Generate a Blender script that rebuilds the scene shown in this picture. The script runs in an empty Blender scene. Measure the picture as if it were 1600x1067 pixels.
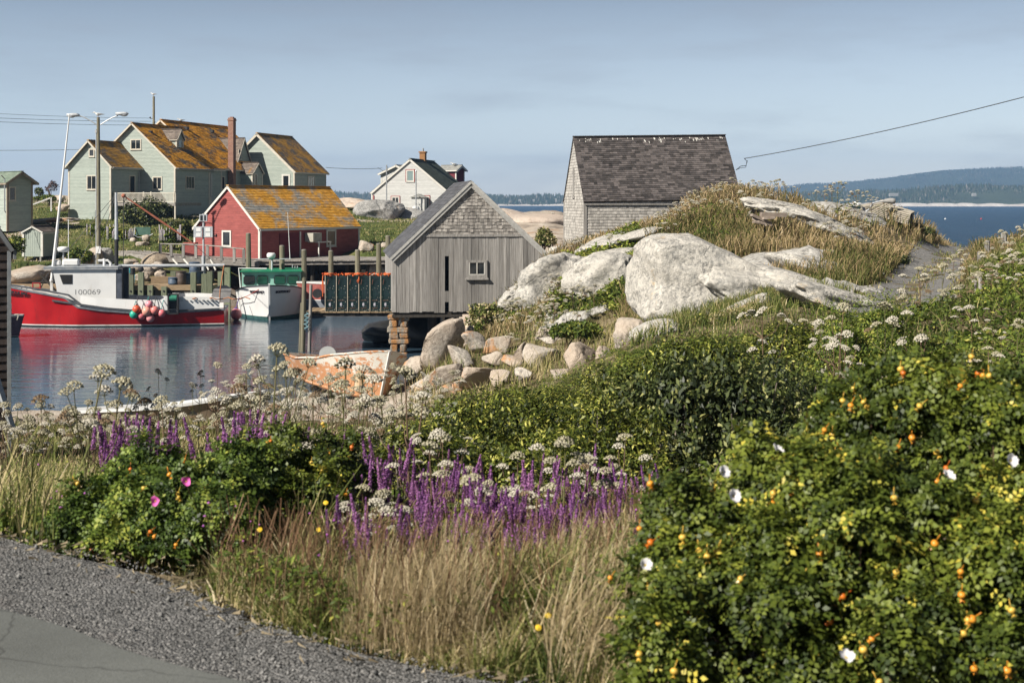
import bpy, math, random
import numpy as np
from mathutils import Vector, Matrix, noise as mnoise
R = math.radians
random.seed(7)
rng = np.random.default_rng(11)
S = bpy.context.scene
C = S.collection
F = 50 / 36 * 1600; HY = 316.0; CZ = 6.9           # lens in photo pixels, horizon row, eye height over the water


def W(px, py, D):
    return Vector(((px - 800) / F * D, D, CZ - (py - HY) / F * D))


# ------------------------------------------------------------------ mesh helpers
class MB:
    def __init__(s, M=None):
        s.v = []; s.f = []; s.t = []; s.mi = []; s.m = 0; s.M = M

    def add(s, vs, fs, tone=None):
        n = len(s.v)
        if s.M is not None:
            vs = [s.M @ Vector(p) for p in vs]
        s.v += [tuple(p) for p in vs]
        for f in fs:
            s.f.append([n + i for i in f]); s.t.append(random.random() if tone is None else tone); s.mi.append(s.m)
        return s

    def box(s, x0, x1, y0, y1, z0, z1, tone=None):
        vs = [(x, y, z) for z in (z0, z1) for y in (y0, y1) for x in (x0, x1)]
        t = random.random() if tone is None else tone
        return s.add(vs, [(0, 2, 3, 1), (4, 5, 7, 6), (0, 1, 5, 4), (2, 6, 7, 3), (0, 4, 6, 2), (1, 3, 7, 5)], t)

    def bar(s, p, q, w, h, up=(0, 0, 1), tone=None):
        p = Vector(p); q = Vector(q); d = (q - p).normalized(); up = Vector(up)
        a = d.cross(up)
        if a.length < 1e-4: a = d.cross(Vector((0, 1, 0)))
        a.normalize(); b = a.cross(d).normalized()
        vs = [e + a * (w / 2 * i) + b * (h / 2 * j) for e in (p, q) for i, j in ((-1, -1), (1, -1), (1, 1), (-1, 1))]
        t = random.random() if tone is None else tone
        return s.add(vs, [(0, 3, 2, 1), (4, 5, 6, 7), (0, 1, 5, 4), (1, 2, 6, 5), (2, 3, 7, 6), (3, 0, 4, 7)], t)

    def tube(s, pts, r, n=8, cap=True, tone=None):
        pts = [Vector(p) for p in pts]
        if not hasattr(r, '__len__'): r = [r] * len(pts)
        vs = []; fs = []
        a = None
        for i, p in enumerate(pts):
            d = (pts[min(i + 1, len(pts) - 1)] - pts[max(i - 1, 0)]).normalized()
            if a is None:
                a = d.cross(Vector((0, 0, 1)))
                if a.length < 1e-3: a = Vector((1, 0, 0))
            a = (a - d * a.dot(d)).normalized(); b = d.cross(a)
            for k in range(n):
                t = 2 * math.pi * k / n
                vs.append(p + (a * math.cos(t) + b * math.sin(t)) * r[i])
        for i in range(len(pts) - 1):
            for k in range(n):
                k2 = (k + 1) % n
                fs.append((i * n + k, i * n + k2, (i + 1) * n + k2, (i + 1) * n + k))
        if cap:
            fs.append(tuple(range(n - 1, -1, -1))); fs.append(tuple((len(pts) - 1) * n + k for k in range(n)))
        t = random.random() if tone is None else tone
        return s.add(vs, fs, t)

    def lathe(s, prof, n=16, c=(0, 0, 0), tone=None):
        vs = []; fs = []
        for r, z in prof:
            for k in range(n):
                t = 2 * math.pi * k / n
                vs.append((c[0] + r * math.cos(t), c[1] + r * math.sin(t), c[2] + z))
        for i in range(len(prof) - 1):
            for k in range(n):
                k2 = (k + 1) % n
                fs.append((i * n + k, i * n + k2, (i + 1) * n + k2, (i + 1) * n + k))
        fs.append(tuple(range(n - 1, -1, -1))); fs.append(tuple((len(prof) - 1) * n + k for k in range(n)))
        return s.add(vs, fs, random.random() if tone is None else tone)

    def ball(s, c, r, n=12, sq=(1, 1, 1), tone=None):
        prof = [(r * math.sin(math.pi * i / (n // 2)) + 1e-4, -r * math.cos(math.pi * i / (n // 2))) for i in range(n // 2 + 1)]
        vs = []; fs = []; m = len(prof)
        for rr, z in prof:
            for k in range(n):
                t = 2 * math.pi * k / n
                vs.append((c[0] + rr * math.cos(t) * sq[0], c[1] + rr * math.sin(t) * sq[1], c[2] + z * sq[2]))
        for i in range(m - 1):
            for k in range(n):
                k2 = (k + 1) % n
                fs.append((i * n + k, i * n + k2, (i + 1) * n + k2, (i + 1) * n + k))
        return s.add(vs, fs, random.random() if tone is None else tone)

    def prism(s, poly, axis, a0, a1, tone=None):
        """polygon in the two axes other than `axis`, extruded along it"""
        o = [i for i in (0, 1, 2) if i != axis]; n = len(poly); vs = []
        for a in (a0, a1):
            for p in poly:
                q = [0, 0, 0]; q[axis] = a; q[o[0]] = p[0]; q[o[1]] = p[1]; vs.append(tuple(q))
        fs = [tuple(range(n)), tuple(range(2 * n - 1, n - 1, -1))]
        fs += [(i, (i + 1) % n, n + (i + 1) % n, n + i) for i in range(n)]
        return s.add(vs, fs, random.random() if tone is None else tone)

    def build(s, name, mat, parent=None, smooth=False, loc=None):
        me = bpy.data.meshes.new(name)
        me.from_pydata(s.v, [], s.f)
        mats = mat if isinstance(mat, (list, tuple)) else [mat]
        for m in mats: me.materials.append(m)
        if len(mats) > 1: me.polygons.foreach_set('material_index', s.mi)
        at = me.attributes.new('tone', 'FLOAT', 'FACE'); at.data.foreach_set('value', s.t)
        if smooth: me.polygons.foreach_set('use_smooth', [True] * len(s.f))
        me.update()
        return link(name, me, parent, loc)


def link(name, me, parent=None, loc=None):
    o = bpy.data.objects.new(name, me); C.objects.link(o)
    if parent is not None: o.parent = parent
    if loc is not None: o.location = loc
    return o


def npmesh(name, V, Fc, tone, mat, smooth=False, attrs=None):
    """V (n,3), Fc (m,k)"""
    V = np.asarray(V, np.float32); Fc = np.asarray(Fc, np.int32); m, k = Fc.shape
    me = bpy.data.meshes.new(name)
    me.vertices.add(len(V)); me.vertices.foreach_set('co', V.ravel())
    me.loops.add(m * k); me.loops.foreach_set('vertex_index', Fc.ravel())
    me.polygons.add(m); me.polygons.foreach_set('loop_start', np.arange(0, m * k, k, dtype=np.int32))
    if tone is not None:
        at = me.attributes.new('tone', 'FLOAT', 'FACE'); at.data.foreach_set('value', np.asarray(tone, np.float32))
    for n_, a in (attrs or {}).items():
        at = me.attributes.new(n_, 'FLOAT', 'POINT'); at.data.foreach_set('value', np.asarray(a, np.float32))
    if smooth: me.polygons.foreach_set('use_smooth', np.ones(m, bool))
    for mm in (mat if isinstance(mat, (list, tuple)) else [mat]): me.materials.append(mm)
    me.update(calc_edges=True)
    return me


def tag(o, label=None, cat=None, group=None, kind=None):
    if label: o['label'] = label
    if cat: o['category'] = cat
    if group: o['group'] = group
    if kind: o['kind'] = kind
    return o


def thing(name, label, cat, loc=(0, 0, 0), rz=0.0, group=None):
    o = bpy.data.objects.new(name, None); C.objects.link(o)
    o.location = loc; o.rotation_euler = (0, 0, rz); o.empty_display_size = .1
    return tag(o, label, cat, group)


def copy_tree(o, kids, loc, rz=0, sc=1.0, label=None, group=None, parent=None):
    """kids: list of (child, [grandchildren])"""
    c = o.copy(); C.objects.link(c); c.location = loc; c.rotation_euler = (0, 0, rz); c.scale = (sc, sc, sc)
    if label: c['label'] = label
    if group: c['group'] = group
    for k, gs in kids:
        d = k.copy(); C.objects.link(d); d.parent = c
        for g in gs:
            e = g.copy(); C.objects.link(e); e.parent = d
    return c


# ------------------------------------------------------------------ numpy value noise
def _h(ix, iy, iz, seed):
    n = (ix * 374761393 + iy * 668265263 + iz * 2147483647 % 1000003 * 91 + seed * 1442695041) & 0xffffffff
    n = ((n ^ (n >> 13)) * 1274126177) & 0xffffffff
    return ((n ^ (n >> 16)) & 0xffff) / 65535.0


def vn(x, y, z=0.0, seed=1):
    x, y, z = np.broadcast_arrays(np.asarray(x, float), np.asarray(y, float), np.asarray(z, float))
    ix = np.floor(x).astype(np.int64); iy = np.floor(y).astype(np.int64); iz = np.floor(z).astype(np.int64)
    fx = x - ix; fy = y - iy; fz = z - iz
    fx = fx * fx * (3 - 2 * fx); fy = fy * fy * (3 - 2 * fy); fz = fz * fz * (3 - 2 * fz)
    r = 0
    for a in (0, 1):
        for b in (0, 1):
            for c in (0, 1):
                r = r + _h(ix + a, iy + b, iz + c, seed) * (fx if a else 1 - fx) * (fy if b else 1 - fy) * (fz if c else 1 - fz)
    return r * 2 - 1


def fbm(x, y, z=0.0, o=4, seed=1):
    r = 0; a = 1.0; k = 1.0
    for i in range(o):
        r = r + a * vn(np.asarray(x) * k, np.asarray(y) * k, np.asarray(z) * k, seed + i); a *= .5; k *= 2.03
    return r


# ------------------------------------------------------------------ materials
def srgb(r, g, b):
    f = lambda c: (c / 255 / 12.92 if c / 255 <= .04045 else ((c / 255 + .055) / 1.055) ** 2.4)
    return (f(r), f(g), f(b), 1)


class NT:
    def __init__(s, name):
        s.m = bpy.data.materials.new(name); s.m.use_nodes = True
        s.t = s.m.node_tree; s.t.nodes.clear(); s.out = s.n('ShaderNodeOutputMaterial')

    def n(s, ty, **kw):
        o = s.t.nodes.new(ty)
        for k, v in kw.items():
            if k.startswith('i_'): pass
            else: setattr(o, k, v)
        return o

    def l(s, a, b): s.t.links.new(a, b)

    def set(s, node, **kw):
        for k, v in kw.items():
            node.inputs[k.replace('_', ' ')].default_value = v
        return node

    def coord(s, scale=(1, 1, 1), rot=(0, 0, 0), kind='Object'):
        tc = s.n('ShaderNodeTexCoord'); mp = s.n('ShaderNodeMapping')
        if kind == 'World':
            g = s.n('ShaderNodeNewGeometry'); s.l(g.outputs['Position'], mp.inputs[0])
        else: s.l(tc.outputs[kind], mp.inputs[0])
        mp.inputs['Scale'].default_value = scale; mp.inputs['Rotation'].default_value = rot
        return mp.outputs[0]

    def noise(s, vec, scale, detail=4, rough=.55, dist=0):
        t = s.n('ShaderNodeTexNoise'); s.l(vec, t.inputs['Vector'])
        t.inputs['Scale'].default_value = scale; t.inputs['Detail'].default_value = detail
        t.inputs['Roughness'].default_value = rough; t.inputs['Distortion'].default_value = dist
        return t.outputs['Fac']

    def ramp(s, fac, stops, interp='LINEAR'):
        r = s.n('ShaderNodeValToRGB'); r.color_ramp.interpolation = interp
        e = r.color_ramp.elements
        while len(e) < len(stops): e.new(.5)
        for el, (p, c) in zip(e, stops):
            el.position = p; el.color = c if len(c) == 4 else (*c, 1)
        s.l(fac, r.inputs[0]); return r.outputs[0]

    def mix(s, fac, a, b, mode='MIX'):
        m = s.n('ShaderNodeMix', data_type='RGBA', blend_type=mode)
        for sock, v in ((m.inputs[0], fac), (m.inputs[6], a), (m.inputs[7], b)):
            if isinstance(v, (int, float)): sock.default_value = v
            elif isinstance(v, tuple): sock.default_value = v if len(v) == 4 else (*v, 1)
            else: s.l(v, sock)
        return m.outputs[2]

    def math(s, op, a, b=0.0, c=None):
        m = s.n('ShaderNodeMath', operation=op)
        for i, v in enumerate((a, b, c)):
            if v is None: continue
            if isinstance(v, (int, float)): m.inputs[i].default_value = v
            else: s.l(v, m.inputs[i])
        return m.outputs[0]

    def attr(s, name='tone'):
        a = s.n('ShaderNodeAttribute'); a.attribute_name = name; return a.outputs['Fac']

    def mulval(s, col, val):
        """multiply colour by scalar socket"""
        h = s.n('ShaderNodeHueSaturation'); s.l(col, h.inputs['Color'])
        if isinstance(val, (int, float)): h.inputs['Value'].default_value = val
        else: s.l(val, h.inputs['Value'])
        return h.outputs[0]

    def bsdf(s, col, rough=.7, metal=0, spec=.4, bump=None, bdist=.02, bstr=.5, normal=None, trans=None, gain=.74):
        col = tuple(q * gain for q in col[:3]) + (1,) if isinstance(col, tuple) else s.mulval(col, gain)
        p = s.n('ShaderNodeBsdfPrincipled')
        if isinstance(col, tuple): p.inputs['Base Color'].default_value = col if len(col) == 4 else (*col, 1)
        else: s.l(col, p.inputs['Base Color'])
        if isinstance(rough, (int, float)): p.inputs['Roughness'].default_value = rough
        else: s.l(rough, p.inputs['Roughness'])
        p.inputs['Metallic'].default_value = metal; p.inputs['Specular IOR Level'].default_value = spec
        if bump is not None:
            b = s.n('ShaderNodeBump'); s.l(bump, b.inputs['Height']); b.inputs['Distance'].default_value = bdist
            b.inputs['Strength'].default_value = bstr; s.l(b.outputs[0], p.inputs['Normal'])
        sh = p.outputs[0]
        if trans:
            t = s.n('ShaderNodeBsdfTranslucent')
            if isinstance(col, tuple): t.inputs[0].default_value = col if len(col) == 4 else (*col, 1)
            else: s.l(col, t.inputs[0])
            mx = s.n('ShaderNodeMixShader'); mx.inputs[0].default_value = trans
            s.l(sh, mx.inputs[1]); s.l(t.outputs[0], mx.inputs[2]); sh = mx.outputs[0]
        s.l(sh, s.out.inputs[0])
        return s.m


def simple(name, col, col2=None, rough=.7, scale=3, tv=.0, metal=0, spec=.4, bump=0, bscale=30, stretch=(1, 1, 1), lo=.35, hi=.65):
    t = NT(name); v = t.coord(stretch)
    c = col
    if col2: c = t.ramp(t.noise(v, scale, 5), [(lo, col), (hi, col2)])
    if tv:
        a = t.math('MULTIPLY_ADD', t.attr(), 2 * tv, 1 - tv)
        if isinstance(c, tuple):
            rg = t.n('ShaderNodeRGB'); rg.outputs[0].default_value = c if len(c) == 4 else (*c, 1); c = rg.outputs[0]
        c = t.mulval(c, a)
    b = t.noise(v, bscale, 3) if bump else None
    return t.bsdf(c, rough, metal, spec, b, bstr=bump)


def leafmat(name, stops, rough=.5, spec=.35, trans=.28, scale=1.3, nv=.25):
    t = NT(name); c = t.ramp(t.attr(), stops)
    v = t.coord(kind='World')
    n = t.math('MULTIPLY_ADD', t.noise(v, scale, 3), 2 * nv, 1 - nv)
    return t.bsdf(t.mulval(c, n), rough, 0, spec, trans=trans, gain=.86)


def wood(name, c1, c2, tv=.25, grain=(30, 30, 1.5), rough=.85, c3=None):
    t = NT(name); v = t.coord(grain)
    n = t.noise(v, 1, 6, .65); c = t.ramp(n, [(.3, c1), (.7, c2)])
    if c3:
        n2 = t.noise(t.coord((1, 1, 1)), 1.6, 5, .6); c = t.mix(t.ramp(n2, [(.5, (0, 0, 0, 1)), (.68, (1, 1, 1, 1))]), c, c3)
    c = t.mulval(c, t.math('MULTIPLY_ADD', t.attr(), 2 * tv, 1 - tv))
    return t.bsdf(c, rough, 0, .25, n, bdist=.01, bstr=.4)


def lichen_roof(name, base1, base2, or1, or2, cover=.5, streak=(1.2, .35, .35), tv=.22):
    t = NT(name)
    n = t.noise(t.coord(streak), 1.0, 6, .62, .3)
    n2 = t.noise(t.coord((1, 1, 1)), 9, 4, .7)
    m = t.math('ADD', n, t.math('MULTIPLY', t.math('SUBTRACT', n2, .5), .35))
    fac = t.ramp(m, [(1 - cover - .07, (0, 0, 0, 1)), (1 - cover + .07, (1, 1, 1, 1))])
    b = t.ramp(n2, [(.3, base1), (.7, base2)])
    o = t.ramp(t.noise(t.coord((1, 1, 1)), 4, 5, .6), [(.3, or1), (.7, or2)])
    c = t.mix(fac, b, o)
    c = t.mulval(c, t.math('MULTIPLY_ADD', t.attr(), 2 * tv, 1 - tv))
    return t.bsdf(c, .9, 0, .15, n2, bdist=.02, bstr=.5)


def granite(name, base, dark, lich=(.55, .25, .05, 1), lc=.62, scale=1.0, pink=None, big=.6):
    t = NT(name); v = t.coord(kind='World')
    n = t.noise(v, 1.1 * scale, 6, .62); f = t.noise(v, 9 * scale, 6, .7); g = t.noise(v, 34 * scale, 3, .6)
    c = t.ramp(f, [(.38, dark), (.56, base)])
    c = t.mix(t.ramp(n, [(.48, (0, 0, 0, 1)), (.66, (1, 1, 1, 1))]), c, base)
    st = t.noise(t.coord((1.6, 1.6, .3), kind='World'), 1.5 * scale, 5, .65); c = t.mix(t.math('MULTIPLY', t.ramp(st, [(.52, (0, 0, 0, 1)), (.68, (1, 1, 1, 1))]), .55), c, dark)
    bl = t.noise(v, 4.3 * scale, 5, .7); c = t.mix(t.math('MULTIPLY', t.ramp(bl, [(.57, (0, 0, 0, 1)), (.63, (1, 1, 1, 1))]), .5), c, tuple(q * .6 for q in dark[:3]))
    if pink: c = t.mix(t.math('MULTIPLY', t.ramp(t.noise(v, .45, 3), [(.42, (0, 0, 0, 1)), (.6, (1, 1, 1, 1))]), .8), c, pink)
    c = t.mulval(c, t.math('MULTIPLY_ADD', g, .5, .75))
    l = t.math('ADD', t.noise(t.coord((1, 1, .35), kind='World'), big, 4, .6), t.math('MULTIPLY', t.math('SUBTRACT', f, .5), .3))
    c = t.mix(t.math('MULTIPLY', t.ramp(l, [(lc, (0, 0, 0, 1)), (lc + .06, (1, 1, 1, 1))]), .75), c, lich)
    # cracks
    vo = t.n('ShaderNodeTexVoronoi', feature='DISTANCE_TO_EDGE'); vo.inputs['Scale'].default_value = .55 * scale
    wv = t.n('ShaderNodeVectorMath', operation='ADD'); t.l(v, wv.inputs[0])
    nv_ = t.n('ShaderNodeTexNoise'); t.l(v, nv_.inputs['Vector']); nv_.inputs['Scale'].default_value = 1.5
    t.l(nv_.outputs['Color'], wv.inputs[1]); t.l(wv.outputs[0], vo.inputs['Vector'])
    cr = t.ramp(vo.outputs['Distance'], [(.0, (0, 0, 0, 1)), (.025, (1, 1, 1, 1))])
    h = t.math('ADD', t.math('MULTIPLY', f, .9), t.math('MULTIPLY', g, .4)); h = t.math('ADD', h, t.math('MULTIPLY', cr, .22))
    return t.bsdf(c, .9, 0, .2, h, bdist=.09, bstr=.75)
# ------------------------------------------------------------------ materials used everywhere
M_ = {}
M_['grey_wood'] = wood('weathered_grey_wood', (.20, .185, .17), (.44, .42, .395), .34, (22, 22, 1.0))
M_['grey_wood_h'] = wood('weathered_deck_wood', (.20, .18, .16), (.40, .37, .34), .25, (3, 3, 12))
M_['tan_wood'] = wood('tan_deck_wood', (.26, .18, .10), (.42, .31, .2), .3, (4, 4, 12))
M_['pile'] = wood('pile_wood', (.13, .115, .075), (.27, .25, .18), .22, (20, 20, 1.5))
M_['green_pile'] = wood('treated_pile_wood', (.13, .15, .09), (.26, .28, .19), .22, (14, 14, 1.5))
M_['dark_wood'] = wood('near_black_wood', (.03, .027, .022), (.08, .07, .06), .2, (12, 12, 2))  # near-black wood for posts, beams and backing boards
M_['sill'] = wood('sill_wood', (.2, .18, .15), (.36, .34, .3), .1, (4, 4, 4))
M_['white_trim'] = simple('white_trim_paint', (.62, .60, .54), (.72, .70, .65), .55, 4, .06)
M_['cream_trim'] = simple('cream_trim_paint', (.55, .50, .41), (.66, .61, .52), .6, 4, .06)
M_['white_paint'] = simple('white_boat_paint', (.70, .71, .70), (.78, .78, .77), .35, 2, .03)
M_['metal'] = simple('galvanised_metal', (.36, .38, .40), (.5, .52, .54), .45, 8, .1, metal=.3)
M_['pole_metal'] = simple('grey_pole_paint', (.42, .45, .48), (.55, .57, .6), .5, 5, .05)
M_['black'] = simple('black_rubber', (.015, .015, .017), (.03, .03, .03), .6, 8)
M_['wire'] = simple('wire_black', (.04, .04, .045), None, .6)
t = NT('window_glass'); M_['glass'] = t.bsdf((.018, .022, .026, 1), .08, 0, .6)
t = NT('pale_window_glass'); M_['glass_pale'] = t.bsdf((.22, .3, .3, 1), .12, 0, .6)
M_['brick'] = None


def brick(name, c1, c2, mortar, sc=9):
    t = NT(name); b = t.n('ShaderNodeTexBrick'); 
    v = t.coord((1, 1, 1)); sp = t.n('ShaderNodeSeparateXYZ'); t.l(v, sp.inputs[0])
    cb = t.n('ShaderNodeCombineXYZ'); t.l(t.math('ADD', sp.outputs[0], sp.outputs[1]), cb.inputs[0]); t.l(sp.outputs[2], cb.inputs[1])
    t.l(cb.outputs[0], b.inputs['Vector']); b.inputs['Scale'].default_value = 1
    b.inputs['Brick Width'].default_value = .22; b.inputs['Row Height'].default_value = .09; b.inputs['Mortar Size'].default_value = .012
    b.inputs['Color1'].default_value = c1; b.inputs['Color2'].default_value = c2; b.inputs['Mortar'].default_value = mortar
    b.inputs['Bias'].default_value = -.1
    return t.bsdf(b.outputs[0], .9, 0, .2)


M_['brick'] = brick('red_brick', (.22, .075, .045, 1), (.33, .15, .09, 1), (.36, .3, .26, 1))
M_['brick_o'] = brick('orange_brick', (.36, .16, .05, 1), (.42, .2, .08, 1), (.3, .2, .12, 1))
M_['granite'] = granite('granite_white', (.62, .585, .525, 1), (.27, .265, .25, 1), (.50, .33, .13, 1), .64)
M_['granite_shore'] = granite('granite_shore', (.60, .55, .48, 1), (.27, .245, .22, 1), (.50, .22, .06, 1), .57, pink=(.52, .42, .33, 1))
M_['granite_pink'] = granite('granite_pink', (.60, .51, .43, 1), (.36, .29, .24, 1), (.42, .22, .1, 1), .66, .6, pink=(.62, .50, .41, 1))
M_['granite_grey'] = granite('granite_grey', (.44, .43, .41, 1), (.17, .165, .16, 1), (.45, .25, .1, 1), .68)
M_['shade_toned_rock'] = simple('rock_with_painted_shade', (.016, .017, .018), (.04, .038, .034), .5, 3, bump=.6, bscale=8)  # near-black colour carries the shade below the grey shed
M_['stone'] = simple('pillar_stone', (.22, .20, .17), (.40, .37, .32), .9, 4, .25, bump=.8, bscale=14)

# ------------------------------------------------------------------ terrain
CT = []


def row(D, *pz):
    for px, z in pz: CT.append(((px - 800) / F * D, D, z))


for x in (-90, -40, -12, 0, 12, 40, 90): CT.append((x, -30, 5.3))
for x in (-30, -10, -3, 0, 3, 10, 30): CT.append((x, 0, 5.3))
row(4.6, (-900, 5.3), (0, 5.3), (800, 5.3), (1600, 5.3), (2600, 5.3))
row(6, (-900, 5.3), (0, 5.3), (300, 5.28), (700, 5.12), (1100, 5.22), (1600, 5.3), (2600, 5.4))
row(7.5, (-700, 5.2), (0, 5.0), (300, 4.88), (700, 4.8), (1100, 5.0), (1600, 5.1), (2600, 5.3))
row(10, (-700, 4.4), (0, 4.35), (400, 4.4), (800, 4.45), (1200, 4.7), (1700, 4.9), (2600, 5.3))
row(15, (-600, 3.6), (0, 3.55), (400, 3.6), (700, 3.75), (1000, 3.95), (1300, 4.1), (1700, 4.5), (2400, 5.2))
row(20, (0, 2.8), (400, 2.85), (700, 3.1), (1000, 3.6), (1300, 4.0), (1600, 4.6))
row(25, (-500, 1.9), (0, 2.0), (400, 1.95), (700, 2.35), (1000, 3.1), (1300, 3.9), (1500, 4.45), (1700, 5.2), (2400, 6))
row(35, (-300, .9), (0, 1.0), (400, .95), (600, 1.15), (800, 1.85), (1000, 3.2), (1200, 4.1), (1400, 4.5), (1500, 4.75), (1650, 5.7), (2200, 6.5))
row(42, (-300, .4), (0, .5), (300, .5), (500, .45), (620, .75), (700, 1.3), (800, 1.7), (980, 3.1), (1100, 3.9), (1300, 4.6), (1420, 4.4), (1520, 4.8), (1650, 5.8), (2000, 6.4))
row(47.5, (-300, 0), (0, 0), (200, 0), (330, .1), (420, .25), (480, .35), (600, .5), (660, .9), (700, 1.4), (800, 1.75), (950, 2.9), (1050, 3.9), (1200, 4.8), (1320, 4.9), (1420, 4.4), (1540, 4.75), (1650, 5.6))
row(54, (-300, -1.2), (0, -1.2), (400, -1.2), (560, -.8), (620, -.3), (680, .75), (760, 1.9), (860, 3.3), (950, 4.2), (1050, 5.0), (1150, 5.7), (1280, 5.5), (1360, 4.9), (1440, 4.4), (1540, 4.8), (1700, 5.3))
row(61, (0, -2), (400, -2), (600, -1.6), (680, -.4), (730, .8), (800, 2.4), (860, 4.1), (950, 5.0), (1050, 6.1), (1130, 7.1), (1200, 6.9), (1300, 6.55), (1380, 6.1), (1440, 5.2), (1490, 4.5), (1560, 4.5), (1750, 4.6))
row(67, (0, -2.2), (500, -2.2), (680, -1.5), (740, .4), (800, 2.2), (880, 4.0), (1000, 5.1), (1130, 6.6), (1300, 6.2), (1400, 5.6), (1465, 4.8), (1500, 4.45), (1540, 4.35), (1700, 4.2))
row(72, (1420, 5.0), (1480, 4.6), (1510, 4.3), (1560, 4.2), (1700, 3.8))
row(76, (0, -2.4), (620, -2), (700, -1), (780, 1.8), (860, 3.9), (1000, 4.1), (1200, 4.3), (1400, 3.5), (1500, 2.8), (1700, 2))
row(86, (0, -2.0), (200, -1.8), (380, -1.8), (560, -1.8), (680, .2), (780, 3.6), (880, 4.3), (1000, 3.8), (1200, 1.5), (1400, -1), (1700, -2))
row(89, (0, 1.5), (100, 1.2), (200, .8), (300, .2), (400, -1.2), (560, -1.0))
row(93, (-100, 2.0), (0, 2.2), (80, 2.1), (150, 2.1), (250, 2.2), (330, 1.2), (400, -.6), (560, 1.6), (640, 2.8), (780, 4.2), (880, 4.7))
row(98, (-200, 2.6), (0, 2.5), (70, 2.5), (110, 2.9), (160, 3.3), (250, 3.4), (340, 3.2), (420, 1.4), (520, 2.3), (570, 3.3), (640, 3.5), (780, 4.8))
row(106, (0, 3.4), (150, 3.75), (250, 3.85), (340, 3.8), (450, 3.6), (560, 3.7), (640, 3.9), (780, 5.3), (880, 5.4))
row(116, (-200, 4.2), (0, 4.2), (100, 4.4), (250, 4.4), (350, 4.5), (560, 4.2), (640, 4.4), (780, 5.95), (880, 5.95), (1000, 3), (1200, -2))
row(126, (0, 4.9), (100, 5.0), (250, 5.1), (400, 5.0), (560, 4.6), (640, 4.7), (760, 5.2), (880, 4.4), (1000, 0))
row(140, (-200, 6.0), (0, 6.2), (80, 6.3), (200, 6.0), (400, 5.6), (530, 6.0), (600, 5.2), (680, 5.1), (800, 3), (900, -1))
row(155, (-200, 6.9), (0, 7.2), (100, 7.5), (250, 6.5), (450, 6.4), (540, 7.0), (600, 6.0), (700, 5), (800, 0))
row(172, (-200, 6), (100, 6.5), (300, 6), (540, 6.6), (640, 4), (760, -1.5))
row(200, (-200, -2), (100, -2), (400, -2.5), (700, -2.5), (1000, -3), (1400, -3), (1900, -3), (2400, -3))
row(110, (1500, -3), (1900, -3)); row(90, (2200, -1))
row(50, (2600, 5)); row(240, (-600, -3), (400, -3), (1400, -3), (2400, -3))
CT = np.array(CT)


def warp(x, y):
    return np.stack([8 * x / np.sqrt(y * y + 100), 3 * np.arcsinh(y / 8)], -1)


_cp = warp(CT[:, 0], CT[:, 1])
_d = np.linalg.norm(_cp[:, None] - _cp[None], axis=-1)
_n = len(CT); _A = np.zeros((_n + 1, _n + 1)); _A[:_n, :_n] = -_d + np.eye(_n) * -.03; _A[:_n, _n] = 1; _A[_n, :_n] = 1
_w = np.linalg.solve(_A, np.append(CT[:, 2], 0))

# gravel edge polyline (x, y): everything nearer is flat
GE = np.array([(-14, 16), (-6, 9.6), (-3.4, 7.5), (-2.44, 6.79), (-2.03, 6.44), (-1.67, 6.19), (-1.47, 6.04), (-1.19, 5.65), (-.88, 5.31), (-.54, 5.04), (-.15, 4.78), (.4, 4.5), (1.5, 4.1), (4, 3.5), (14, 2)])
AE = np.array([(-14, 13.5), (-6, 8.3), (-2.74, 6.1), (-1.99, 5.54), (-1.67, 5.31), (-1.35, 5.01), (-1.0, 4.77), (-.72, 4.6), (-.2, 4.25), (.8, 3.8), (4, 2.7), (14, 1)])


def gmask(x, y):
    px = x / np.maximum(y, 2) * F + 800; n = fbm(x * .42 - y * .1 + 3, y * .2 + x * .1, 0, 4, 77)
    b = lambda v, a, c, e: np.clip((v - a) / e, 0, 1) * np.clip((c - v) / e, 0, 1)
    g = lambda m, th: m * np.clip((n - th) / .16, 0, 1)
    r = g(b(px, 1060, 1395, 30) * b(y, 37, 50, 2.5), -.3)
    r = np.maximum(r, g(b(px, 790, 1020, 30) * b(y, 43, 60, 3), -.12))
    r = np.maximum(r, g(b(px, 1150, 1400, 30) * b(y, 53, 65, 2), -.08))
    return r


def H(x, y, fine=True):
    x = np.asarray(x, float); y = np.asarray(y, float); sh = x.shape; x = x.ravel(); y = y.ravel()
    out = np.empty(len(x))
    for i in range(0, len(x), 20000):
        p = warp(x[i:i + 20000], y[i:i + 20000])
        d = np.sqrt(((p[:, None] - _cp[None]) ** 2).sum(-1))
        out[i:i + 20000] = -(d @ _w[:_n]) + _w[_n]
    out = np.clip(out, -4, 8.2)
    k = np.clip((y - 9) / 14, 0, 1)
    out = out + k * (.16 * fbm(x * .35, y * .35, 0, 4, 5) + .05 * vn(x * 1.9, y * 1.9, 0, 9))
    gm = gmask(x, y); out = out + gm * (.22 + .22 * fbm(x * .8, y * .8, 0, 3, 15))
    ge = np.interp(x, GE[:, 0], GE[:, 1])
    s = np.clip((y - ge + .02) / .5, 0, 1); s = s * s * (3 - 2 * s)
    k2 = np.clip(1 - (y - 6) / 3, 0, 1)
    out = out * s + 5.283 * (1 - s)
    out += s * k2 * .03 * vn(x * 3, y * 3, 0, 4)
    return out.reshape(sh)


def h1(x, y): return float(H(np.array([x]), np.array([y]))[0])


def G(px, D):
    x = (px - 800) / F * D
    return Vector((x, D, h1(x, D)))


def hitD(px, py, d0=20, d1=130):
    D = np.arange(d0, d1, .25); z = CZ - (py - HY) / F * D; h = H((px - 800) / F * D, D); k = np.nonzero(z < h)[0]
    return float(D[k[0]]) if len(k) else d1


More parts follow.
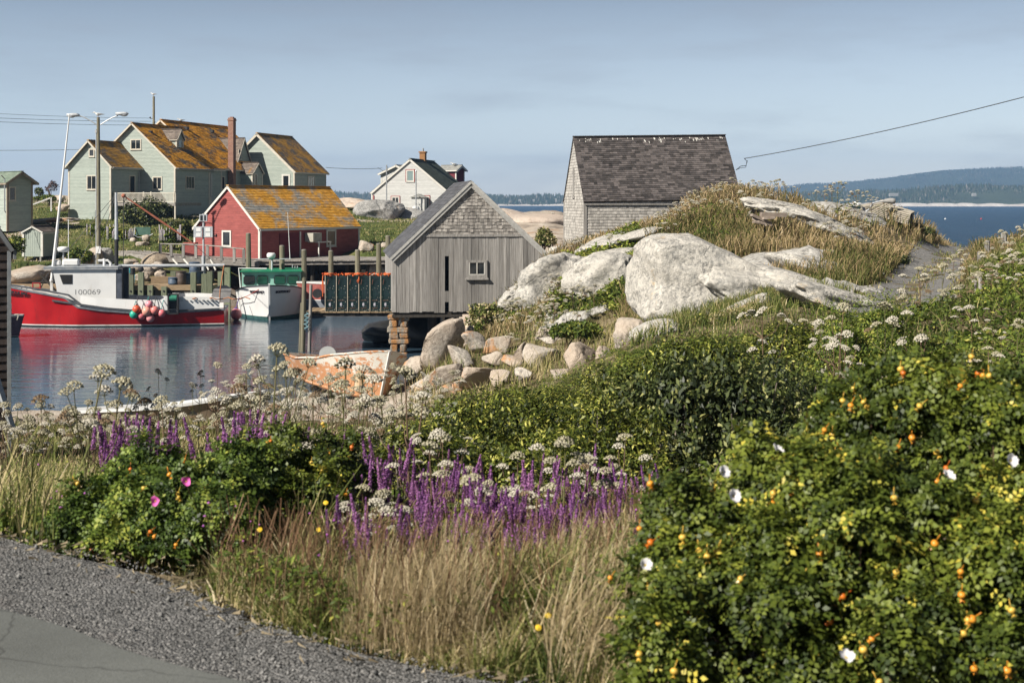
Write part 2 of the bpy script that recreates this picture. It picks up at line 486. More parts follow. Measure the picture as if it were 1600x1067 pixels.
def seg_dist(x, y, pts):
    d = np.full(x.shape, 1e9)
    for (ax, ay), (bx, by) in zip(pts[:-1], pts[1:]):
        dx, dy = bx - ax, by - ay; t_ = np.clip(((x - ax) * dx + (y - ay) * dy) / (dx * dx + dy * dy), 0, 1)
        d = np.minimum(d, np.hypot(x - ax - t_ * dx, y - ay - t_ * dy))
    return d


TRACK = [W(1395, 0, 31.5).xy, W(1414, 0, 36).xy, W(1440, 0, 43).xy, W(1462, 0, 52).xy, W(1482, 0, 60).xy, W(1500, 0, 67).xy, W(1522, 0, 72).xy, W(1600, 0, 76).xy]
TRACK = [tuple(p) for p in TRACK]


def axis(lo, hi, c, d0, g):
    """spacing d0 near c growing by g per metre"""
    r = [c]
    while r[-1] < hi: r.append(r[-1] + d0 + g * abs(r[-1] - c))
    l = [c]
    while l[-1] > lo: l.append(l[-1] - d0 - g * abs(l[-1] - c))
    return np.array(l[::-1][:-1] + r)


gx = axis(-130, 130, 0, .09, .012); gy = axis(-40, 260, 6, .09, .0075)
X, Y = np.meshgrid(gx, gy); Z = H(X, Y)
ny, nx = X.shape
idx = np.arange(nx * ny).reshape(ny, nx)
FQ = np.stack([idx[:-1, :-1], idx[:-1, 1:], idx[1:, 1:], idx[1:, :-1]], -1).reshape(-1, 4)
pxx = np.where(Y > 2, X / np.maximum(Y, 2) * F + 800, 0)
# zone masks
gran = np.zeros_like(X)
gran = np.maximum(gran, ((pxx > 700) & (pxx < 1400) & (Y > 77)).astype(float))
gran = np.maximum(gran, np.clip(1 - (Z - .9) / .7, 0, 1) * (Y > 40))
nn = fbm(X * .12, Y * .12, 0, 3, 21)
gran = np.maximum(gran, ((Y > 133) & (nn > -.1)).astype(float))
gran = np.maximum(gran, ((pxx < 120) & (Y > 100) & (nn > .25)).astype(float))
gran = np.maximum(gran, gmask(X, Y))
lawn = ((Y > 92) & (pxx < 720)).astype(float) * (1 - gran)
sand = ((Y > 33) & (Y < 50) & (pxx < 520)).astype(float) * np.clip(1 - (Z - .3) / .5, 0, 1)

t = NT('ground_soil_grass')
v = t.coord(kind='World')
soil = t.ramp(t.noise(v, 2.2, 6, .65), [(.35, (.04, .045, .016, 1)), (.47, (.13, .105, .05, 1)), (.6, (.26, .21, .13, 1))])
lw = t.ramp(t.noise(v, .35, 6, .7), [(.36, (.055, .075, .02, 1)), (.5, (.10, .125, .035, 1)), (.62, (.19, .17, .075, 1)), (.7, (.3, .25, .17, 1))])
lw = t.mulval(lw, t.math('MULTIPLY_ADD', t.noise(v, 7, 4, .7), .9, .55))
gr = t.ramp(t.noise(v, .7, 7, .65), [(.32, (.20, .17, .145, 1)), (.46, (.46, .385, .31, 1)), (.62, (.56, .49, .41, 1))])
gr = t.mix(t.ramp(t.noise(t.coord((.35, .35, 2.5), kind='World'), 1.2, 5, .6), [(.57, (0, 0, 0, 1)), (.66, (.7, .7, .7, 1))]), gr, (.36, .19, .09, 1))
sd = t.ramp(t.noise(v, 4, 5, .6), [(.3, (.38, .28, .19, 1)), (.7, (.52, .42, .31, 1))])
c = t.mix(t.attr('lawn'), soil, lw); c = t.mix(t.attr('sand'), c, sd); gw = t.ramp(t.noise(v, 5, 7, .72), [(.36, (.16, .155, .145, 1)), (.48, (.44, .42, .385, 1)), (.62, (.6, .58, .54, 1))])
gw = t.mulval(gw, t.math('MULTIPLY_ADD', t.noise(v, .9, 4), .6, .7))
gx_ = t.n('ShaderNodeNewGeometry'); spz = t.n('ShaderNodeSeparateXYZ'); t.l(gx_.outputs['Position'], spz.inputs[0])
hill = t.math('MULTIPLY', t.math('LESS_THAN', spz.outputs[1], 66.0), t.math('GREATER_THAN', spz.outputs[2], 2.6))
gr = t.mix(hill, gr, gw)
gk = t.math('ADD', t.attr('granite'), t.math('MULTIPLY', t.math('SUBTRACT', t.noise(v, 2.2, 5, .65), .5), .9))
c = t.mix(t.ramp(gk, [(.46, (0, 0, 0, 1)), (.54, (1, 1, 1, 1))]), c, gr)
M_['ground'] = t.bsdf(c, .95, 0, .12, t.math('ADD', t.noise(v, 6, 5, .7), t.noise(v, 1.1, 4, .6)), bdist=.12, bstr=.8)
me = npmesh('ground', np.stack([X, Y, Z], -1).reshape(-1, 3), FQ, None, M_['ground'], True,
            {'granite': gran.ravel(), 'lawn': lawn.ravel(), 'sand': sand.ravel()})
tag(link('ground', me), kind='structure')

# ------------------------------------------------------------------ road, gravel verge, track


def strip(name, e0, e1, z, mat, nu=60, bump=0, step=.12):
    """sheet between two polylines sharing x-parameter"""
    xs = np.concatenate([np.arange(-14, -5, .5), np.arange(-5, 5, step), np.arange(5, 14.1, .5)])
    a = np.interp(xs, e0[:, 0], e0[:, 1]); b = np.interp(xs, e1[:, 0], e1[:, 1]) if not np.isscalar(e1) else np.full_like(xs, e1)
    t_ = np.linspace(0, 1, nu)
    Xs = np.repeat(xs[:, None], nu, 1); Ys = a[:, None] + (b - a)[:, None] * t_[None]
    edge = np.minimum(t_, 1 - t_)[None] * np.abs(b - a)[:, None]
    Zs = z + bump * fbm(Xs * 9, Ys * 9, 0, 3, 3) * np.clip(edge * 6, 0, 1)
    i = np.arange(Xs.size).reshape(Xs.shape)
    fq = np.stack([i[:-1, :-1], i[:-1, 1:], i[1:, 1:], i[1:, :-1]], -1).reshape(-1, 4)
    m_ = npmesh(name, np.stack([Xs, Ys, Zs], -1).reshape(-1, 3), fq, None, mat, True)
    return tag(link(name, m_), kind='structure')


t = NT('gravel'); v = t.coord(kind='World')
vo = t.n('ShaderNodeTexVoronoi'); vo.inputs['Scale'].default_value = 95; t.l(v, vo.inputs['Vector'])
sp = t.n('ShaderNodeSeparateColor'); t.l(vo.outputs['Color'], sp.inputs[0])
c = t.ramp(sp.outputs[0], [(0, (.08, .08, .08, 1)), (.5, (.15, .15, .147, 1)), (.82, (.21, .205, .20, 1)), (1, (.32, .31, .3, 1))])
c = t.mix(t.ramp(t.noise(v, 1.3, 4), [(.56, (0, 0, 0, 1)), (.7, (.4, .4, .4, 1))]), c, (.17, .115, .10, 1))
c = t.mulval(c, t.math('MULTIPLY_ADD', t.noise(v, 2.3, 4), .7, .65))
M_['gravel'] = t.bsdf(c, .9, 0, .2, t.math('SUBTRACT', 1.0, vo.outputs['Distance']), bdist=.012, bstr=1)
t = NT('asphalt'); v = t.coord(kind='World')
c = t.ramp(t.noise(v, 190, 3, .7), [(.3, (.09, .094, .088, 1)), (.6, (.145, .152, .143, 1)), (.75, (.2, .2, .19, 1))])
c = t.mulval(c, t.math('MULTIPLY_ADD', t.noise(v, 1.6, 5, .6), .8, .62))
cv = t.n('ShaderNodeTexVoronoi', feature='DISTANCE_TO_EDGE'); cv.inputs['Scale'].default_value = 1.1; wn = t.n('ShaderNodeTexNoise'); t.l(v, wn.inputs['Vector']); wn.inputs['Scale'].default_value = 4; wa = t.n('ShaderNodeVectorMath', operation='MULTIPLY_ADD'); t.l(wn.outputs['Color'], wa.inputs[0]); wa.inputs[1].default_value = (.35, .35, .35); t.l(v, wa.inputs[2]); t.l(wa.outputs[0], cv.inputs['Vector'])
c = t.mix(t.math('MULTIPLY', t.ramp(cv.outputs['Distance'], [(0, (1, 1, 1, 1)), (.012, (0, 0, 0, 1))]), .55), c, (.03, .03, .03))
M_['asphalt'] = t.bsdf(c, .85, 0, .3, t.noise(v, 150, 3), bdist=.004, bstr=.6)
strip('gravel_verge', GE, AE, 5.304, M_['gravel'], 40, .006)
strip('road', AE, -8.0, 5.318, M_['asphalt'], 60, .0008)

# loose stones on the verge
n = 9000
xs = rng.uniform(-4.2, 1.6, n); a = np.interp(xs, GE[:, 0], GE[:, 1]); b = np.interp(xs, AE[:, 0], AE[:, 1]); ys = b + (a - b) * np.where(rng.random(n) < .06, -rng.exponential(.25, n), rng.uniform(-.06, 1.12, n))
ico = np.array([(1, 0, 0), (-1, 0, 0), (0, 1, 0), (0, -1, 0), (0, 0, .8), (0, 0, -.8)]); icf = np.array([(0, 2, 4), (2, 1, 4), (1, 3, 4), (3, 0, 4), (2, 0, 5), (1, 2, 5), (3, 1, 5), (0, 3, 5)])
sz = rng.gamma(2.0, .0013, n) + .0018
V = ico[None] * sz[:, None, None] * rng.uniform(.6, 1.3, (n, 6, 1))
an = rng.uniform(0, 6.28, n); ca, sa = np.cos(an), np.sin(an)
V = np.stack([V[..., 0] * ca[:, None] - V[..., 1] * sa[:, None], V[..., 0] * sa[:, None] + V[..., 1] * ca[:, None], V[..., 2]], -1)
V += np.stack([xs, ys, 5.308 + sz * .4], -1)[:, None]
Fs = (icf[None] + (np.arange(n) * 6)[:, None, None]).reshape(-1, 3)
M_['pebble'] = simple('pebble_grey', (.12, .12, .118), (.25, .245, .237), .9, 3, .4)
me = npmesh('loose_stones', V.reshape(-1, 3), Fs, np.repeat(rng.random(n), 8), M_['pebble'])
tag(link('loose_stones', me), 'loose grey stones scattered on the gravel verge', 'gravel', kind='stuff')
P_n = 900; xs = rng.uniform(-4, 1.2, P_n); ys = np.interp(xs, GE[:, 0], GE[:, 1]) + rng.normal(0, .10, P_n) - .02
_an = rng.uniform(0, 6.28, P_n); _l = rng.uniform(.015, .06, P_n); _wd = .0007
dx, dy_ = np.cos(_an) * _l, np.sin(_an) * _l; nx_, ny_ = -np.sin(_an) * _wd, np.cos(_an) * _wd
V = np.stack([np.stack([xs - nx_, ys - ny_, np.full(P_n, 5.318)], -1), np.stack([xs + nx_, ys + ny_, np.full(P_n, 5.318)], -1), np.stack([xs + dx + nx_, ys + dy_ + ny_, 5.32 + rng.uniform(0, .02, P_n)], -1), np.stack([xs + dx - nx_, ys + dy_ - ny_, 5.32 + rng.uniform(0, .02, P_n)], -1)], 1)
me = npmesh('straw_litter', V.reshape(-1, 3), np.arange(P_n * 4).reshape(-1, 4), rng.random(P_n), simple('straw', (.22, .17, .10), (.4, .33, .22), .9, 3, .3))
tag(link('straw_litter', me), 'dead straw bits littering the edge of the gravel', 'straw', kind='stuff')
# track up the hill
pts = []
for (ax, ay), (bx, by) in zip(TRACK[:-1], TRACK[1:]):
    for k in range(12): pts.append((ax + (bx - ax) * k / 12, ay + (by - ay) * k / 12))
pts = np.array(pts); 
for _ in range(6): pts[1:-1] = (pts[:-2] + 2 * pts[1:-1] + pts[2:]) / 4
tn = np.gradient(pts, axis=0); tn /= np.linalg.norm(tn, axis=1)[:, None]; nr = np.stack([tn[:, 1], -tn[:, 0]], -1)
m = 22; off = np.linspace(-1.5, 1.5, m)
wv = 1 + .22 * vn(pts[:, 1] * .8, 0, 0, 5)
Xs = pts[:, 0][:, None] + nr[:, 0][:, None] * off[None] * wv[:, None]; Ys = pts[:, 1][:, None] + nr[:, 1][:, None] * off[None] * wv[:, None]
Zs = H(Xs, Ys) + .05 * (1 - (np.abs(off) / 1.5) ** 6)[None] - .03
i = np.arange(Xs.size).reshape(Xs.shape); fq = np.stack([i[:-1, :-1], i[:-1, 1:], i[1:, 1:], i[1:, :-1]], -1).reshape(-1, 4)
t = NT('track_gravel'); v = t.coord(kind='World')
c = t.ramp(t.noise(v, 11, 6, .78), [(.33, (.18, .18, .178, 1)), (.5, (.29, .283, .275, 1)), (.68, (.42, .40, .38, 1))])
mid = t.math('MULTIPLY', t.attr('mid'), t.ramp(t.noise(v, 1.1, 5, .6), [(.42, (0, 0, 0, 1)), (.52, (1, 1, 1, 1))]))
c = t.mix(mid, c, t.ramp(t.noise(v, 2.5, 4), [(.4, (.12, .11, .04, 1)), (.6, (.24, .17, .09, 1))]))
M_['track'] = t.bsdf(c, .95, 0, .15, t.noise(v, 9, 6, .75), bdist=.16, bstr=1)
midm = np.clip(1.3 - np.abs(np.abs(off) - 0.0) / .35, 0, 1)[None] + np.clip((np.abs(off) - 1.15) / .35, 0, 1)[None] + np.zeros_like(Xs)
me = npmesh('track', np.stack([Xs, Ys, Zs], -1).reshape(-1, 3), fq, None, M_['track'], True, {'mid': midm.ravel()})
tag(link('track', me), kind='structure')

# ------------------------------------------------------------------ water (harbour calm, open sea choppy)
t = NT('sea_water'); v = t.coord(kind='World')
g = t.n('ShaderNodeNewGeometry'); sp = t.n('ShaderNodeSeparateXYZ'); t.l(g.outputs['Position'], sp.inputs[0])
far = t.ramp(t.math('DIVIDE', sp.outputs[1], 400.0), [(.28, (0, 0, 0, 1)), (.36, (1, 1, 1, 1))])
col = t.mix(far, (.03, .055, .08, 1), t.ramp(t.noise(t.coord((.12, .5, 1), (0, 0, .1), 'World'), 1.0, 6, .7), [(.4, (.003, .018, .045, 1)), (.52, (.008, .040, .085, 1)), (.62, (.03, .085, .145, 1)), (.72, (.10, .17, .23, 1))]))  # bright crests and dark troughs of the open sea put into the colour
calm = t.math('ADD', t.math('MULTIPLY', t.noise(t.coord((.35, 1.5, 1), (0, 0, .05), 'World'), 1.1, 4, .55, .3), .5),
              t.math('MULTIPLY', t.noise(t.coord((.8, 3.2, 1), (0, 0, -.1), 'World'), 1.6, 3, .6), .10))
chop = t.noise(t.coord((.2, .55, 1), (0, 0, .12), 'World'), 1.0, 7, .7, .2)
p = t.n('ShaderNodeBsdfPrincipled'); t.l(col, p.inputs['Base Color']); p.inputs['IOR'].default_value = 1.33
t.l(t.math('MULTIPLY_ADD', far, .28, .035), p.inputs['Roughness']); t.l(t.math('MULTIPLY_ADD', far, -.3, .5), p.inputs['Specular IOR Level'])
b1 = t.n('ShaderNodeBump'); t.l(calm, b1.inputs['Height']); b1.inputs['Distance'].default_value = .045
t.l(t.math('SUBTRACT', 1.0, far), b1.inputs['Strength'])
b2 = t.n('ShaderNodeBump'); t.l(chop, b2.inputs['Height']); b2.inputs['Distance'].default_value = 1.6
t.l(far, b2.inputs['Strength']); t.l(b1.outputs[0], b2.inputs['Normal']); t.l(b2.outputs[0], p.inputs['Normal'])
t.l(p.outputs[0], t.out.inputs[0]); M_['water'] = t.m
mb = MB(); mb.add([(-9000, -60, 0), (9000, -60, 0), (9000, 9000, 0), (-9000, 9000, 0)], [(0, 1, 2, 3)])
tag(mb.build('water', M_['water']), kind='structure')
# ------------------------------------------------------------------ building helpers


def courses(mb, O, A, B, N, b0, b1, h, span, w=None, proud=.02, jit=0.0, tl=0.0, th=1.0, ragged=0.0):
    O, A, B, N = Vector(O), Vector(A), Vector(B), Vector(N)
    n = max(1, math.ceil((b1 - b0) / h - 1e-6))
    for i in range(n):
        lo = b0 + i * h; hi = min(lo + h, b1)
        L0, L1 = span(lo); H0, H1 = span(hi)
        if w is None: segs = [(-1e6, 1e6)]
        else:
            a = min(L0, H0) - random.random() * w; segs = []
            while a < max(L1, H1):
                e = a + w * random.uniform(.6, 1.3); segs.append((a, e)); a = e
        for s_, e_ in segs:
            l0, l1 = max(s_, L0), min(e_, L1); h0, h1_ = max(s_, H0), min(e_, H1)
            if l1 - l0 <= 1e-4 and h1_ - h0 <= 1e-4: continue
            if l1 < l0: l0 = l1 = min(max(l0, L0), L1)
            if h1_ < h0: h0 = h1_ = min(max((h0 + h1_) / 2, H0), H1)
            p = proud + jit * random.random(); t_ = tl + (th - tl) * random.random()
            rg = -ragged * random.random()
            a_ = O + A * l0 + B * (lo + rg) + N * p; b_ = O + A * l1 + B * (lo + rg) + N * p
            c_ = O + A * h1_ + B * hi + N * .003; d_ = O + A * h0 + B * hi + N * .003
            e2 = O + A * l0 + B * (lo + rg) - N * .003; f2 = O + A * l1 + B * (lo + rg) - N * .003
            mb.add([a_, b_, c_, d_, e2, f2], [(0, 1, 2, 3), (4, 5, 1, 0)], t_)


Z3 = Vector((0, 0, 1))


def gable(parent, xc, hr, y0, L, z0, ze, zp, mats, oh=.3, fo=.25, MX=None, cw=.13, ww=None, rh=.2, rw=.32, xz=0.0, rk=.2, trimw=.14,
          corner=True, sides='fblr', proud=.022, wj=0, rj=.01, back_dz=0.0, names=('wall', 'roof', 'trim'), roof_t=.07, fascia=True, hrl=None):
    """hr: roof half run to the eave edge, ze roof edge height, zp peak height. y0: front wall plane, ridge runs along +y"""
    wm, rm, tm = mats; hl = hrl or hr
    sl = (zp - ze) / hr; sll = (zp - ze) / hl; wh = hr - oh; whl = hl - oh
    th = roof_t
    we = lambda s_: zp - th - .03 - (sl if s_ > 0 else sll) * (wh if s_ > 0 else whl)
    er, el = we(1), we(-1)
    mb = MB(MX)
    # unseen inner core, added to block light
    poly = [(xc - whl + .03, z0), (xc + wh - .03, z0), (xc + wh - .03, er - .02), (xc, zp - th - .08), (xc - whl + .03, el - .02)]
    mb.prism(poly, 1, y0 + .03, y0 + L - .03, .3)

    def spanf(b):
        r = wh if b <= er else (zp - th - .03 - b) / sl; l = whl if b <= el else (zp - th - .03 - b) / sll
        return (xc - max(l, 0), xc + max(r, 0))
    if 'f' in sides: courses(mb, (0, y0, 0), (1, 0, 0), Z3, (0, -1, 0), z0, zp - th - .03, cw, spanf, ww, proud, wj)
    if 'b' in sides: courses(mb, (0, y0 + L, 0), (1, 0, 0), Z3, (0, 1, 0), z0, zp - th - .03, cw, spanf, ww, proud, wj)
    if 'r' in sides: courses(mb, (xc + wh, 0, 0), (0, 1, 0), Z3, (1, 0, 0), z0, er, cw, lambda b: (y0, y0 + L), ww, proud, wj)
    if 'l' in sides: courses(mb, (xc - whl, 0, 0), (0, 1, 0), Z3, (-1, 0, 0), z0, el, cw, lambda b: (y0, y0 + L), ww, proud, wj)
    wall = mb.build(names[0], wm, parent)
    # roof
    mb = MB(MX); ya, yb = y0 - fo, y0 + L + fo
    for s_, h_ in ((1, hr), (-1, hl)):
        g = (zp - ze) / h_; ln = math.hypot(h_, zp - ze)
        B = Vector((-s_ * h_ / ln, 0, (zp - ze) / ln)); N = Vector((s_ * (zp - ze) / ln, 0, h_ / ln))
        O = Vector((xc + s_ * h_, 0, ze))
        O2 = O - N * th
        vs = []
        for q in (O, O2):
            for y_, dz in ((ya, 0), (yb, back_dz)):
                for bb in (0, ln):
                    vs.append(q + B * bb + Vector((0, y_, dz)) - N * .004)
        mb.add(vs, [(0, 1, 3, 2), (4, 6, 7, 5), (0, 2, 6, 4), (1, 5, 7, 3), (0, 4, 5, 1), (2, 3, 7, 6)], .4)
        Ay = Vector((0, yb - ya, back_dz)).normalized()
        courses(mb, O, Ay, B, N, 0, ln, rh, lambda b: (ya, yb), rw, .018, rj, ragged=.0)
    # ridge cap
    mb.bar((xc, ya - .01, zp + .02), (xc, yb + .01, zp + .02 + back_dz), .26, .045, tone=.35)
    roof = mb.build(names[1], rm, parent)
    # trim
    mb = MB(MX)
    if trimw:
        for yy in (ya - .02, yb + .02):
            for s_, h_ in ((1, hr), (-1, hl)):
                n_ = Vector((s_ * (zp - ze), 0, h_)).normalized() * (trimw / 2 + .01)
                mb.bar(Vector((xc + s_ * .0, yy, zp)) - n_, Vector((xc + s_ * h_, yy, ze)) - n_, .045, trimw, up=(n_.x, 0, n_.z), tone=.6)
        if fascia:
            for s_, h_ in ((1, hr), (-1, hl)):
                mb.box(xc + s_ * (h_ + .0) - .02, xc + s_ * h_ + .025, ya + .01, yb - .01, ze - .15, ze - .015, .6)
        # soffits
        if oh > .1:
            for s_, h_, w_ in ((1, hr, wh), (-1, hl, whl)):
                g = (zp - ze) / h_
                mb.add([(xc + s_ * w_, ya + .03, ze + g * oh - th - .05), (xc + s_ * h_, ya + .03, ze - th - .04), (xc + s_ * h_, yb - .03, ze - th - .04), (xc + s_ * w_, yb - .03, ze + g * oh - th - .05)], [(0, 1, 2, 3)], .5)
    if corner:
        for s_, w_, e_ in ((1, wh, er), (-1, whl, el)):
            for yy, sg in ((y0, -1), (y0 + L, 1)):
                x_ = xc + s_ * w_
                mb.box(min(x_, x_ + s_ * .045) - (.11 if s_ > 0 else 0), max(x_, x_ + s_ * .045) + (.11 if s_ < 0 else 0),
                       min(yy, yy + sg * .045) - (0 if sg < 0 else .11), max(yy, yy + sg * .045) + (.11 if sg < 0 else 0), z0, e_ - .02, .5)
    if mb.v: mb.build(names[2], tm, parent)
    return wall, roof


def window(parent, p, face, w, h, trim, n=1, rows=1, fw=.1, glass=None, name='window', MX=None, proud=.03, label=None, bar=.05, sill=True):
    """p: centre on the wall, face: 'f' (-y), 'r' (+x), 'l' (-x)"""
    m = {'f': Matrix.Identity(4), 'r': Matrix.Rotation(R(90), 4, 'Z'), 'l': Matrix.Rotation(R(-90), 4, 'Z')}[face]
    m = Matrix.Translation(p) @ m
    if MX is not None: m = MX @ m
    mb = MB(m); a, b = w / 2, h / 2; d = -proud
    mb.box(-a - fw, -a, d - .03, 0, -b - fw, b + fw, .5); mb.box(a, a + fw, d - .03, 0, -b - fw, b + fw, .5)
    mb.box(-a, a, d - .03, 0, b, b + fw, .5); mb.box(-a, a, d - .03, 0, -b - fw, -b, .5)
    if sill: mb.box(-a - fw - .03, a + fw + .03, d - .07, -.001, -b - fw - .04, -b - fw - .002, .5)
    for i in range(1, n):
        x = -a + w * i / n; mb.box(x - bar / 2, x + bar / 2, d - .018, 0, -b, b, .5)
    for i in range(1, rows):
        z = -b + h * i / rows; mb.box(-a, a, d - .015, 0, z - bar / 2, z + bar / 2, .5)
    fr = mb.build(name, trim, parent)
    mb = MB(m); mb.box(-a + .001, a - .001, d + .006, -.001, -b + .001, b - .001, .5); mb.build('pane', glass or M_['glass'], fr)
    if label: fr['label'] = label
    return fr


class Frame:
    """local frame of a building: origin X0,Y0,z0, rotation phi; inverse projection helpers"""
    def __init__(s, px, py, D, phi):
        o = W(px, py, D); s.o = o; s.c = math.cos(R(phi)); s.s = math.sin(R(phi)); s.phi = R(phi)

    def x_at(s, px, ly):
        k = (px - 800) / F      # X = o.x + c lx - s ly ; D = o.y + s lx + c ly
        return (k * (s.o.y + s.c * ly) - s.o.x + s.s * ly) / (s.c - k * s.s)

    def y_at(s, px, lx):
        k = (px - 800) / F
        return (k * (s.o.y + s.s * lx) - s.o.x - s.c * lx) / (-s.s - k * s.c)

    def z_at(s, py, lx, ly):
        D = s.o.y + s.s * lx + s.c * ly
        return CZ - (py - HY) / F * D - s.o.z

    def F_(s, px, py, ly):      # on a front plane
        lx = s.x_at(px, ly); return lx, s.z_at(py, lx, ly)

    def R_(s, px, py, lx):      # on a side plane
        ly = s.y_at(px, lx); return ly, s.z_at(py, lx, ly)


def clap(name, c1, c2, tv=.07):
    t = NT(name); v = t.coord((1.2, 1.2, 5))
    n = t.noise(v, 1.5, 6, .65); c = t.ramp(n, [(.3, c1), (.72, c2)])
    n2 = t.noise(t.coord((6, 6, 25)), 1, 3, .6)
    c = t.mulval(c, t.math('MULTIPLY_ADD', n2, .35, .82))
    c = t.mulval(c, t.math('MULTIPLY_ADD', t.attr(), 2 * tv, 1 - tv))
    return t.bsdf(c, .75, 0, .25, n2, bdist=.006, bstr=.4)


M_['green_clap'] = clap('sage_green_clapboard', (.34, .39, .35, 1), (.45, .50, .445, 1))
M_['red_shingle'] = clap('faded_red_shingles', (.27, .066, .06, 1), (.37, .104, .092, 1), .1)
M_['white_clap'] = clap('white_clapboard', (.52, .52, .50, 1), (.66, .66, .64, 1), .05)
M_['maroon_clap'] = clap('maroon_clapboard', (.13, .02, .03, 1), (.19, .035, .045, 1))
M_['cedar'] = wood('grey_cedar_shingles', (.34, .32, .29), (.56, .53, .49), .3, (14, 14, 1.5))
M_['cedar_dark'] = wood('brown_grey_cedar_shingles', (.18, .16, .145), (.46, .43, .39), .42, (14, 14, 2))
M_['lichen'] = lichen_roof('lichen_shingle_roof', (.11, .10, .085, 1), (.2, .17, .14, 1), (.72, .27, .02, 1), (.9, .47, .06, 1), .55, (1.3, .6, .6), tv=.38)
M_['lichen_half'] = lichen_roof('lichen_grey_roof', (.3, .3, .28, 1), (.46, .45, .41, 1), (.68, .30, .03, 1), (.85, .46, .08, 1), .53, (.8, .45, .45))
M_['lichen_thin'] = lichen_roof('thin_lichen_roof', (.17, .14, .115, 1), (.27, .22, .17, 1), (.55, .27, .05, 1), (.72, .4, .08, 1), .52, (.5, .5, .8))
M_['brown_roof'] = lichen_roof('brown_shingle_roof', (.13, .105, .09, 1), (.24, .20, .17, 1), (.3, .16, .05, 1), (.36, .2, .06, 1), .3, tv=.3)
M_['green_roof'] = simple('dark_green_roof', (.055, .075, .055), (.10, .125, .095), .9, 2, .2, bump=.3)
M_['grey_roof'] = simple('pale_grey_roof', (.28, .28, .26), (.36, .36, .34), .9, 2, .15)
M_['greengrey_roof'] = simple('green_grey_roof', (.15, .20, .15), (.23, .28, .22), .9, 2, .15)
M_['char_roof'] = simple('charcoal_shingle_roof', (.06, .052, .05), (.105, .09, .086), .9, 5, .62, bump=.3)
M_['slate_roof'] = simple('slate_grey_roof', (.06, .062, .068), (.10, .10, .11), .9, 3, .3, bump=.3)
M_['concrete'] = simple('concrete_foundation', (.28, .24, .20), (.40, .35, .30), .9, 2)
GW = (M_['green_clap'], M_['lichen'], M_['cream_trim'])

# ------------------------------------------------------------------ the sage green house
fr = Frame(140, 350, 130, -16)
hs_ = thing('green_house', 'large sage green clapboard house with several gables and orange lichen on its roofs', 'house', fr.o, fr.phi)
# wing
zp = fr.z_at(219, 0, 0); hr = fr.x_at(178, 0); ze = fr.z_at(261.5, hr, 0)
gable(hs_, 0, hr, 0, 5.4, -.1, ze, zp, (M_['green_clap'], M_['lichen_thin'], M_['cream_trim']), oh=.33, fo=.3, sides='flr')
wx = hr - .33
for (px, py, w_, h_, n_) in ((143.5, 285.5, .85, 1.15, 2), (143.5, 239, .4, .55, 1)):
    lx, lz = fr.F_(px, py, 0); window(hs_, (lx, 0, lz), 'f', w_, h_, M_['cream_trim'], n_)
lx, lz = fr.F_(143, 336, 0)
mb = MB(); mb.box(lx - .42, lx + .42, -.06, .001, -.05, 1.25, .5); mb.box(lx - .3, lx + .3, -.075, -.061, .1, 1.1, .6); d_ = mb.build('door', M_['green_clap'], hs_)
mb = MB(); mb.ball((lx + .33, -.1, .6), .03, 8); mb.build('handle', M_['metal'], d_)
mb = MB(); mb.box(-wx + .02, wx - .02, -.02, 5, -.6, -.1, .5); mb.build('foundation', M_['concrete'], hs_)
# main block
y1 = 5.1
xp, zp = fr.F_(208, 192, y1); xr, ze = fr.F_(278.5, 262.5, y1); hr = xr - xp
x_side = xr - .33; yb, _ = fr.R_(331, 262, x_side)
gable(hs_, xp, hr, y1, yb - y1 + 2, -.3, ze, zp, GW, oh=.33, fo=.3, sides='flr')
for px, py, w_, h_, n_ in ((212.5, 226, .95, .8, 2), (246, 286.5, .82, 1.05, 2)):
    lx, lz = fr.F_(px, py, y1); window(hs_, (lx, y1, lz), 'f', w_, h_, M_['cream_trim'], n_)
ly, lz = fr.R_(296.5, 285.5, x_side); window(hs_, (x_side, ly, lz), 'r', 1.5, 1.05, M_['cream_trim'], 3)
# door in the wing's side
ly, lz = fr.R_(206, 289, wx)
mb = MB(Matrix.Translation((wx, min(ly, 4.2), lz - .2)) @ Matrix.Rotation(R(90), 4, 'Z'))
mb.box(-.5, -.4, -.07, 0, -1, 1.1, .5); mb.box(.4, .5, -.07, 0, -1, 1.1, .5); mb.box(-.4, .4, -.07, 0, 1, 1.1, .5)
d_ = mb.build('door', M_['cream_trim'], hs_)
mb.v = []; mb.f = []; mb.t = []; mb.mi = []; mb.box(-.399, .399, -.04, 0, -.4, .999, .5); mb.build('pane', M_['glass'], d_)
mb = MB(Matrix.Translation((wx, min(ly, 4.2), lz - .2)) @ Matrix.Rotation(R(90), 4, 'Z')); mb.box(-.399, .399, -.05, 0, -1, -.401, .5); mb.build('door_panel', simple('door_brown', (.16, .08, .04), None, .6), d_)
# third block
y2 = yb
xp3, zp3 = fr.F_(253, 187, y2); xr3, ze3 = fr.F_(334, 263.5, y2); hr3 = xr3 - xp3
xs3 = xr3 - .33; yb3, _ = fr.R_(362, 263, xs3)
# length so the ridge ends at px 352
yr, _ = fr.R_(353, 190, xp3)
L3 = max(yr - y2, 6)
gable(hs_, xp3, hr3, y2, L3, -.3, ze3, zp3, GW, oh=.33, fo=.3, sides='flrb', rk=.2)
ly, lz = fr.R_(346.5, 286, xs3); window(hs_, (xs3, ly, lz), 'r', .95, 1.15, M_['cream_trim'], 2)
# dormer on the main roof (faces +x)


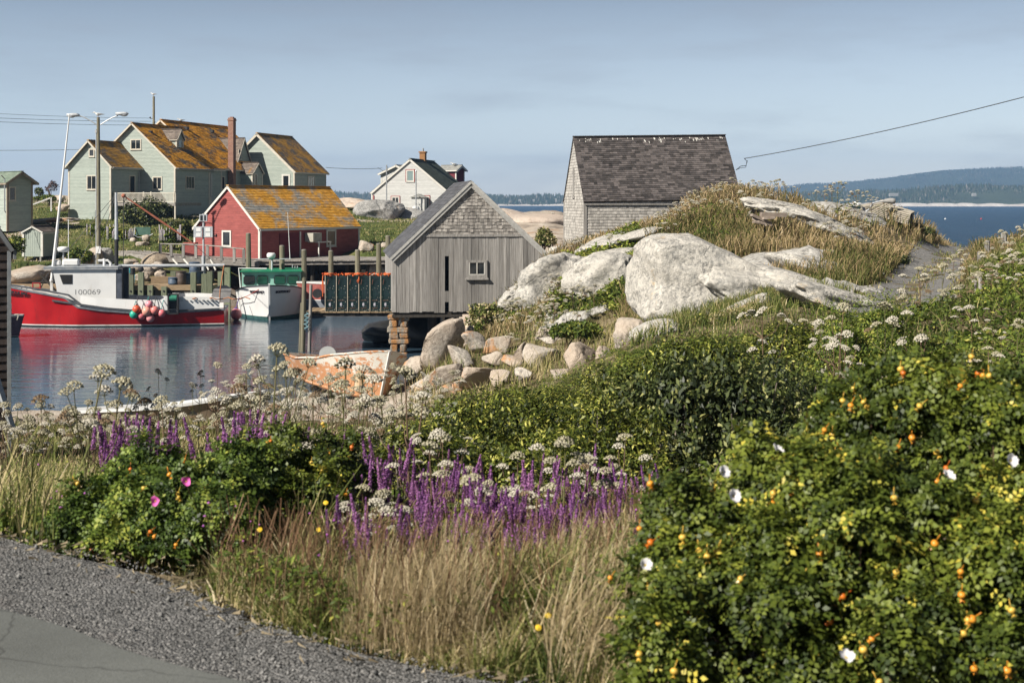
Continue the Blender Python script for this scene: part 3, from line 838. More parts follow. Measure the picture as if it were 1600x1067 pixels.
def dormer(px, py, lx_face, hw, h_wall, rise, depth, mats, yl=None, win=True, gl=None):
    ly, lz = fr.R_(px, py, lx_face)
    m = Matrix.Translation((lx_face, ly, lz)) @ Matrix.Rotation(R(90), 4, 'Z')
    gable(hs_, 0, hw + .18, 0, depth, -h_wall, -.08, rise, mats, oh=.18, fo=.18, MX=m, names=('dormer_wall', 'dormer_roof', 'dormer_trim'), trimw=.12, sides='flr', corner=True, fascia=False)
    if win: window(hs_, (0, 0, -h_wall / 2 + .08), 'f', hw * 1.0, h_wall * .6, M_['cream_trim'], 1, MX=m, fw=.08, glass=gl or M_['glass_pale'])


DM = (M_['green_clap'], M_['brown_roof'], M_['cream_trim'])
dormer(281, 217, x_side - 2.0, .62, 1.25, .95, 2.6, DM)
# big cross gable beside the chimney
dormer(380, 262, xs3 - .8, 1.9, 1.2, 3.1, 4.6, DM, win=False)
ly, lz = fr.R_(374.5, 242, xs3 - .8)
window(hs_, (xs3 - .8, ly, lz), 'r', .5, .85, M_['cream_trim'], 1, glass=M_['glass_pale'])
# porch bay
dormer(402, 270, xs3 + 1.3, 1.15, 2.6, 1.05, 2.8, DM, win=False)
ly, lz = fr.R_(398.5, 283, xs3 + 1.3); window(hs_, (xs3 + 1.3, ly, lz), 'r', .6, 1.3, M_['cream_trim'], 1)
# chimney
ly, lzt = fr.R_(364, 184.5, xs3 + .5)
mb = MB(); mb.box(xs3 + .1, xs3 + .68, ly - .3, ly + .3, -.3, lzt, .5)
mb.box(xs3 + .05, xs3 + .73, ly - .35, ly + .35, lzt - .3, lzt - .15, .5); mb.box(xs3 + .22, xs3 + .56, ly - .15, ly + .15, lzt, lzt + .1, .5); mb.build('chimney', M_['brick'], hs_)
# right wing
y4 = L3 + y2 - 3.4
xp4, zp4 = fr.F_(403, 208, y4); xr4, ze4 = fr.F_(464, 269, y4); xs4 = xr4 - .3
ye4, _ = fr.R_(509, 269, xs4)
gable(hs_, xp4, xr4 - xp4, y4, ye4 - y4, -.3, ze4, zp4, (M_['green_clap'], M_['lichen_thin'], M_['cream_trim']), oh=.3, fo=.3, trimw=.24)
lx, lz = fr.F_(447, 281, y4)
window(hs_, (lx, y4, lz - .4), 'f', .6, 1.6, M_['white_trim'], 1, fw=.18)
ly, lz = fr.R_(486, 283, xs4); window(hs_, (xs4, ly, lz - .1), 'r', 1.6, 1.1, M_['cream_trim'], 3, glass=M_['glass_pale'])
# gutters and downpipes
mb = MB()
mb.tube([(xr + .06, y1 - .2, ze - .06), (xr + .06, y2 - .3, ze - .06)], .07, 6); mb.build('gutter', M_['metal'], hs_); mb = MB(); mb.tube([(xr3 + .06, y2 - .2, ze3 - .06), (xr3 + .06, y2 + 2.2, ze3 - .06)], .07, 6); mb.build('gutter', M_['metal'], hs_); mb = MB()
mb.tube([(fr.x_at(178, 0) + .06, -.2, fr.z_at(262, 2.5, 0)), (fr.x_at(178, 0) + .06, 4.7, fr.z_at(262, 2.5, 0))], .06, 6)
mb.build('gutter', M_['metal'], hs_)
for x_, y_, zt, zb in ((wx + .1, 4.7, fr.z_at(264, wx, 4), .9), (x_side + .1, y2 - .35, ze - .1, 2.6), (xs3 + .1, y2 + .1, ze3 - .1, 1.4)):
    mb = MB(); mb.tube([(x_ + .3, y_, zt), (x_, y_, zt - .35), (x_, y_, zb), (x_ + .15, y_, zb - .2)], .045, 6); mb.build('downpipe', M_['metal'], hs_)
mb = MB(); mb.box(x_side - .001, x_side + .05, y2 - .7, y2 - .1, -.3, ze - .3, .5); mb.build('corner_board', M_['cream_trim'], hs_)
# roof vents
for lx, ly, zz in ((xp + .8, y1 + 1.6, zp - .8), (xp3 + .9, y2 + 3.2, zp3 - .7), (xp3 + 1.0, y2 + 8.4, zp3 - .75)):
    mb = MB(); mb.box(lx - .15, lx + .25, ly - .2, ly + .2, zz - .15, zz + .12); mb.build('roof_vent', M_['black'], hs_)
# deck with balustrade between wing and main block
dz = fr.z_at(317, wx + 1, 3); dt = fr.z_at(299.5, wx + 1, 3)
yd = .25; xe = fr.x_at(274, yd)
mb = MB(); mb.box(wx + .03, xe, yd, y1 - .03, dz - .28, dz, .5); mb.build('deck', M_['grey_wood_h'], hs_)
mb = MB(); mb.box(wx + .1, xe, yd + .02, yd + .1, dz + .84, dz + .92, .5); mb.box(wx + .1, xe, yd + .03, yd + .09, dz + .06, dz + .13, .5)
x = wx + .15
while x < xe: mb.box(x, x + .045, yd + .04, yd + .08, dz + .13, dz + .84, .5); x += .125
for q in (0, .48, .6, .97): xx = wx + .1 + (xe - wx - .1) * q; mb.box(xx, xx + .1, yd, yd + .12, dz, dz + 1.0, .5)
mb.build('railing', M_['cream_trim'], hs_)
mb = MB(); mb.box(x_side - 1.2, x_side - .3, y1 - .05, y1 + .001, -.2, 1.9, .3); mb.build('basement_door', M_['dark_wood'], hs_)
mb = MB(); mb.box(xe - .12, xe, yd + .02, yd + .15, -.5, dz - .28, .5); mb.build('deck_post', M_['cream_trim'], hs_); mb = MB(); mb.box(wx + 2.2, wx + 2.3, yd + .02, yd + .15, -.5, dz - .28, .5); mb.build('deck_post', M_['cream_trim'], hs_)

# ------------------------------------------------------------------ the red shed on the wharf
fr = Frame(355, 393, 96, -33)
rs = thing('red_shed', 'red shingled shed with orange lichen roof standing on the boardwalk', 'shed', fr.o, fr.phi)
xr_, ze_ = fr.F_(408, 357.5, 0); xp_, zp_ = fr.F_(357, 290, 0); xl_, zl_ = fr.F_(302, 353.5, 0)
xs_ = xr_ - .12; ye_, _ = fr.R_(561, 357, xs_)
gable(rs, xp_, xr_ - xp_, 0, ye_, -.62, ze_, zp_, (M_['red_shingle'], M_['lichen_half'], M_['white_trim']), oh=.12, fo=.1, rh=.16, rw=.3,
      hrl=xp_ - xl_, cw=.15, ww=.6, proud=.02, trimw=.15)
lx, lz = fr.F_(354.5, 373, 0); window(rs, (lx, 0, lz), 'f', .62, .88, M_['white_trim'], 1, fw=.12)
ly, lz = fr.R_(517, 372, xs_); window(rs, (xs_, ly, lz), 'r', .8, .95, M_['white_trim'], 1, fw=.12, glass=simple('brown_curtained_pane', (.2, .13, .09), None, .3))
for a, b in ((436, 452), (452, 467)):
    l0, _ = fr.R_(a, 380, xs_); l1_, _ = fr.R_(b, 380, xs_)
    mb = MB(); mb.box(xs_ + .03, xs_ + .07, l0, l1_ - .03, -.55, ze_ - .35, .5); mb.build('door', M_['maroon_clap'], rs)
l0, _ = fr.R_(468, 380, xs_); mb = MB(); mb.box(xs_ + .03, xs_ + .1, l0 - .06, l0 + .06, -.5, ze_ - .25, .5); mb.build('door_post', M_['white_trim'], rs)
# red vent board, hook on the gable
mb = MB(); x_, z_ = fr.F_(337, 369, 0); mb.bar((x_ - .5, -.06, z_ + .12), (x_ + .1, -.06, z_), .05, .05); mb.bar((x_ + .1, -.06, z_), (x_ + .1, -.06, z_ + .15), .05, .05); mb.build('bracket', M_['black'], rs)

# air conditioner on its stand beside the shed
l0, z0 = fr.R_(497, 371, xs_ + .9)
ac = thing('air_conditioner', 'beige box air conditioner on a grey shelf against the red shed wall', 'air conditioner', fr.o + Matrix.Rotation(fr.phi, 3, 'Z') @ Vector((xs_ + .5, l0, 0)), fr.phi)
mb = MB(); mb.box(-.4, .35, -.45, .45, z0 - .3, z0 + .3, .5); mb.box(.351, .37, -.4, .4, z0 - .25, z0 + .25, .5)
for q in range(8): mb.box(.37, .385, -.38, .1, z0 - .22 + q * .055, z0 - .195 + q * .055, .3)
mb.build('casing', simple('beige_metal', (.36, .34, .28), (.45, .43, .37), .6), ac)
mb = MB(); mb.box(-.42, .5, -.1, 1.3, z0 - .37, z0 - .302, .6); mb.build('shelf', M_['white_trim'], ac)
for yy in (0, 1.2): mb = MB(); mb.box(.4, .48, yy, yy + .08, -.6, z0 - .37, .5); mb.build('leg', M_['white_trim'], ac)

# ------------------------------------------------------------------ the white house and the maroon house behind
fr = Frame(641, 345, 150, -12)
wh_ = thing('white_house', 'white clapboard house with dark green roof and red trimmed windows', 'house', fr.o, fr.phi)
xl_, zl_ = fr.F_(579, 301, 0); _, zp_ = fr.F_(641, 248, 0); xr_, zr_ = fr.F_(703, 301, 0)
M_['redtrim'] = simple('red_trim', (.32, .06, .06), None, .6)
gable(wh_, 0, xr_, 0, 9.5, -.3, (zl_ + zr_) / 2, zp_, (M_['white_clap'], M_['green_roof'], M_['white_trim']), oh=.12, fo=.12, cw=.15, hrl=-xl_, trimw=.2)
for px, py, w_, h_ in ((641, 275, .62, 1.0), (618, 318, .65, 1.2), (664.5, 318, .7, 1.3)):
    lx, lz = fr.F_(px, py, 0)
    f_ = window(wh_, (lx, 0, lz), 'f', w_, h_, M_['white_trim'], 1 if px == 641 else 2, fw=.12, glass=M_['glass_pale'] if px == 641 else None)
    mb = MB()
    for s_ in (-1, 1): mb.box(lx + s_ * (w_ / 2 + .16) - .035, lx + s_ * (w_ / 2 + .16) + .035, -.06, 0, lz - h_ / 2 - .15, lz + h_ / 2 + .2, .5)
    mb.box(lx - w_ / 2 - .124, lx + w_ / 2 + .124, -.06, 0, lz + h_ / 2 + .125, lz + h_ / 2 + .2, .5); mb.build('window_trim', M_['redtrim'], wh_)
mb = MB(); mb.box(xl_ + .3, xl_ + .42, -.07, -.046, -.3, zl_ - .3, .5); mb.build('corner_board', M_['redtrim'], wh_)
ly, _ = fr.R_(661, 248, 0); _, zc = fr.R_(661, 237, 0)
mb = MB(); mb.box(-.3, .3, ly - .35, ly + .35, zp_ - .5, zc, .5); mb.box(-.38, .38, ly - .43, ly + .43, zc - .15, zc, .5); ch = mb.build('chimney', M_['brick_o'], wh_)
mb = MB(); mb.tube([(0, ly, zc), (0, ly, zc + .35)], .1, 8); mb.build('chimney_pot', M_['metal'], ch)
# lean porch at the side
lx, lz = fr.F_(653, 322, -1.2)
mb = MB(); mb.box(lx - .7, lx + .7, -1.2, 0, -.3, lz + .9, .5); mb.build('porch', M_['white_clap'], wh_)
mb = MB(); mb.add([(lx - .85, -1.35, lz + .88), (lx + .85, -1.35, lz + .88), (lx, -1.35, lz + 1.25), (lx - .85, .0, lz + .88), (lx + .85, .0, lz + .88), (lx, .0, lz + 1.25)], [(0, 1, 2), (3, 5, 4), (0, 2, 5, 3), (1, 4, 5, 2), (0, 3, 4, 1)], .4); mb.build('porch_roof', M_['grey_roof'], wh_)
# tank
lx, lz = fr.F_(650.5, 342, -2.2)
pz = fr.o + Matrix.Rotation(fr.phi, 3, 'Z') @ Vector((lx, -2.4, 0))
o = thing('white_tank', 'white rounded gas tank in front of the white house porch', 'tank', pz)
mb = MB(); mb.lathe([(.05, 1.35), (.25, 1.3), (.4, 1.1), (.42, .1), (.36, 0)][::-1], 16, (0, 0, .25)); mb.build('tank_body', M_['white_paint'], o, True)
mb = MB(); mb.box(-.5, .5, -.35, .35, -.1, .25); mb.build('base', M_['brick_o'], o)

fr2 = Frame(719, 345, 168, 57)
mh = thing('maroon_house', 'dark maroon house with pale grey roof half hidden behind the white house', 'house', fr2.o, fr2.phi)
xp2, zp2 = fr2.F_(719, 258, 0); xr2, ze2 = fr2.F_(727.5, 266.5, 0)
gable(mh, xp2, xr2 - xp2, 0, 2.4, -.3, ze2, zp2, (M_['maroon_clap'], M_['grey_roof'], M_['white_trim']), oh=.3, fo=.3, trimw=.25)
fr3 = Frame(617, 345, 165, -20)
gh = thing('back_shed', 'small building whose pale grey roof shows behind the left slope of the white house', 'house', fr3.o, fr3.phi)
xp2, zp2 = fr3.F_(620, 258, 0)
gable(gh, xp2, 2.3, 0, 4, -.3, zp2 - 1.0, zp2, (M_['white_clap'], M_['grey_roof'], M_['white_trim']), oh=.3, fo=.3, trimw=.2)

# ------------------------------------------------------------------ far left building and the little green hut
fr = Frame(30, 350, 118, 45)
ls = thing('green_shed', 'dark green clapboard shed with green grey roof at the left edge of the lawn', 'shed', fr.o, fr.phi)
xp_, zp_ = fr.F_(31, 268, 0); xr_, ze_ = fr.F_(56.5, 286.5, 0)
gable(ls, xp_, xr_ - xp_, 0, 7, -.6, ze_, zp_, (M_['green_clap'], M_['greengrey_roof'], simple('brown_trim', (.24, .19, .14), (.32, .27, .2), .7)), oh=.35, fo=.5, trimw=.2, hrl=xr_ - xp_)
lx, lz = fr.F_(19, 303, 0); window(ls, (lx, 0, lz), 'f', .42, 1.0, M_['cream_trim'], 1)
mb = MB(); lx, lz = fr.F_(7, 310, -.1); mb.tube([(lx - .3, -.12, lz + 1.9), (lx, -.12, lz + 1.6), (lx, -.12, lz - 1), (lx + .1, -.12, lz - 1.2)], .05, 6); mb.build('downpipe', M_['metal'], ls)

fr = Frame(52, 399, 100, -10)
hut = thing('green_hut', 'narrow pale green board hut raised on posts above the shore rocks', 'hut', fr.o, fr.phi)
xp_, zp_ = fr.F_(51, 353, 0); xr_, ze_ = fr.F_(68, 362.5, 0); x0_, z0_ = fr.F_(51, 401, 0)
hr = xr_ - xp_; yl_ = 2.2
gable(hut, xp_, hr, 0, yl_, z0_ + .0, ze_, zp_, (M_['green_clap'], M_['brown_roof'], M_['white_trim']), oh=.08, fo=.08, cw=4, proud=.004, trimw=.1)
mb = MB()
for q in range(9): x_ = xp_ - hr + .12 + q * (2 * hr - .3) / 8; mb.box(x_, x_ + .02, -.012, 0, z0_, ze_, .2)
mb.build('batten', M_['green_clap'], hut)
for sx in (-1, 1):
    for yy in (.08, yl_ - .1):
        mb = MB(); mb.box(xp_ + sx * (hr - .25) - .06, xp_ + sx * (hr - .25) + .06, yy - .06, yy + .06, z0_ - 1.2, z0_, .5); mb.build('post', M_['grey_wood'], hut)
mb = MB()
for q in range(5): mb.box(xp_ + hr + .1, xp_ + hr + 1.1, .2 + q * .25, .45 + q * .25, z0_ - .95 + q * .18, z0_ - .9 + q * .18, .5)
mb.bar((xp_ + hr + .1, .2, z0_ - 1.1), (xp_ + hr + .1, 1.5, z0_ - .1), .06, .15); mb.bar((xp_ + hr + 1.1, .2, z0_ - 1.1), (xp_ + hr + 1.1, 1.5, z0_ - .1), .06, .15)
mb.build('steps', M_['grey_wood_h'], hut)

# ------------------------------------------------------------------ black-roofed cedar shed on the hill
fr = Frame(897, 405, 75, -82.2)
bs = thing('cedar_shed', 'tall grey cedar shingled shed with steep charcoal roof on the hilltop', 'shed', fr.o, fr.phi)
# local -y is the left gable, local +x faces the camera
zp_ = fr.z_at(214, 0, 0)
nearx = 3.1; ze_ = fr.z_at(315.5, nearx, 0)
L_len = 8.15
gable(bs, 0, nearx, 0, L_len, -1.5, ze_, zp_, (M_['cedar'], M_['char_roof'], M_['grey_wood']), oh=.12, fo=.06, cw=.15, ww=.14, proud=.018, wj=.012,
      rh=.145, rw=.3, rj=.012, trimw=.0, back_dz=.14)
mb = MB(); mb.box(nearx - .13, nearx - .02, 0, L_len, ze_ - .16, ze_ - .09, .5); mb.box(-nearx + .02, -nearx + .13, 0, L_len, ze_ - .16, ze_ - .09, .5)
mb.build('trim', M_['grey_wood'], bs)
mb = MB(); mb.box(-.16, .16, -.05, -.02, zp_ - 3.1, zp_ - 1.6, .4); mb.box(-.24, .24, -.07, -.02, zp_ - 3.25, zp_ - 3.12, .5); mb.build('hatch', M_['grey_wood'], bs)
# gull droppings along the ridge
mb = MB(); ln = math.hypot(nearx, zp_ - ze_); B = Vector((nearx / ln, 0, -(zp_ - ze_) / ln)); N = Vector(((zp_ - ze_) / ln, 0, nearx / ln))
for q in range(46):
    yq = random.uniform(.1, L_len - .1); b0 = .15 + abs(random.gauss(0, .18)); w_ = random.uniform(.015, .035); h_ = random.uniform(.03, .16) * (2.2 if random.random() < .1 else 1)
    p0 = Vector((0, yq, zp_)) + B * b0 + N * .034 + Vector((0, 0, .14 * yq / L_len)); A_ = Vector((0, 1, 0))
    mb.add([p0 - A_ * w_, p0 + A_ * w_, p0 + A_ * w_ * .5 + B * h_, p0 - A_ * w_ * .5 + B * h_], [(0, 1, 2, 3)], .9)
mb.build('gull_droppings', M_['white_trim'], bs)

# ------------------------------------------------------------------ grey fishing shed over the water
fr = Frame(736, 487, 65, 7)
gs = thing('grey_fish_shed', 'weathered grey plank fishing shed on posts over the water', 'shed', fr.o, fr.phi)
zp_ = fr.z_at(282, 0, -.3); xr_, ze_ = fr.F_(864, 403, -.3); xl_, zl_ = fr.F_(609, 400, -.3)
hr = xr_; hl = -xl_; Ls = 9.5; th = .08
slr = (zp_ - ze_) / hr; sll = (zp_ - ze_) / hl
zb = fr.z_at(368, 0, 0)          # belt board
mb = MB(); wr, wl = hr - .12, hl - .12
top = lambda x: zp_ - th - .04 - (slr * x if x > 0 else -sll * x)
gx0, gz0 = fr.F_(701, 480, 0); gz1 = fr.z_at(402, gx0, 0)
x = -wl
sx_, sz_ = fr.F_(745, 420, 0)
while x < wr - .02:
    w_ = min(random.uniform(.12, .2), wr - x); xm = x + w_ / 2; d_ = random.uniform(0, .022)
    tt = [min(top(x), zb), min(top(x + w_), zb)]
    segs = [(0 + random.uniform(-.05, .03), None)]
    if abs(xm - gx0) < .09: segs = [(gz1 + .05, None), (.45, .95)]
    elif abs(xm - gx0) < .17: pass
    for lo_, hi_ in segs:
        a_, b_ = (tt if hi_ is None else [hi_, hi_])
        mb.add([(x, -.02 - d_, lo_), (x + w_ - .006, -.02 - d_, lo_), (x + w_ - .006, -.02 - d_, b_), (x, -.02 - d_, a_), (x, 0, lo_), (x + w_ - .006, 0, lo_), (x + w_ - .006, 0, b_), (x, 0, a_)],
               [(0, 1, 2, 3), (4, 7, 6, 5), (0, 4, 5, 1), (1, 5, 6, 2), (0, 3, 7, 4)])
    x += w_
for s_, w_ in ((-1, wl), (1, wr)):       # side boards
    y = 0
    while y < Ls:
        mb.box(min(s_ * w_, s_ * (w_ - .03)), max(s_ * w_, s_ * (w_ - .03)), y, y + .17, 0, top(s_ * w_)); y += .176
mb.build('plank_wall', M_['grey_wood'], gs)
mb = MB(); courses(mb, (0, -.03, 0), (1, 0, 0), Z3, (0, -1, 0), zb + .04, zp_ - th - .06, .15, lambda b: (-(zp_ - th - .05 - b) / sll, (zp_ - th - .05 - b) / slr), .115, .016, .018, ragged=.035)
mb.add([(-wl * (zp_ - zb) / (zp_ - top(-wl)), -.028, zb), ((zp_ - th - .05 - zb) / slr, -.028, zb), (0, -.028, zp_ - th - .1)], [(0, 1, 2)], .2)
mb.build('gable_shingles', M_['cedar_dark'], gs)
mb = MB(); mb.box(-(zp_ - th - .05 - zb) / sll, (zp_ - th - .05 - zb) / slr, -.075, -.02, zb - .06, zb + .05, .6); mb.build('belt_board', M_['grey_wood'], gs)
mb = MB(); mb.prism([(-wl + .1, 0), (wr - .1, 0), (wr - .1, top(wr) - .05), (0, zp_ - .4), (-wl + .1, top(-wl) - .05)], 1, 3.2, 3.3, .2); mb.box(-wl + .05, wr - .05, .05, Ls, -.12, -.01, .4); mb.build('floor', M_['dark_wood'], gs)
mb = MB()
for s_, h_ in ((1, hr), (-1, hl)):
    ln = math.hypot(h_, zp_ - ze_); B = Vector((-s_ * h_ / ln, 0, (zp_ - ze_) / ln)); N = Vector((s_ * (zp_ - ze_) / ln, 0, h_ / ln)); O = Vector((s_ * h_, 0, ze_))
    vs = [q + B * bb + Vector((0, y_, 0)) for q in (O, O - N * th) for y_ in (-.12, Ls + .2) for bb in (0, ln)]
    mb.add(vs, [(0, 1, 3, 2), (4, 6, 7, 5), (0, 2, 6, 4), (1, 5, 7, 3), (0, 4, 5, 1), (2, 3, 7, 6)], .4)
    courses(mb, O + N * .005, (0, 1, 0), B, N, 0, ln, .25, lambda b: (-.12, Ls + .2), .9, .014, .004)
mb.build('roof', M_['slate_roof'], gs)
mb = MB()
for s_, h_ in ((1, hr), (-1, hl)):
    n_ = Vector((s_ * (zp_ - ze_), 0, h_)).normalized()
    mb.bar(Vector((0, -.165, zp_)) - n_ * .05, Vector((s_ * h_, -.165, ze_)) - n_ * .05, .04, .11, up=n_, tone=.8)
    mb.bar(Vector((0, -.14, zp_)) - n_ * .17, Vector((s_ * h_, -.14, ze_)) - n_ * .17, .03, .14, up=n_, tone=.55)
mb.build('rake_board', wood('pale_rake_board', (.36, .35, .33), (.55, .54, .51), .2, (6, 6, 6)), gs)
f_ = window(gs, (sx_, -.02, sz_), 'f', .72, .56, M_['grey_wood'], 2, fw=.11, proud=.05)
mb = MB(); a, b = .36, .28
for x0, x1, z0, z1 in ((-a, -a + .035, -b, b), (a - .035, a, -b, b), (-a, a, -b, -b + .04), (-.02, .02, -b, b)): mb.box(sx_ + x0, sx_ + x1, -.10, -.06, sz_ + z0, sz_ + z1, .5)
mb.build('sash', M_['white_trim'], f_)
mb = MB(); mb.box(sx_ - .52, sx_ + .52, -.16, -.02, sz_ - .5, sz_ - .43, .6); mb.build('window_sill', M_['grey_wood'], gs)
# posts and beam below
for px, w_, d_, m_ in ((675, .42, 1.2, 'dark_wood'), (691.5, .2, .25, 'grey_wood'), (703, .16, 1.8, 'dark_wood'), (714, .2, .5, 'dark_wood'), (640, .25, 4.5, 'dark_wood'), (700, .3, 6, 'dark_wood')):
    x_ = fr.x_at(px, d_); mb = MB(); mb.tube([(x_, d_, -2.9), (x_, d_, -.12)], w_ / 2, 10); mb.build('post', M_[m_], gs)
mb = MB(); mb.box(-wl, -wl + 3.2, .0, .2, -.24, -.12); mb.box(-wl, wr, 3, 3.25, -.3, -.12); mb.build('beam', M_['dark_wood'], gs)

# stone pillar under the corner
o = thing('stone_pillar', 'stacked stone pillar with orange lichen holding up the corner of the grey shed', 'pillar', W(623, 560, 65.1))
M_['lstone'] = granite('pillar_granite', (.46, .41, .34, 1), (.20, .18, .15, 1), (.5, .2, .03, 1), .52, 2.4, big=1.6)
z_ = CZ - (491 - HY) / F * 65.1 - o.location.z


def block(mb, x0, x1, y0, y1, z0, z1, j=.03):
    n = len(mb.v); mb.box(x0, x1, y0, y1, z0, z1); c = Vector(((x0 + x1) / 2, (y0 + y1) / 2, (z0 + z1) / 2))
    for i in range(n, len(mb.v)): mb.v[i] = tuple(Vector(mb.v[i]) + Vector([random.uniform(-j, j) for _ in range(3)]))


yy = z_
for k, (h_, parts_) in enumerate(((.26, [(-.48, .5)]), (.30, [(-.42, -.03), (.1, .4)]), (.27, [(-.5, .44)]), (.28, [(-.4, .02), (.06, .44)]), (.24, [(-.44, .5)]), (.36, [(-.36, -.02), (.1, .36)]), (.4, [(-.4, .4)]))):
    for a, b in parts_:
        mb = MB(); block(mb, a, b, -.35, .35, yy - h_ + .01, yy)
        st = mb.build('stone', M_['lstone'], o)
        bv = st.modifiers.new('bevel', 'BEVEL'); bv.width = .05; bv.segments = 2
    yy -= h_
# ------------------------------------------------------------------ boats
def text_mesh(name, body, size, mat, parent, M, ext=.004, bold=0.0):
    cu = bpy.data.curves.new('lettering', 'FONT'); cu.body = body; cu.size = size; cu.extrude = ext; cu.offset = bold
    o = bpy.data.objects.new('lettering', cu); C.objects.link(o)
    bpy.context.view_layer.update()
    me = bpy.data.meshes.new_from_object(o.evaluated_get(bpy.context.evaluated_depsgraph_get()))
    bpy.data.objects.remove(o); bpy.data.curves.remove(cu)
    me.materials.clear(); me.materials.append(mat); me.name = name
    q = link(name, me, parent); q.matrix_local = M
    return q


def interp(tab, t_):
    for (a, va), (b, vb) in zip(tab[:-1], tab[1:]):
        if t_ <= b: k = (t_ - a) / (b - a); k = k * k * (3 - 2 * k) * .35 + k * .65; return va + (vb - va) * k
    return tab[-1][1]


def hull(parent, L, half, wl, sheer, stem_rake, mats, stripe=.05, bottom=.04, nt=40, cap=.09, floor_z=.45, open_t=(0, .62), inner=None, names=('hull', 'gunwale'), draft=.5, flare=1.0, tumble=0.0):
    """x from stern (0) to bow (L). half/wl/sheer: tables over t. mats: topside, stripe, bottom, cap, deck, inside"""
    mb = MB(); ring = []
    for i in range(nt + 1):
        t_ = i / nt; b = interp(half, t_); w = interp(wl, t_); s = interp(sheer, t_); x0 = L * t_
        rk = stem_rake * max(0, (t_ - .6) / .4) ** 2
        pts = []
        for k, (f, zf) in enumerate(((0, -draft), (.6, -draft * .8), (.97, -.05), (1, bottom), (1, bottom + stripe))):
            pts.append((x0 - rk * (1 - max(zf, 0) / s) - (rk * .25 if zf < 0 else 0), w * f, zf))
        for k in range(1, 7):
            q = k / 6; z_ = bottom + stripe + (s - bottom - stripe) * q
            pts.append((x0 - rk * (1 - q), w + (b - w) * q ** flare, z_))
        ring.append(pts)
    n = len(ring[0])
    for sg in (-1, 1):
        base = [(p[0], p[1] * sg, p[2]) for r_ in ring for p in r_]
        for band, mi in (((0, 3), 2), ((3, 4), 1), ((4, n - 1), 0)):
            mb.m = mi; fs = []
            for i in range(nt):
                for k in range(*band):
                    f = (i * n + k, (i + 1) * n + k, (i + 1) * n + k + 1, i * n + k + 1)
                    fs.append(f if sg < 0 else f[::-1])
            mb.add(base, fs, .5)
    # transom
    mb.m = 0; r0 = ring[0]; tr = [(p[0], -p[1], p[2]) for p in r0] + [(p[0], p[1], p[2]) for p in r0[::-1]]
    mb.add(tr, [tuple(range(len(tr)))], .5)
    h_ = mb.build(names[0], mats[:3], parent, True)
    # gunwale cap
    mb = MB()
    for sg in (-1, 1):
        vs = []; fs = []
        for i in range(nt + 1):
            x, y, z = ring[i][-1]; yi = max(y - .16, 0)
            vs += [(x, sg * (y + .03), z - .02), (x, sg * (y + .03), z + cap * .6), (x, sg * yi, z + cap * .6), (x, sg * yi, z - .05)]
        for i in range(nt):
            for k in range(4):
                fs.append((i * 4 + k, i * 4 + (k + 1) % 4, i * 4 + 4 + (k + 1) % 4, i * 4 + 4 + k))
        mb.add(vs, fs, .5)
    mb.bar((ring[0][-1][0] + .02, -ring[0][-1][1], ring[0][-1][2] + .02), (ring[0][-1][0] + .02, ring[0][-1][1], ring[0][-1][2] + .02), .08, .1, tone=.5)
    mb.build(names[1], mats[3], parent)
    # foredeck and cockpit
    mb = MB(); vs = []; fs = []; i0 = int(nt * open_t[1])
    for i in range(i0, nt + 1):
        x, y, z = ring[i][-1]; vs += [(x, -max(y - .05, 0), z - .01), (x, 0, z + .06), (x, max(y - .05, 0), z - .01)]
    for i in range(nt - i0):
        for k in (0, 1): fs.append((i * 3 + k, i * 3 + 3 + k, i * 3 + 4 + k, i * 3 + 1 + k))
    mb.add(vs, fs, .5); mb.build('deck', mats[4], parent)
    mb = MB()
    for sg in (-1, 1):
        vs = []; fs = []
        for i in range(0, i0 + 1):
            x, y, z = ring[i][-1]; yi = max(y - .15, .01); t_ = i / nt; w_ = interp(wl, t_); q_ = min(1, floor_z / max(z, .01)); yf = max(min(yi, w_ + (y - w_) * q_ ** flare - .06), .005); vs += [(x + .06, sg * yi, z), (x + .06, sg * yf, floor_z), (x + .06, 0, floor_z)]
        for i in range(i0):
            for k in (0, 1): fs.append((i * 3 + k, i * 3 + 1 + k, i * 3 + 4 + k, i * 3 + 3 + k))
        mb.add(vs, fs, .5)
    mb.build('cockpit', mats[5], parent)
    return ring




def worn(name, c1, c2, dirt, amt=.5, rough=.4, th=.56):
    t = NT(name); v = t.coord((2.2, 2.2, .45)); n = t.noise(v, 1.6, 7, .7); c = t.ramp(t.noise(t.coord((1, 1, 1)), 1.1, 4), [(.3, c1), (.7, c2)])
    c = t.mix(t.math('MULTIPLY', t.ramp(n, [(th, (0, 0, 0, 1)), (th + .16, (1, 1, 1, 1))]), amt), c, dirt)
    n2 = t.noise(t.coord((1, 1, 3)), 14, 5, .75); sp = t.n('ShaderNodeSeparateXYZ'); t.l(t.coord((1, 1, 1)), sp.inputs[0])
    lo = t.ramp(sp.outputs[2], [(.0, (1, 1, 1, 1)), (.45, (0, 0, 0, 1))]); c = t.mix(t.math('MULTIPLY', t.math('MULTIPLY', lo, t.ramp(n2, [(.5, (0, 0, 0, 1)), (.6, (1, 1, 1, 1))])), .6), c, dirt)
    return t.bsdf(c, rough, 0, .4)


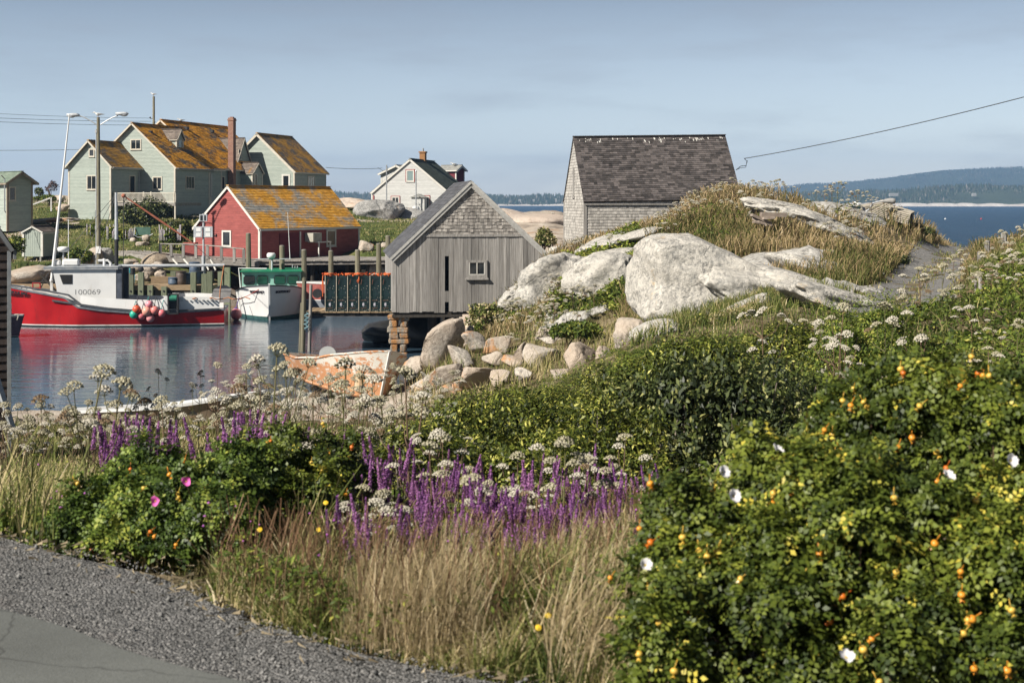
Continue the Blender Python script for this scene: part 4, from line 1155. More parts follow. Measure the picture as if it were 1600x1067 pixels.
M_['red_hull'] = worn('red_hull_paint', (.46, .010, .016, 1), (.60, .018, .022, 1), (.20, .03, .03, 1), .55, .35)
M_['white_paint'] = worn('worn_white_boat_paint', (.80, .80, .79, 1), (.90, .90, .89, 1), (.5, .43, .34, 1), .4, .4, .58)
M_['hull_stripe'] = simple('grey_rub_paint', (.12, .14, .16), (.2, .22, .25), .5, 5)
M_['hull_dark'] = simple('dark_bottom_paint', (.015, .02, .018), (.03, .04, .035), .6, 4)
M_['white_worn'] = simple('worn_white_paint', (.50, .48, .44), (.70, .69, .67), .6, 2.2, hi=.5)
M_['mint'] = simple('mint_paint', (.26, .50, .42), (.32, .57, .48), .45, 3)
M_['green_edge'] = simple('green_edge_paint', (.01, .26, .13), None, .4)
M_['bgreen'] = simple('pale_bluegreen_bottom', (.03, .10, .10), (.07, .18, .17), .6, 4)
M_['text'] = simple('black_lettering', (.03, .02, .03), None, .6)
M_['orange_rope'] = simple('orange_rope', (.75, .16, .04), None, .7)

# red boat, broadside, bow to the left
Lr = 13.2
o_ = W(349, 508, 80.4)
rb = thing('fishing_boat', 'long red fishing boat with white wheelhouse moored along the wharf', 'boat', (o_.x, 81.2, 0), R(187))
# local +x = towards bow; rotated by 172 deg -> bow left and slightly nearer; local +y faces the camera... y flips
half = ((0, 1.6), (.25, 1.95), (.55, 1.95), (.75, 1.5), (.9, .75), (1, .03))
wlt = ((0, 1.4), (.3, 1.8), (.6, 1.6), (.8, .95), (.93, .3), (1, .02))
k_ = 80.5 / F
zz = lambda py: CZ - (py - HY) * k_
sh = ((0, zz(482.5)), (.13, zz(484.5)), (.24, zz(486)), (.37, zz(485.5)), (.49, zz(482)), (.60, zz(476.5)), (.66, zz(461.5)), (.79, zz(453.5)), (.905, zz(446)), (1, zz(440)))
ringr = hull(rb, Lr, half, wlt, sh, 1.1, [M_['red_hull'], M_['white_worn'], M_['hull_dark'], M_['hull_stripe'], M_['white_worn'], M_['white_worn']], stripe=.06, bottom=.06, open_t=(0, .42), cap=.1, nt=90)


def bx_(px, ly=1.8):   # local x of a photo column on the near side
    # world x = o.x + cos172*lx - sin172*ly ; y = 81.2 + sin172*lx + cos172*ly
    c, s = math.cos(R(187)), math.sin(R(187)); k = (px - 800) / F
    return (k * (81.2 + c * ly) - o_.x + s * ly) / (c - k * s)


def bz_(py, lx, ly=1.8):
    c, s = math.cos(R(187)), math.sin(R(187)); D = 81.2 + s * lx + c * ly
    return CZ - (py - HY) / F * D


# raised white bulwark in front of the wheelhouse to the stern with the dark break line
def side_pts(px, py_top, py_bot, ly):
    x = bx_(px, ly); return x, bz_(py_top, x, ly), bz_(py_bot, x, ly)


pr = [(px, t_, b_) for px, t_, b_ in ((125, 462, 476), (150, 466, 480), (180, 467, 483), (215, 468.5, 485.5), (250, 469, 486.5), (258, 464.5, 486.5), (300, 464, 485.5), (342, 465.5, 483.5))]
for s_ in (1, -1):
    mb = MB()
    for (a, at, ab), (b, bt, bb) in zip(pr[:-1], pr[1:]):
        xa, za, za2 = side_pts(a, at, ab, 1.86); xb, zb, zb2 = side_pts(b, bt, bb, 1.86)
        wa, wb = interp(half, xa / Lr) - .06, interp(half, xb / Lr) - .06
        mb.add([(xa, s_ * wa, za2 - .15), (xb, s_ * wb, zb2 - .15), (xb, s_ * (wb - .08), zb), (xa, s_ * (wa - .08), za), (xa, s_ * (wa - .13), za2 - .15), (xb, s_ * (wb - .13), zb2 - .15), (xb, s_ * (wb - .13), zb), (xa, s_ * (wa - .13), za)],
               [(0, 1, 2, 3), (4, 7, 6, 5), (3, 2, 6, 7), (0, 3, 7, 4), (1, 5, 6, 2)], .5)
    mb.build('bulwark', M_['white_paint'], rb)
# dark break line from foredeck down to the rubbing strake
mb = MB()
def on_side(px, py, off=.02):
    x = bx_(px, 1.7)
    for _ in range(4):
        z = bz_(py, x, 1.7); sh_ = interp(sh, min(x / Lr, 1)); q = max(0, min(1, z / sh_)); w = interp(wlt, x / Lr); b = interp(half, x / Lr); ly = w + (b - w) * q + off
        x = bx_(px, ly)
    return Vector((x, ly, bz_(py, x, ly)))
M_['strake'] = simple('dark_strake', (.05, .055, .065), (.09, .095, .105), .5, 5)
for path in (((18, 446), (60, 452), (107, 461), (126, 475.5)), ((82, 469.5), (126, 476), (170, 482), (215, 485.5), (262, 486), (300, 484.5), (343, 482.5))):
    ps = [on_side(a, b, .03) for a, b in path]
    for a, b in zip(ps[:-1], ps[1:]): mb.bar(a, b, .08, .09, tone=.5)
mb.build('rubbing_strake', M_['strake'], rb)
# wheelhouse
xa, xb, xt = bx_(181, 1.5), bx_(90, 1.5), bx_(82, 1.5)
zt = bz_(421, xa, 1.5); zr = bz_(418, xa, 1.5)
mb = MB(); yb_ = 1.45
z0_ = 1.0
poly = [(xa, z0_), (xb - .15, z0_), (xt, zt), (xa, zt)]
mb.prism(poly, 1, -yb_, yb_, .5); hw_ = mb.build('wheelhouse', M_['white_paint'], rb)
mb = MB(); mb.box(xa - .12, xt + .45, -yb_ - .12, yb_ + .12, zt, zt + .10, .5); mb.box(xa - .13, xt + .47, -yb_ - .14, yb_ + .14, zt + .10, zt + .16, .9)
mb.build('wheelhouse_roof', simple('grey_roof_edge', (.25, .29, .34), (.5, .5, .5), .5, 3), rb)
mb = MB(); x1, x0 = bx_(93.5, 1.5), bx_(111, 1.5); z0, z1 = bz_(443, x0, 1.5), bz_(430, x0, 1.5)
mb.prism([(x0 - .06, z0 - .03), (x1 - .15, z0 - .03), (x1 + .03, z1 + .03), (x0 - .06, z1 + .03)], 1, yb_ - .001, yb_ + .02, .5); wf = mb.build('window', M_['black'], rb)
mb = MB(); mb.prism([(x0, z0 + .03), (x1 - .2, z0 + .03), (x1 - .04, z1 - .03), (x0, z1 - .03)], 1, yb_ + .02, yb_ + .03, .5); mb.build('pane', M_['glass'], wf)
mb = MB()
for yy in (-.95, 0, .95):
    m_ = Matrix.Translation((xt - .13, yy, zt - .62)) @ Matrix.Rotation(R(12), 4, 'Y')
    q = MB(m_); q.box(-.03, .05, -.38, .38, -.28, .28, .5); q.build('window', M_['glass'], rb)
# stencilled number, dark post behind house
num = Matrix.Translation((bx_(114.5, 1.5), yb_ + .004, bz_(460.5, bx_(130, 1.5), 1.5))) @ Matrix.Rotation(math.pi, 4, 'Z') @ Matrix.Rotation(R(90), 4, 'X')
text_mesh('registration_number', '100069', .44, simple('faded_grey_lettering', (.2, .2, .2), None, .7), rb, num @ Matrix.Diagonal((1.12, .95, 1, 1)), .002, -.004)
p0, p1 = on_side(9, 452, .04), on_side(52, 457.5, .04); d = (p1 - p0).normalized(); u_ = (on_side(30, 450, .04) - on_side(30, 460, .04)).normalized(); n_ = d.cross(u_).normalized(); u_ = n_.cross(d)
bn = Matrix((d, u_, n_)).transposed().to_4x4(); bn.translation = on_side(9, 456.5, .05) + n_ * .05
text_mesh('boat_name', 'HARBOUR MIST', .2, M_['text'], rb, bn, .03, .004)
mb = MB(); xq = bx_(184, 1.3); mb.box(xa - .3, xa - .002, yb_ - .3, yb_ - .02, 1.1, zt - .002, .5); mb.box(xa - .3, xa - .002, -yb_ + .02, -yb_ + .3, 1.1, zt - .002, .5); mb.box(xa - .02, xa - .003, -yb_ + .35, yb_ - .35, 1.15, zt - .15, .5); mb.build('door_frame_dark_opening', simple('blue_grey_frame_and_shade', (.05, .06, .085), (.11, .125, .16), .5), rb)  # middle box is a dark panel standing for the shade in the open doorway
# mast, exhaust, antenna, roof gear
xm = bx_(182, 0.2)
mb = MB(); mb.tube([(xm, .2, zt - 1.5), (xm, .2, bz_(374, xm, .2))], .11, 10); mb.build('mast_base', M_['black'], rb)
mb = MB(); mb.tube([(xm, .2, bz_(374, xm, .2)), (xm + .02, .2, bz_(301, xm, .2))], [.1, .075], 10, tone=.6); mb.build('mast', M_['pole_metal'], rb)
mb = MB(); xe_ = bx_(351, .2); zb_ = bz_(415.5, xm, .2); mb.tube([(xm - .3, .2, zb_), (xe_, .2, bz_(414.5, xe_, .2))], .085, 10, tone=.8); mb.build('boom', M_['pole_metal'], rb)
mb = MB(); mb.tube([(xm - .9, .2, zb_ - .5), (xm - .9, .2, zb_ - .12)], .14, 8); mb.ball((xm - 1.35, .2, zb_ - .2), .17, 10); mb.build('winch_block', M_['black'], rb)
mb = MB(); xa_ = bx_(80.5, .6); za_ = bz_(440, xa_, .6); xt_ = bx_(108.5, .6); zt_ = bz_(179, xt_, .6); pA = Vector((xa_, .6, za_)); pB = Vector((xt_, .6, zt_))
mb.tube([pA, pA.lerp(pB, .35), pA.lerp(pB, .7), pB], [.09, .075, .055, .035], 8, tone=.9); mb.build('antenna_mast', M_['white_paint'], rb)
mb = MB(); mb.bar(pA + Vector((0, 0, -.6)), pA + Vector((.0, 0, .1)), .14, .14); mb.ball(pA + Vector((0, 0, .05)), .12, 8); mb.build('mast_foot', M_['white_worn'], rb)
mb = MB(); x_ = bx_(99, .5); z_ = bz_(388, x_, .5); mb.tube([(x_, .5, zt), (x_, .5, z_ - .25)], .04, 8); mb.box(x_ - .3, x_ + .3, .45, .55, zt + .15, zt + .19); mb.build('radar_stand', M_['pole_metal'], rb)
mb = MB(); mb.lathe([(.1, -.22), (.3, -.18), (.33, -.04), (.3, .06), (.1, .1)], 16, (x_, .5, z_)); mb.build('radar_dome', M_['white_paint'], rb, True)
mb = MB(); x_ = bx_(107, 0); mb.tube([(x_, 0, zt), (x_, 0, bz_(343, x_, 0))], .022, 6); mb.build('whip_antenna', M_['white_paint'], rb)
mb = MB(); x_ = bx_(110, .4); mb.box(x_ - .5, x_ + .4, .0, .7, zt + .16, zt + .55); mb.box(x_ + .5, x_ + .95, .1, .6, zt + .16, zt + .5); lr_ = mb.build('liferaft', M_['white_paint'], rb)
lr_.modifiers.new('bevel', 'BEVEL').width = .08
mb = MB(); x_ = bx_(163, .4); mb.tube([(x_, .4, zt + .1), (x_, .4, bz_(404, x_, .4))], .08, 10); mb.tube([(x_ + .35, .4, zt + .45), (x_ - .2, .4, zt + .45), (x_ - .35, .4, zt + .3), (x_ - .35, .4, zt + .1)], .07, 8); mb.build('exhaust_pipe', M_['white_paint'], rb)
# rust-red derrick pole slanting to the right, guy lines
mb = MB(); x0, x1 = bx_(193, -.8), bx_(300, -.8); pa = Vector((x0, -.8, bz_(306, x0, -.8))); pb = Vector((x1, -.8, bz_(379, x1, -.8)))
mb.tube([pa, pa.lerp(pb, .5), pb], [.035, .065, .04], 8); mb.ball(pa, .13, 10); mb.build('derrick_pole', simple('rusty_pole_paint', (.34, .10, .055), (.44, .16, .09), .7, 6), rb)
mb = MB()
tp = Vector((xm + .02, .2, bz_(303, xm, .2)))
for q in ((bx_(120, .5), .5, zt + .1), (bx_(146, .5), .5, zt + .1), (bx_(60, .5), .3, 2.3)): mb.tube([tp, q], .014, 4)
mb.tube([pa, (x0, -.8, 1.4)], .02, 4); mb.tube([pb, (bx_(355, 0), 0, 2.8)], .014, 4)
mb.tube([(bx_(190, .2), .2, zb_ - .25), (bx_(345, .2), .2, zb_ - .35)], .012, 4); mb.build('rigging', M_['wire'], rb)
# anchor on the foredeck
xk = bx_(72, .3); zk = interp(sh, xk / Lr) + .1
mb = MB(); mb.bar((xk - .55, .4, zk), (xk + .3, .3, zk + .9), .07, .1); mb.bar((xk - .1, .3, zk + .9), (xk + .35, .3, zk + .05), .05, .06); mb.bar((xk - .35, .35, zk + .5), (xk + .75, .3, zk + .5), .045, .05); mb.build('anchor', M_['dark_wood'], rb)
mb = MB(); xk = bx_(57, .3); zk = interp(sh, xk / Lr) + .1; mb.box(xk - .25, xk + .25, .2, .4, zk, zk + .1); mb.tube([(xk - .2, .3, zk), (xk - .2, .3, zk + .35), (xk + .2, .3, zk + .35), (xk + .2, .3, zk)], .05, 6); mb.build('bollard', simple('red_metal', (.4, .03, .03), None, .5), rb)
# bow rail cleats
for px in (33, 41): mb = MB(); xk = bx_(px, .9); zk = interp(sh, xk / Lr) + .06; mb.tube([(xk - .15, .8, zk + .12), (xk + .15, .8, zk + .12)], .05, 6); mb.tube([(xk, .8, zk), (xk, .8, zk + .12)], .04, 6); mb.build('cleat', M_['metal'], rb)
# pot hauler with green spool
x0, x1 = bx_(279, 2.0), bx_(262, 2.0); z0, z1 = bz_(491, x0, 2.0), bz_(459, x0, 2.0)
mb = MB(); mb.box(x0, x0 + .08, 1.95, 2.15, z0, z1); mb.box(x1 - .08, x1, 1.95, 2.15, z0, z1); mb.box(x0, x1, 1.95, 2.15, z0, z0 + .07); mb.box(x0, x1, 1.75, 1.94, z0 + .3, z1, .5); hf = mb.build('hauler', M_['black'], rb)
mb = MB(); zc = bz_(466, x0, 2.0); mb.tube([(x0 + .1, 2.0, zc), (x1 - .1, 2.0, zc)], .17, 12); mb.build('spool', simple('green_line', (.01, .13, .07), (.05, .3, .2), .5, 30), hf)
# slatted stern deck with ropes
mb = MB()
for q in range(9):
    xx = bx_(286 + q * 6.5, 1.2); mb.bar((xx, 1.75, 1.42 + .02 * (q % 2)), (xx + .35, .2, 1.5), .09, .05, tone=.9)
mb.build('trap_rack', M_['white_worn'], rb)
mb = MB(); xx = bx_(318, 0)
pl = [(xx + 1.2 - .3 * q, 1.5 - .25 * math.sin(q * 1.7), 1.5 + .06 * math.cos(q * 2.1)) for q in range(14)]
mb.tube(pl, .03, 5); pl = [(bx_(343, .6), .6, 1.2), (bx_(344, .6), .6, 1.9), (bx_(350, .3), .3, zb_)]; mb.tube(pl, .035, 5)
mb.build('rope', simple('rusty_orange_rope', (.42, .16, .06), None, .8), rb)
mb = MB(); pts_ = [(0, 0), (.95, -.02), (1.05, .25), (.9, .75), (.6, .95), (.2, .98), (-.1, .8)]; x_ = bx_(358, -.2)
mb.prism([(x_ + a, 1.15 + b) for a, b in pts_], 1, -.6, -.52, .5); mb.build('stern_board', simple('grey_board', (.26, .25, .25), (.36, .35, .34), .7), rb)

# buoys hanging over the red side
BU = [(213.5, 483.5, 6.6, 'orange_red'), (209, 491.5, 6.4, 'green'), (233, 475.5, 5.8, 'pink'), (229, 486.5, 7.2, 'peach'), (241.5, 485, 6.6, 'salmon'), (252.5, 489.5, 6.0, 'coral_pink'), (221.5, 493.5, 5.8, 'rose'), (235, 497, 6.4, 'pale_rose')]
BC = {'orange_red': (.55, .09, .04), 'green': (.02, .38, .26), 'pink': (.75, .28, .33), 'peach': (.72, .33, .25), 'salmon': (.70, .22, .2), 'coral_pink': (.72, .18, .2), 'rose': (.6, .15, .17), 'pale_rose': (.66, .26, .27)}
BL = ['orange red round buoy uppermost left of the cluster on the red hull', 'green round buoy hanging on the red hull', 'pink round buoy topmost of the cluster on the red hull', 'large peach round buoy in the middle of the cluster', 'salmon round buoy right of the large peach buoy', 'coral pink round buoy rightmost of the cluster on the red hull', 'rose round buoy below and right of the green buoy', 'pale rose round buoy lowest of the cluster on the red hull']
for i, ((px, py, r_, cn), lb) in enumerate(zip(BU, BL)):
    rr = r_ * 79.3 / F; D = 78.95 - (.25 if i in (3, 5, 7) else 0)
    q_ = on_side(px, py, rr * .95); p = Vector(rb.location) + Matrix.Rotation(R(187), 3, 'Z') @ q_
    b = thing('buoy', lb, 'buoy', p, 0, 'round buoys hanging on the red boat')
    mt = simple('buoy_' + cn, BC[cn], tuple(min(1, c * 1.25) for c in BC[cn]), .4, 4)
    mb = MB(); mb.ball((0, 0, 0), rr, 18, (1, 1, 1.04), .5); mb.build('float', mt, b, True)
    mb = MB(); mb.tube([(0, 0, rr * .9), (0, 0, rr * 1.25)], rr * .22, 8); mb.tube([(0, 0, rr * 1.2), (.02, .1, rr * 1.25 + .25), (.03, .35, rr * 1.25 + .45)], .02, 5); mb.build('eyelet', simple('teal_rope', (.05, .3, .28), None, .7) if i % 2 else M_['wire'], b)

# white and mint boat, bow towards the camera
D0 = 83.0; bw = W(421, 500, D0)
wb = thing('lobster_boat', 'white lobster boat with mint green wheelhouse moored bow towards the camera', 'boat', (0, 0, 0))
Lw = 10.5
hd = Vector((.135, -.99, 0)).normalized(); an_ = math.atan2(hd.y, hd.x)
stern = Vector((bw.x, bw.y, 0)) - hd * (Lw - .5)
wb.location = stern; wb.rotation_euler = (0, 0, an_)
half = ((0, 1.85), (.3, 2.12), (.6, 2.14), (.76, 1.85), (.88, 1.2), (.96, .55), (1, .05))
wlt = ((0, 1.7), (.3, 2.0), (.6, 1.95), (.75, 1.5), (.88, .85), (.96, .35), (1, .03))
kz = D0 / F
sh2 = ((0, 1.05), (.4, 1.2), (.7, 1.6), (.85, 1.9), (1, CZ - (446 - HY) * kz))
rw_ = hull(wb, Lw, half, wlt, sh2, .7, [M_['white_paint'], M_['white_paint'], M_['bgreen'], M_['strake'], M_['mint'], M_['white_worn']], bottom=.2, stripe=.04, open_t=(0, .45), draft=.5)
mb = MB(); xs_l = Lw - .02; mb.bar((xs_l + .03, 0, CZ - (443 - HY) * kz), (xs_l - .62, 0, .0), .1, .1, up=(1, 0, 0), tone=.8); mb.build('stem', M_['white_paint'], wb)
zt2 = CZ - (424.5 - HY) * (86.5 / F); cx = Lw * .60; cx0 = Lw * .3
hwid = (467 - 371) / 2 * 86.5 / F
mb = MB(); mb.prism([(cx0, 1.0), (cx + .15, 1.0), (cx, zt2), (cx0, zt2)], 1, -hwid + .1, hwid - .1, .5); mb.build('wheelhouse', M_['mint'], wb)
mb = MB(); mb.box(cx0 - .3, cx + .3, -hwid, hwid, zt2 + .001, zt2 + .06, .5); rf = mb.build('wheelhouse_roof', M_['green_edge'], wb)
for k, (a, b) in enumerate(((375.5, 393.5), (396, 413.5), (422.5, 441), (443.5, 461))):
    # local y: +y is to the right of heading -> image left? heading towards camera: local +y points image right
    y0 = (a - 418.7) * 86.2 / F; y1 = (b - 418.7) * 86.2 / F; z1 = CZ - (431 - HY) * 86.2 / F; z0 = CZ - (445.5 - HY) * 86.2 / F
    mb = MB(); ch = .1
    mb.prism([(y0 + ch, z0), (y1 - ch, z0), (y1, z0 + ch), (y1, z1 - ch), (y1 - ch, z1), (y0 + ch, z1), (y0, z1 - ch), (y0, z0 + ch)], 0, cx + .06, cx + .13, .5)
    w_ = mb.build('window', M_['black'], wb); e = .05
    mb = MB(); mb.prism([(y0 + ch, z0 + e), (y1 - ch, z0 + e), (y1 - e, z0 + ch), (y1 - e, z1 - ch), (y1 - ch, z1 - e), (y0 + ch, z1 - e), (y0 + e, z1 - ch), (y0 + e, z0 + ch)], 0, cx + .13, cx + .14, .5)
    mb.build('pane', simple('green_tinted_pane', (.01, .07, .045), None, .1, spec=.6) if k != 0 else M_['glass'], w_)
mb = MB(); mb.box(cx + .02, cx + .17, -hwid + .1, hwid - .1, 1.5, CZ - (447.5 - HY) * 86.2 / F, .5); mb.build('white_band', M_['white_paint'], wb)
mb = MB(); yy = 0.0; mb.tube([(cx - 1, yy, zt2), (cx - 1, yy, zt2 + .72)], .06, 8); mb.tube([(cx - 1, -1.0, zt2 + .72), (cx - 1, 1.15, zt2 + .72)], .035, 6); mb.build('radar_stand', M_['pole_metal'], wb)
mb = MB(); mb.lathe([(.15, .75), (.2, .78), (.27, .86), (.27, 1.02), (.2, 1.1)], 16, (cx - 1, -.05, zt2)); mb.build('radar_dome', M_['white_paint'], wb, True)
mb = MB(); mb.tube([(cx - 1, 1.1, zt2 + .7), (cx - 1, .95, zt2 + 3.6)], [.03, .012], 6); mb.build('whip_antenna', M_['white_paint'], wb)
mb = MB(); mb.tube([(cx - .2, -hwid + .05, 1.2), (cx - .2, -hwid - .1, zt2 + .2), (cx - .2, -.3, zt2 + .16)], .05, 6); mb.build('frame_pipe', M_['white_paint'], wb)
mb = MB()
for q in (1.25, 1.4, 1.55): mb.tube([(cx - 1.4, q, zt2), (cx - 1.4, q, zt2 + .35 - .08 * (q > 1.3))], .04, 6)
mb.build('exhaust_pipe', M_['metal'], wb)
for sgn, ax_ in ((-1, 404), (1, 440)):
    # lettering on each bow
    tt_ = .93; x_ = Lw * tt_; q = .8; z_ = interp(sh2, tt_) * q
    def bow(t_, q):
        w = interp(wlt, t_); b = interp(half, t_); s = interp(sh2, t_); rk = .7 * max(0, (t_ - .6) / .4) ** 2
        return Vector((Lw * t_ - rk * (1 - q), sgn * (w + (b - w) * q), s * q))
    a_, b_ = bow(.975, .79), bow(.885, .82)
    up = (bow(.93, .95) - bow(.93, .7)).normalized()
    d = (b_ - a_) if sgn > 0 else (a_ - b_)
    st = a_ if sgn > 0 else b_
    d.normalize(); n_ = d.cross(up).normalized(); up = n_.cross(d)
    m_ = Matrix((d, up, n_)).transposed().to_4x4(); m_.translation = st + n_ * .03
    text_mesh('boat_name', 'BOSTON M.T', .21, M_['text'], wb, m_, .02, .002)
mb = MB()
rp_ = [Vector((Lw * .96, -.3, 2.0)), Vector((Lw * .9, -1.3, 1.4)), Vector((Lw * .8, -1.75, 1.15)), Vector((Lw * .7, -2.3, 1.1))]
mb.tube(rp_, .018, 5); mb.build('mooring_rope', simple('red_rope', (.5, .06, .04), None, .7), wb)
p = W(369, 491, 83.5)
b = thing('fender_buoy', 'big pink fender ball floating between the red boat and the white boat', 'buoy', (p.x, p.y, p.z))
mb = MB(); mb.ball((0, 0, 0), .33, 20, (1, 1, 1.05), .5); mb.build('float', simple('pink_fender', (.72, .22, .24), (.8, .32, .33), .4, 3), b, True)
mb = MB(); mb.lathe([(.13, .28), (.12, .38), (.04, .42)], 10); mb.tube([(0, 0, .4), (.1, .4, .95)], .03, 5); mb.build('eyelet', simple('violet_cap', (.12, .08, .25), None, .5), b)

# small boat bow peeping out behind the dark shingled shed
p = W(-40, 528, 72.5)
sb = thing('moored_boat', 'small dark boat with white rail whose bow shows beside the dark shingled shed', 'boat', (p.x - 3.5, 72.6, 0), R(3))
Ls_ = (36 + 40) / F * 72.5 + 3.4
hull(sb, Ls_, ((0, 1.1), (.5, 1.2), (.85, .75), (1, .1)), ((0, 1.0), (.5, 1.05), (.85, .5), (1, .06)), ((0, .95), (.6, 1.05), (1, CZ - (494 - HY) / F * 72.5)), .25, [simple('plum_hull', (.09, .05, .075), (.14, .08, .11), .5), M_['white_worn'], M_['hull_dark'], M_['white_worn'], M_['white_worn'], M_['white_worn']], bottom=.05, stripe=.02, open_t=(0, .7))
mb = MB(); mb.box(Ls_ - 1.6, Ls_ - .75, -.5, .5, 1.0, 1.65); cb = mb.build('cuddy', M_['white_worn'], sb)
mb = MB(); mb.tube([(Ls_ - .35, -.35, 1.15), (Ls_ - .15, -.4, 1.2), (Ls_ - .2, -.42, .9), (Ls_ - .12, -.4, 1.15)], .035, 5); mb.build('rope', M_['cream_trim'], sb)

# ------------------------------------------------------------------ wharf behind the red boat
D = 87.5; zd = CZ - (446 - HY) / F * D
xl, xr = W(172, 0, D).x, W(352, 0, D).x
wf = thing('timber_wharf', 'low timber and concrete wharf with square greenish piles behind the red boat', 'wharf', (0, D, 0))
mb = MB(); mb.box(xl - 14, xr - .8, .25, 1.6, -1.5, zd - .32); mb.build('wall', simple('wharf_concrete', (.20, .17, .13), (.34, .29, .23), .9, 1.2, bump=.5, bscale=4), wf)
mb = MB(); mb.box(xl - 14, xr - .8, .0, 1.9, zd - .3, zd, .5); mb.build('cap_beam', M_['tan_wood'], wf)
mb = MB(); mb.box(W(223, 0, D).x, W(261, 0, D).x, 2.0, 2.6, zd, zd + .42); mb.build('curb_beam', M_['tan_wood'], wf)
for px, yt in ((206.5, 427), (222, 425.5), (236.5, 446), (258, 448), (303.5, 425.5), (320.5, 428), (329, 424.5), (346, 424), (356.5, 418), (254.5, 424)):
    x_ = W(px, 0, D).x; dd = -.25 if px != 254.5 else 2.7; zt_ = CZ - (yt - HY) / F * (D + dd)
    mb = MB(); mb.box(x_ - .16, x_ + .16, dd - .1, dd + .2, -1.5 if px != 254.5 else 1.2, zt_); pl_ = mb.build('pile', M_['green_pile'], wf)
    if px < 310 and px != 254.5: mb = MB(); mb.tube([(x_, dd - .13, 1.45), (x_, dd - .09, 1.45)], .06, 8); mb.build('bolt', M_['black'], pl_)
mb = MB(); 
for q in range(6): x_ = W(180 + q * 28, 0, D).x; mb.box(x_ - .2, x_ + .2, .05, .22, -1, zd - .3)
mb.build('facing', M_['dark_wood'], wf)
# barrels and things on the wharf
BM = simple('blue_barrel_plastic', (.045, .075, .12), (.09, .13, .19), .5, 4)


def barrel(px, pyb, pyt, D, lb, mat=BM, w=.3):
    p = W(px, pyb, D); h = (pyb - pyt) / F * D
    o = thing('barrel', lb, 'barrel', p, 0, 'barrels on the wharf')
    mb = MB(); mb.lathe([(w * .9, 0), (w, .05), (w * 1.03, h * .33), (w, h * .36), (w * 1.03, h * .66), (w, h * .7), (w * .95, h)], 16); mb.build('barrel_body', mat, o, True)
    mb = MB(); mb.lathe([(w * 1.04, h - .06), (w * 1.06, h), (w * .9, h + .03)], 16); mb.build('rim', mat, o)


zbx = zd
for px, D_, lb, yt in ((283, 88.3, 'dark brown barrel at the left end of the barrels on the wharf', 424), (291, 88.6, 'blue grey barrel just right of the dark brown barrel', 427), (304, 88.9, 'dark blue barrel below the grey railing on the wharf', 410), (310, 89.3, 'blue barrel standing beside the sign post', 424), (271, 88.2, 'short blue tub left of the dark brown barrel', 434)):
    yb_ = HY + (CZ - zd) / D_ * F
    barrel(px, yb_, yt, D_, lb, simple('brown_barrel_plastic', (.07, .045, .035), (.12, .09, .07), .6) if px == 283 else BM, .32)
# teal tarp heap
o = thing('tarp', 'bright teal tarpaulin hanging over gear on the wharf', 'tarp', W(199, 446, 88.2))
mb = MB(); pt = [(-.38, 1.0), (.5, 1.05), (.42, .1), (.1, .05), (-.05, .5), (-.3, .62)]
vs = []; N_ = 8
for a in range(N_ + 1):
    for b in range(N_ + 1):
        u, v_ = a / N_, b / N_; x_ = -.4 + .9 * u - .15 * v_ * (1 - u); z_ = 1.05 - v_ * (.95 * u + .4 * (1 - u)); vs.append((x_, .1 * math.sin(u * 9) * v_ - .25 * v_, z_ + .03 * math.sin(u * 14)))
mb.add(vs, [(a * (N_ + 1) + b, a * (N_ + 1) + b + 1, (a + 1) * (N_ + 1) + b + 1, (a + 1) * (N_ + 1) + b) for a in range(N_) for b in range(N_)])
mb.build('cloth', simple('teal_tarp', (.02, .22, .28), (.03, .3, .36), .6), o)
mb = MB(); mb.box(-.62, -.2, -.1, .3, .4, .95); mb.box(-.6, -.1, 0, .4, 0, .4, .1); mb.build('gear_box', simple('grey_box', (.22, .22, .22), None, .7), o)

# ------------------------------------------------------------------ boardwalk with railing
bwk = thing('boardwalk', 'weathered grey boardwalk on posts carrying the red shed and its railing', 'boardwalk', (0, 0, 0))
P0 = W(185, 392, 98); P1 = W(250, 399, 94.5); P2 = W(405, 407.5, 92.3); P3 = W(612, 405.5, 91.5)


def deck_seg(a, b, depth, th, mat, name='deck', n=None):
    mb = MB(); d = (b - a); L = Vector((d.x, d.y, 0)).length; nr_ = Vector((-d.y, d.x, 0)).normalized()
    n = n or int(L / .16)
    for i in range(n):
        s0, s1 = i / n, (i + .93) / n; A_, B_ = a.lerp(b, s0), a.lerp(b, s1); w = -.05 * random.random()
        vs = [A_ + nr_ * w, B_ + nr_ * w, B_ + nr_ * depth, A_ + nr_ * depth]; vs = [Vector(v_) for v_ in vs] + [Vector(v_) - Vector((0, 0, th)) for v_ in vs]
        mb.add(vs, [(0, 1, 2, 3), (7, 6, 5, 4), (0, 4, 5, 1), (1, 5, 6, 2), (2, 6, 7, 3), (3, 7, 4, 0)])
    return mb.build(name, mat, bwk)


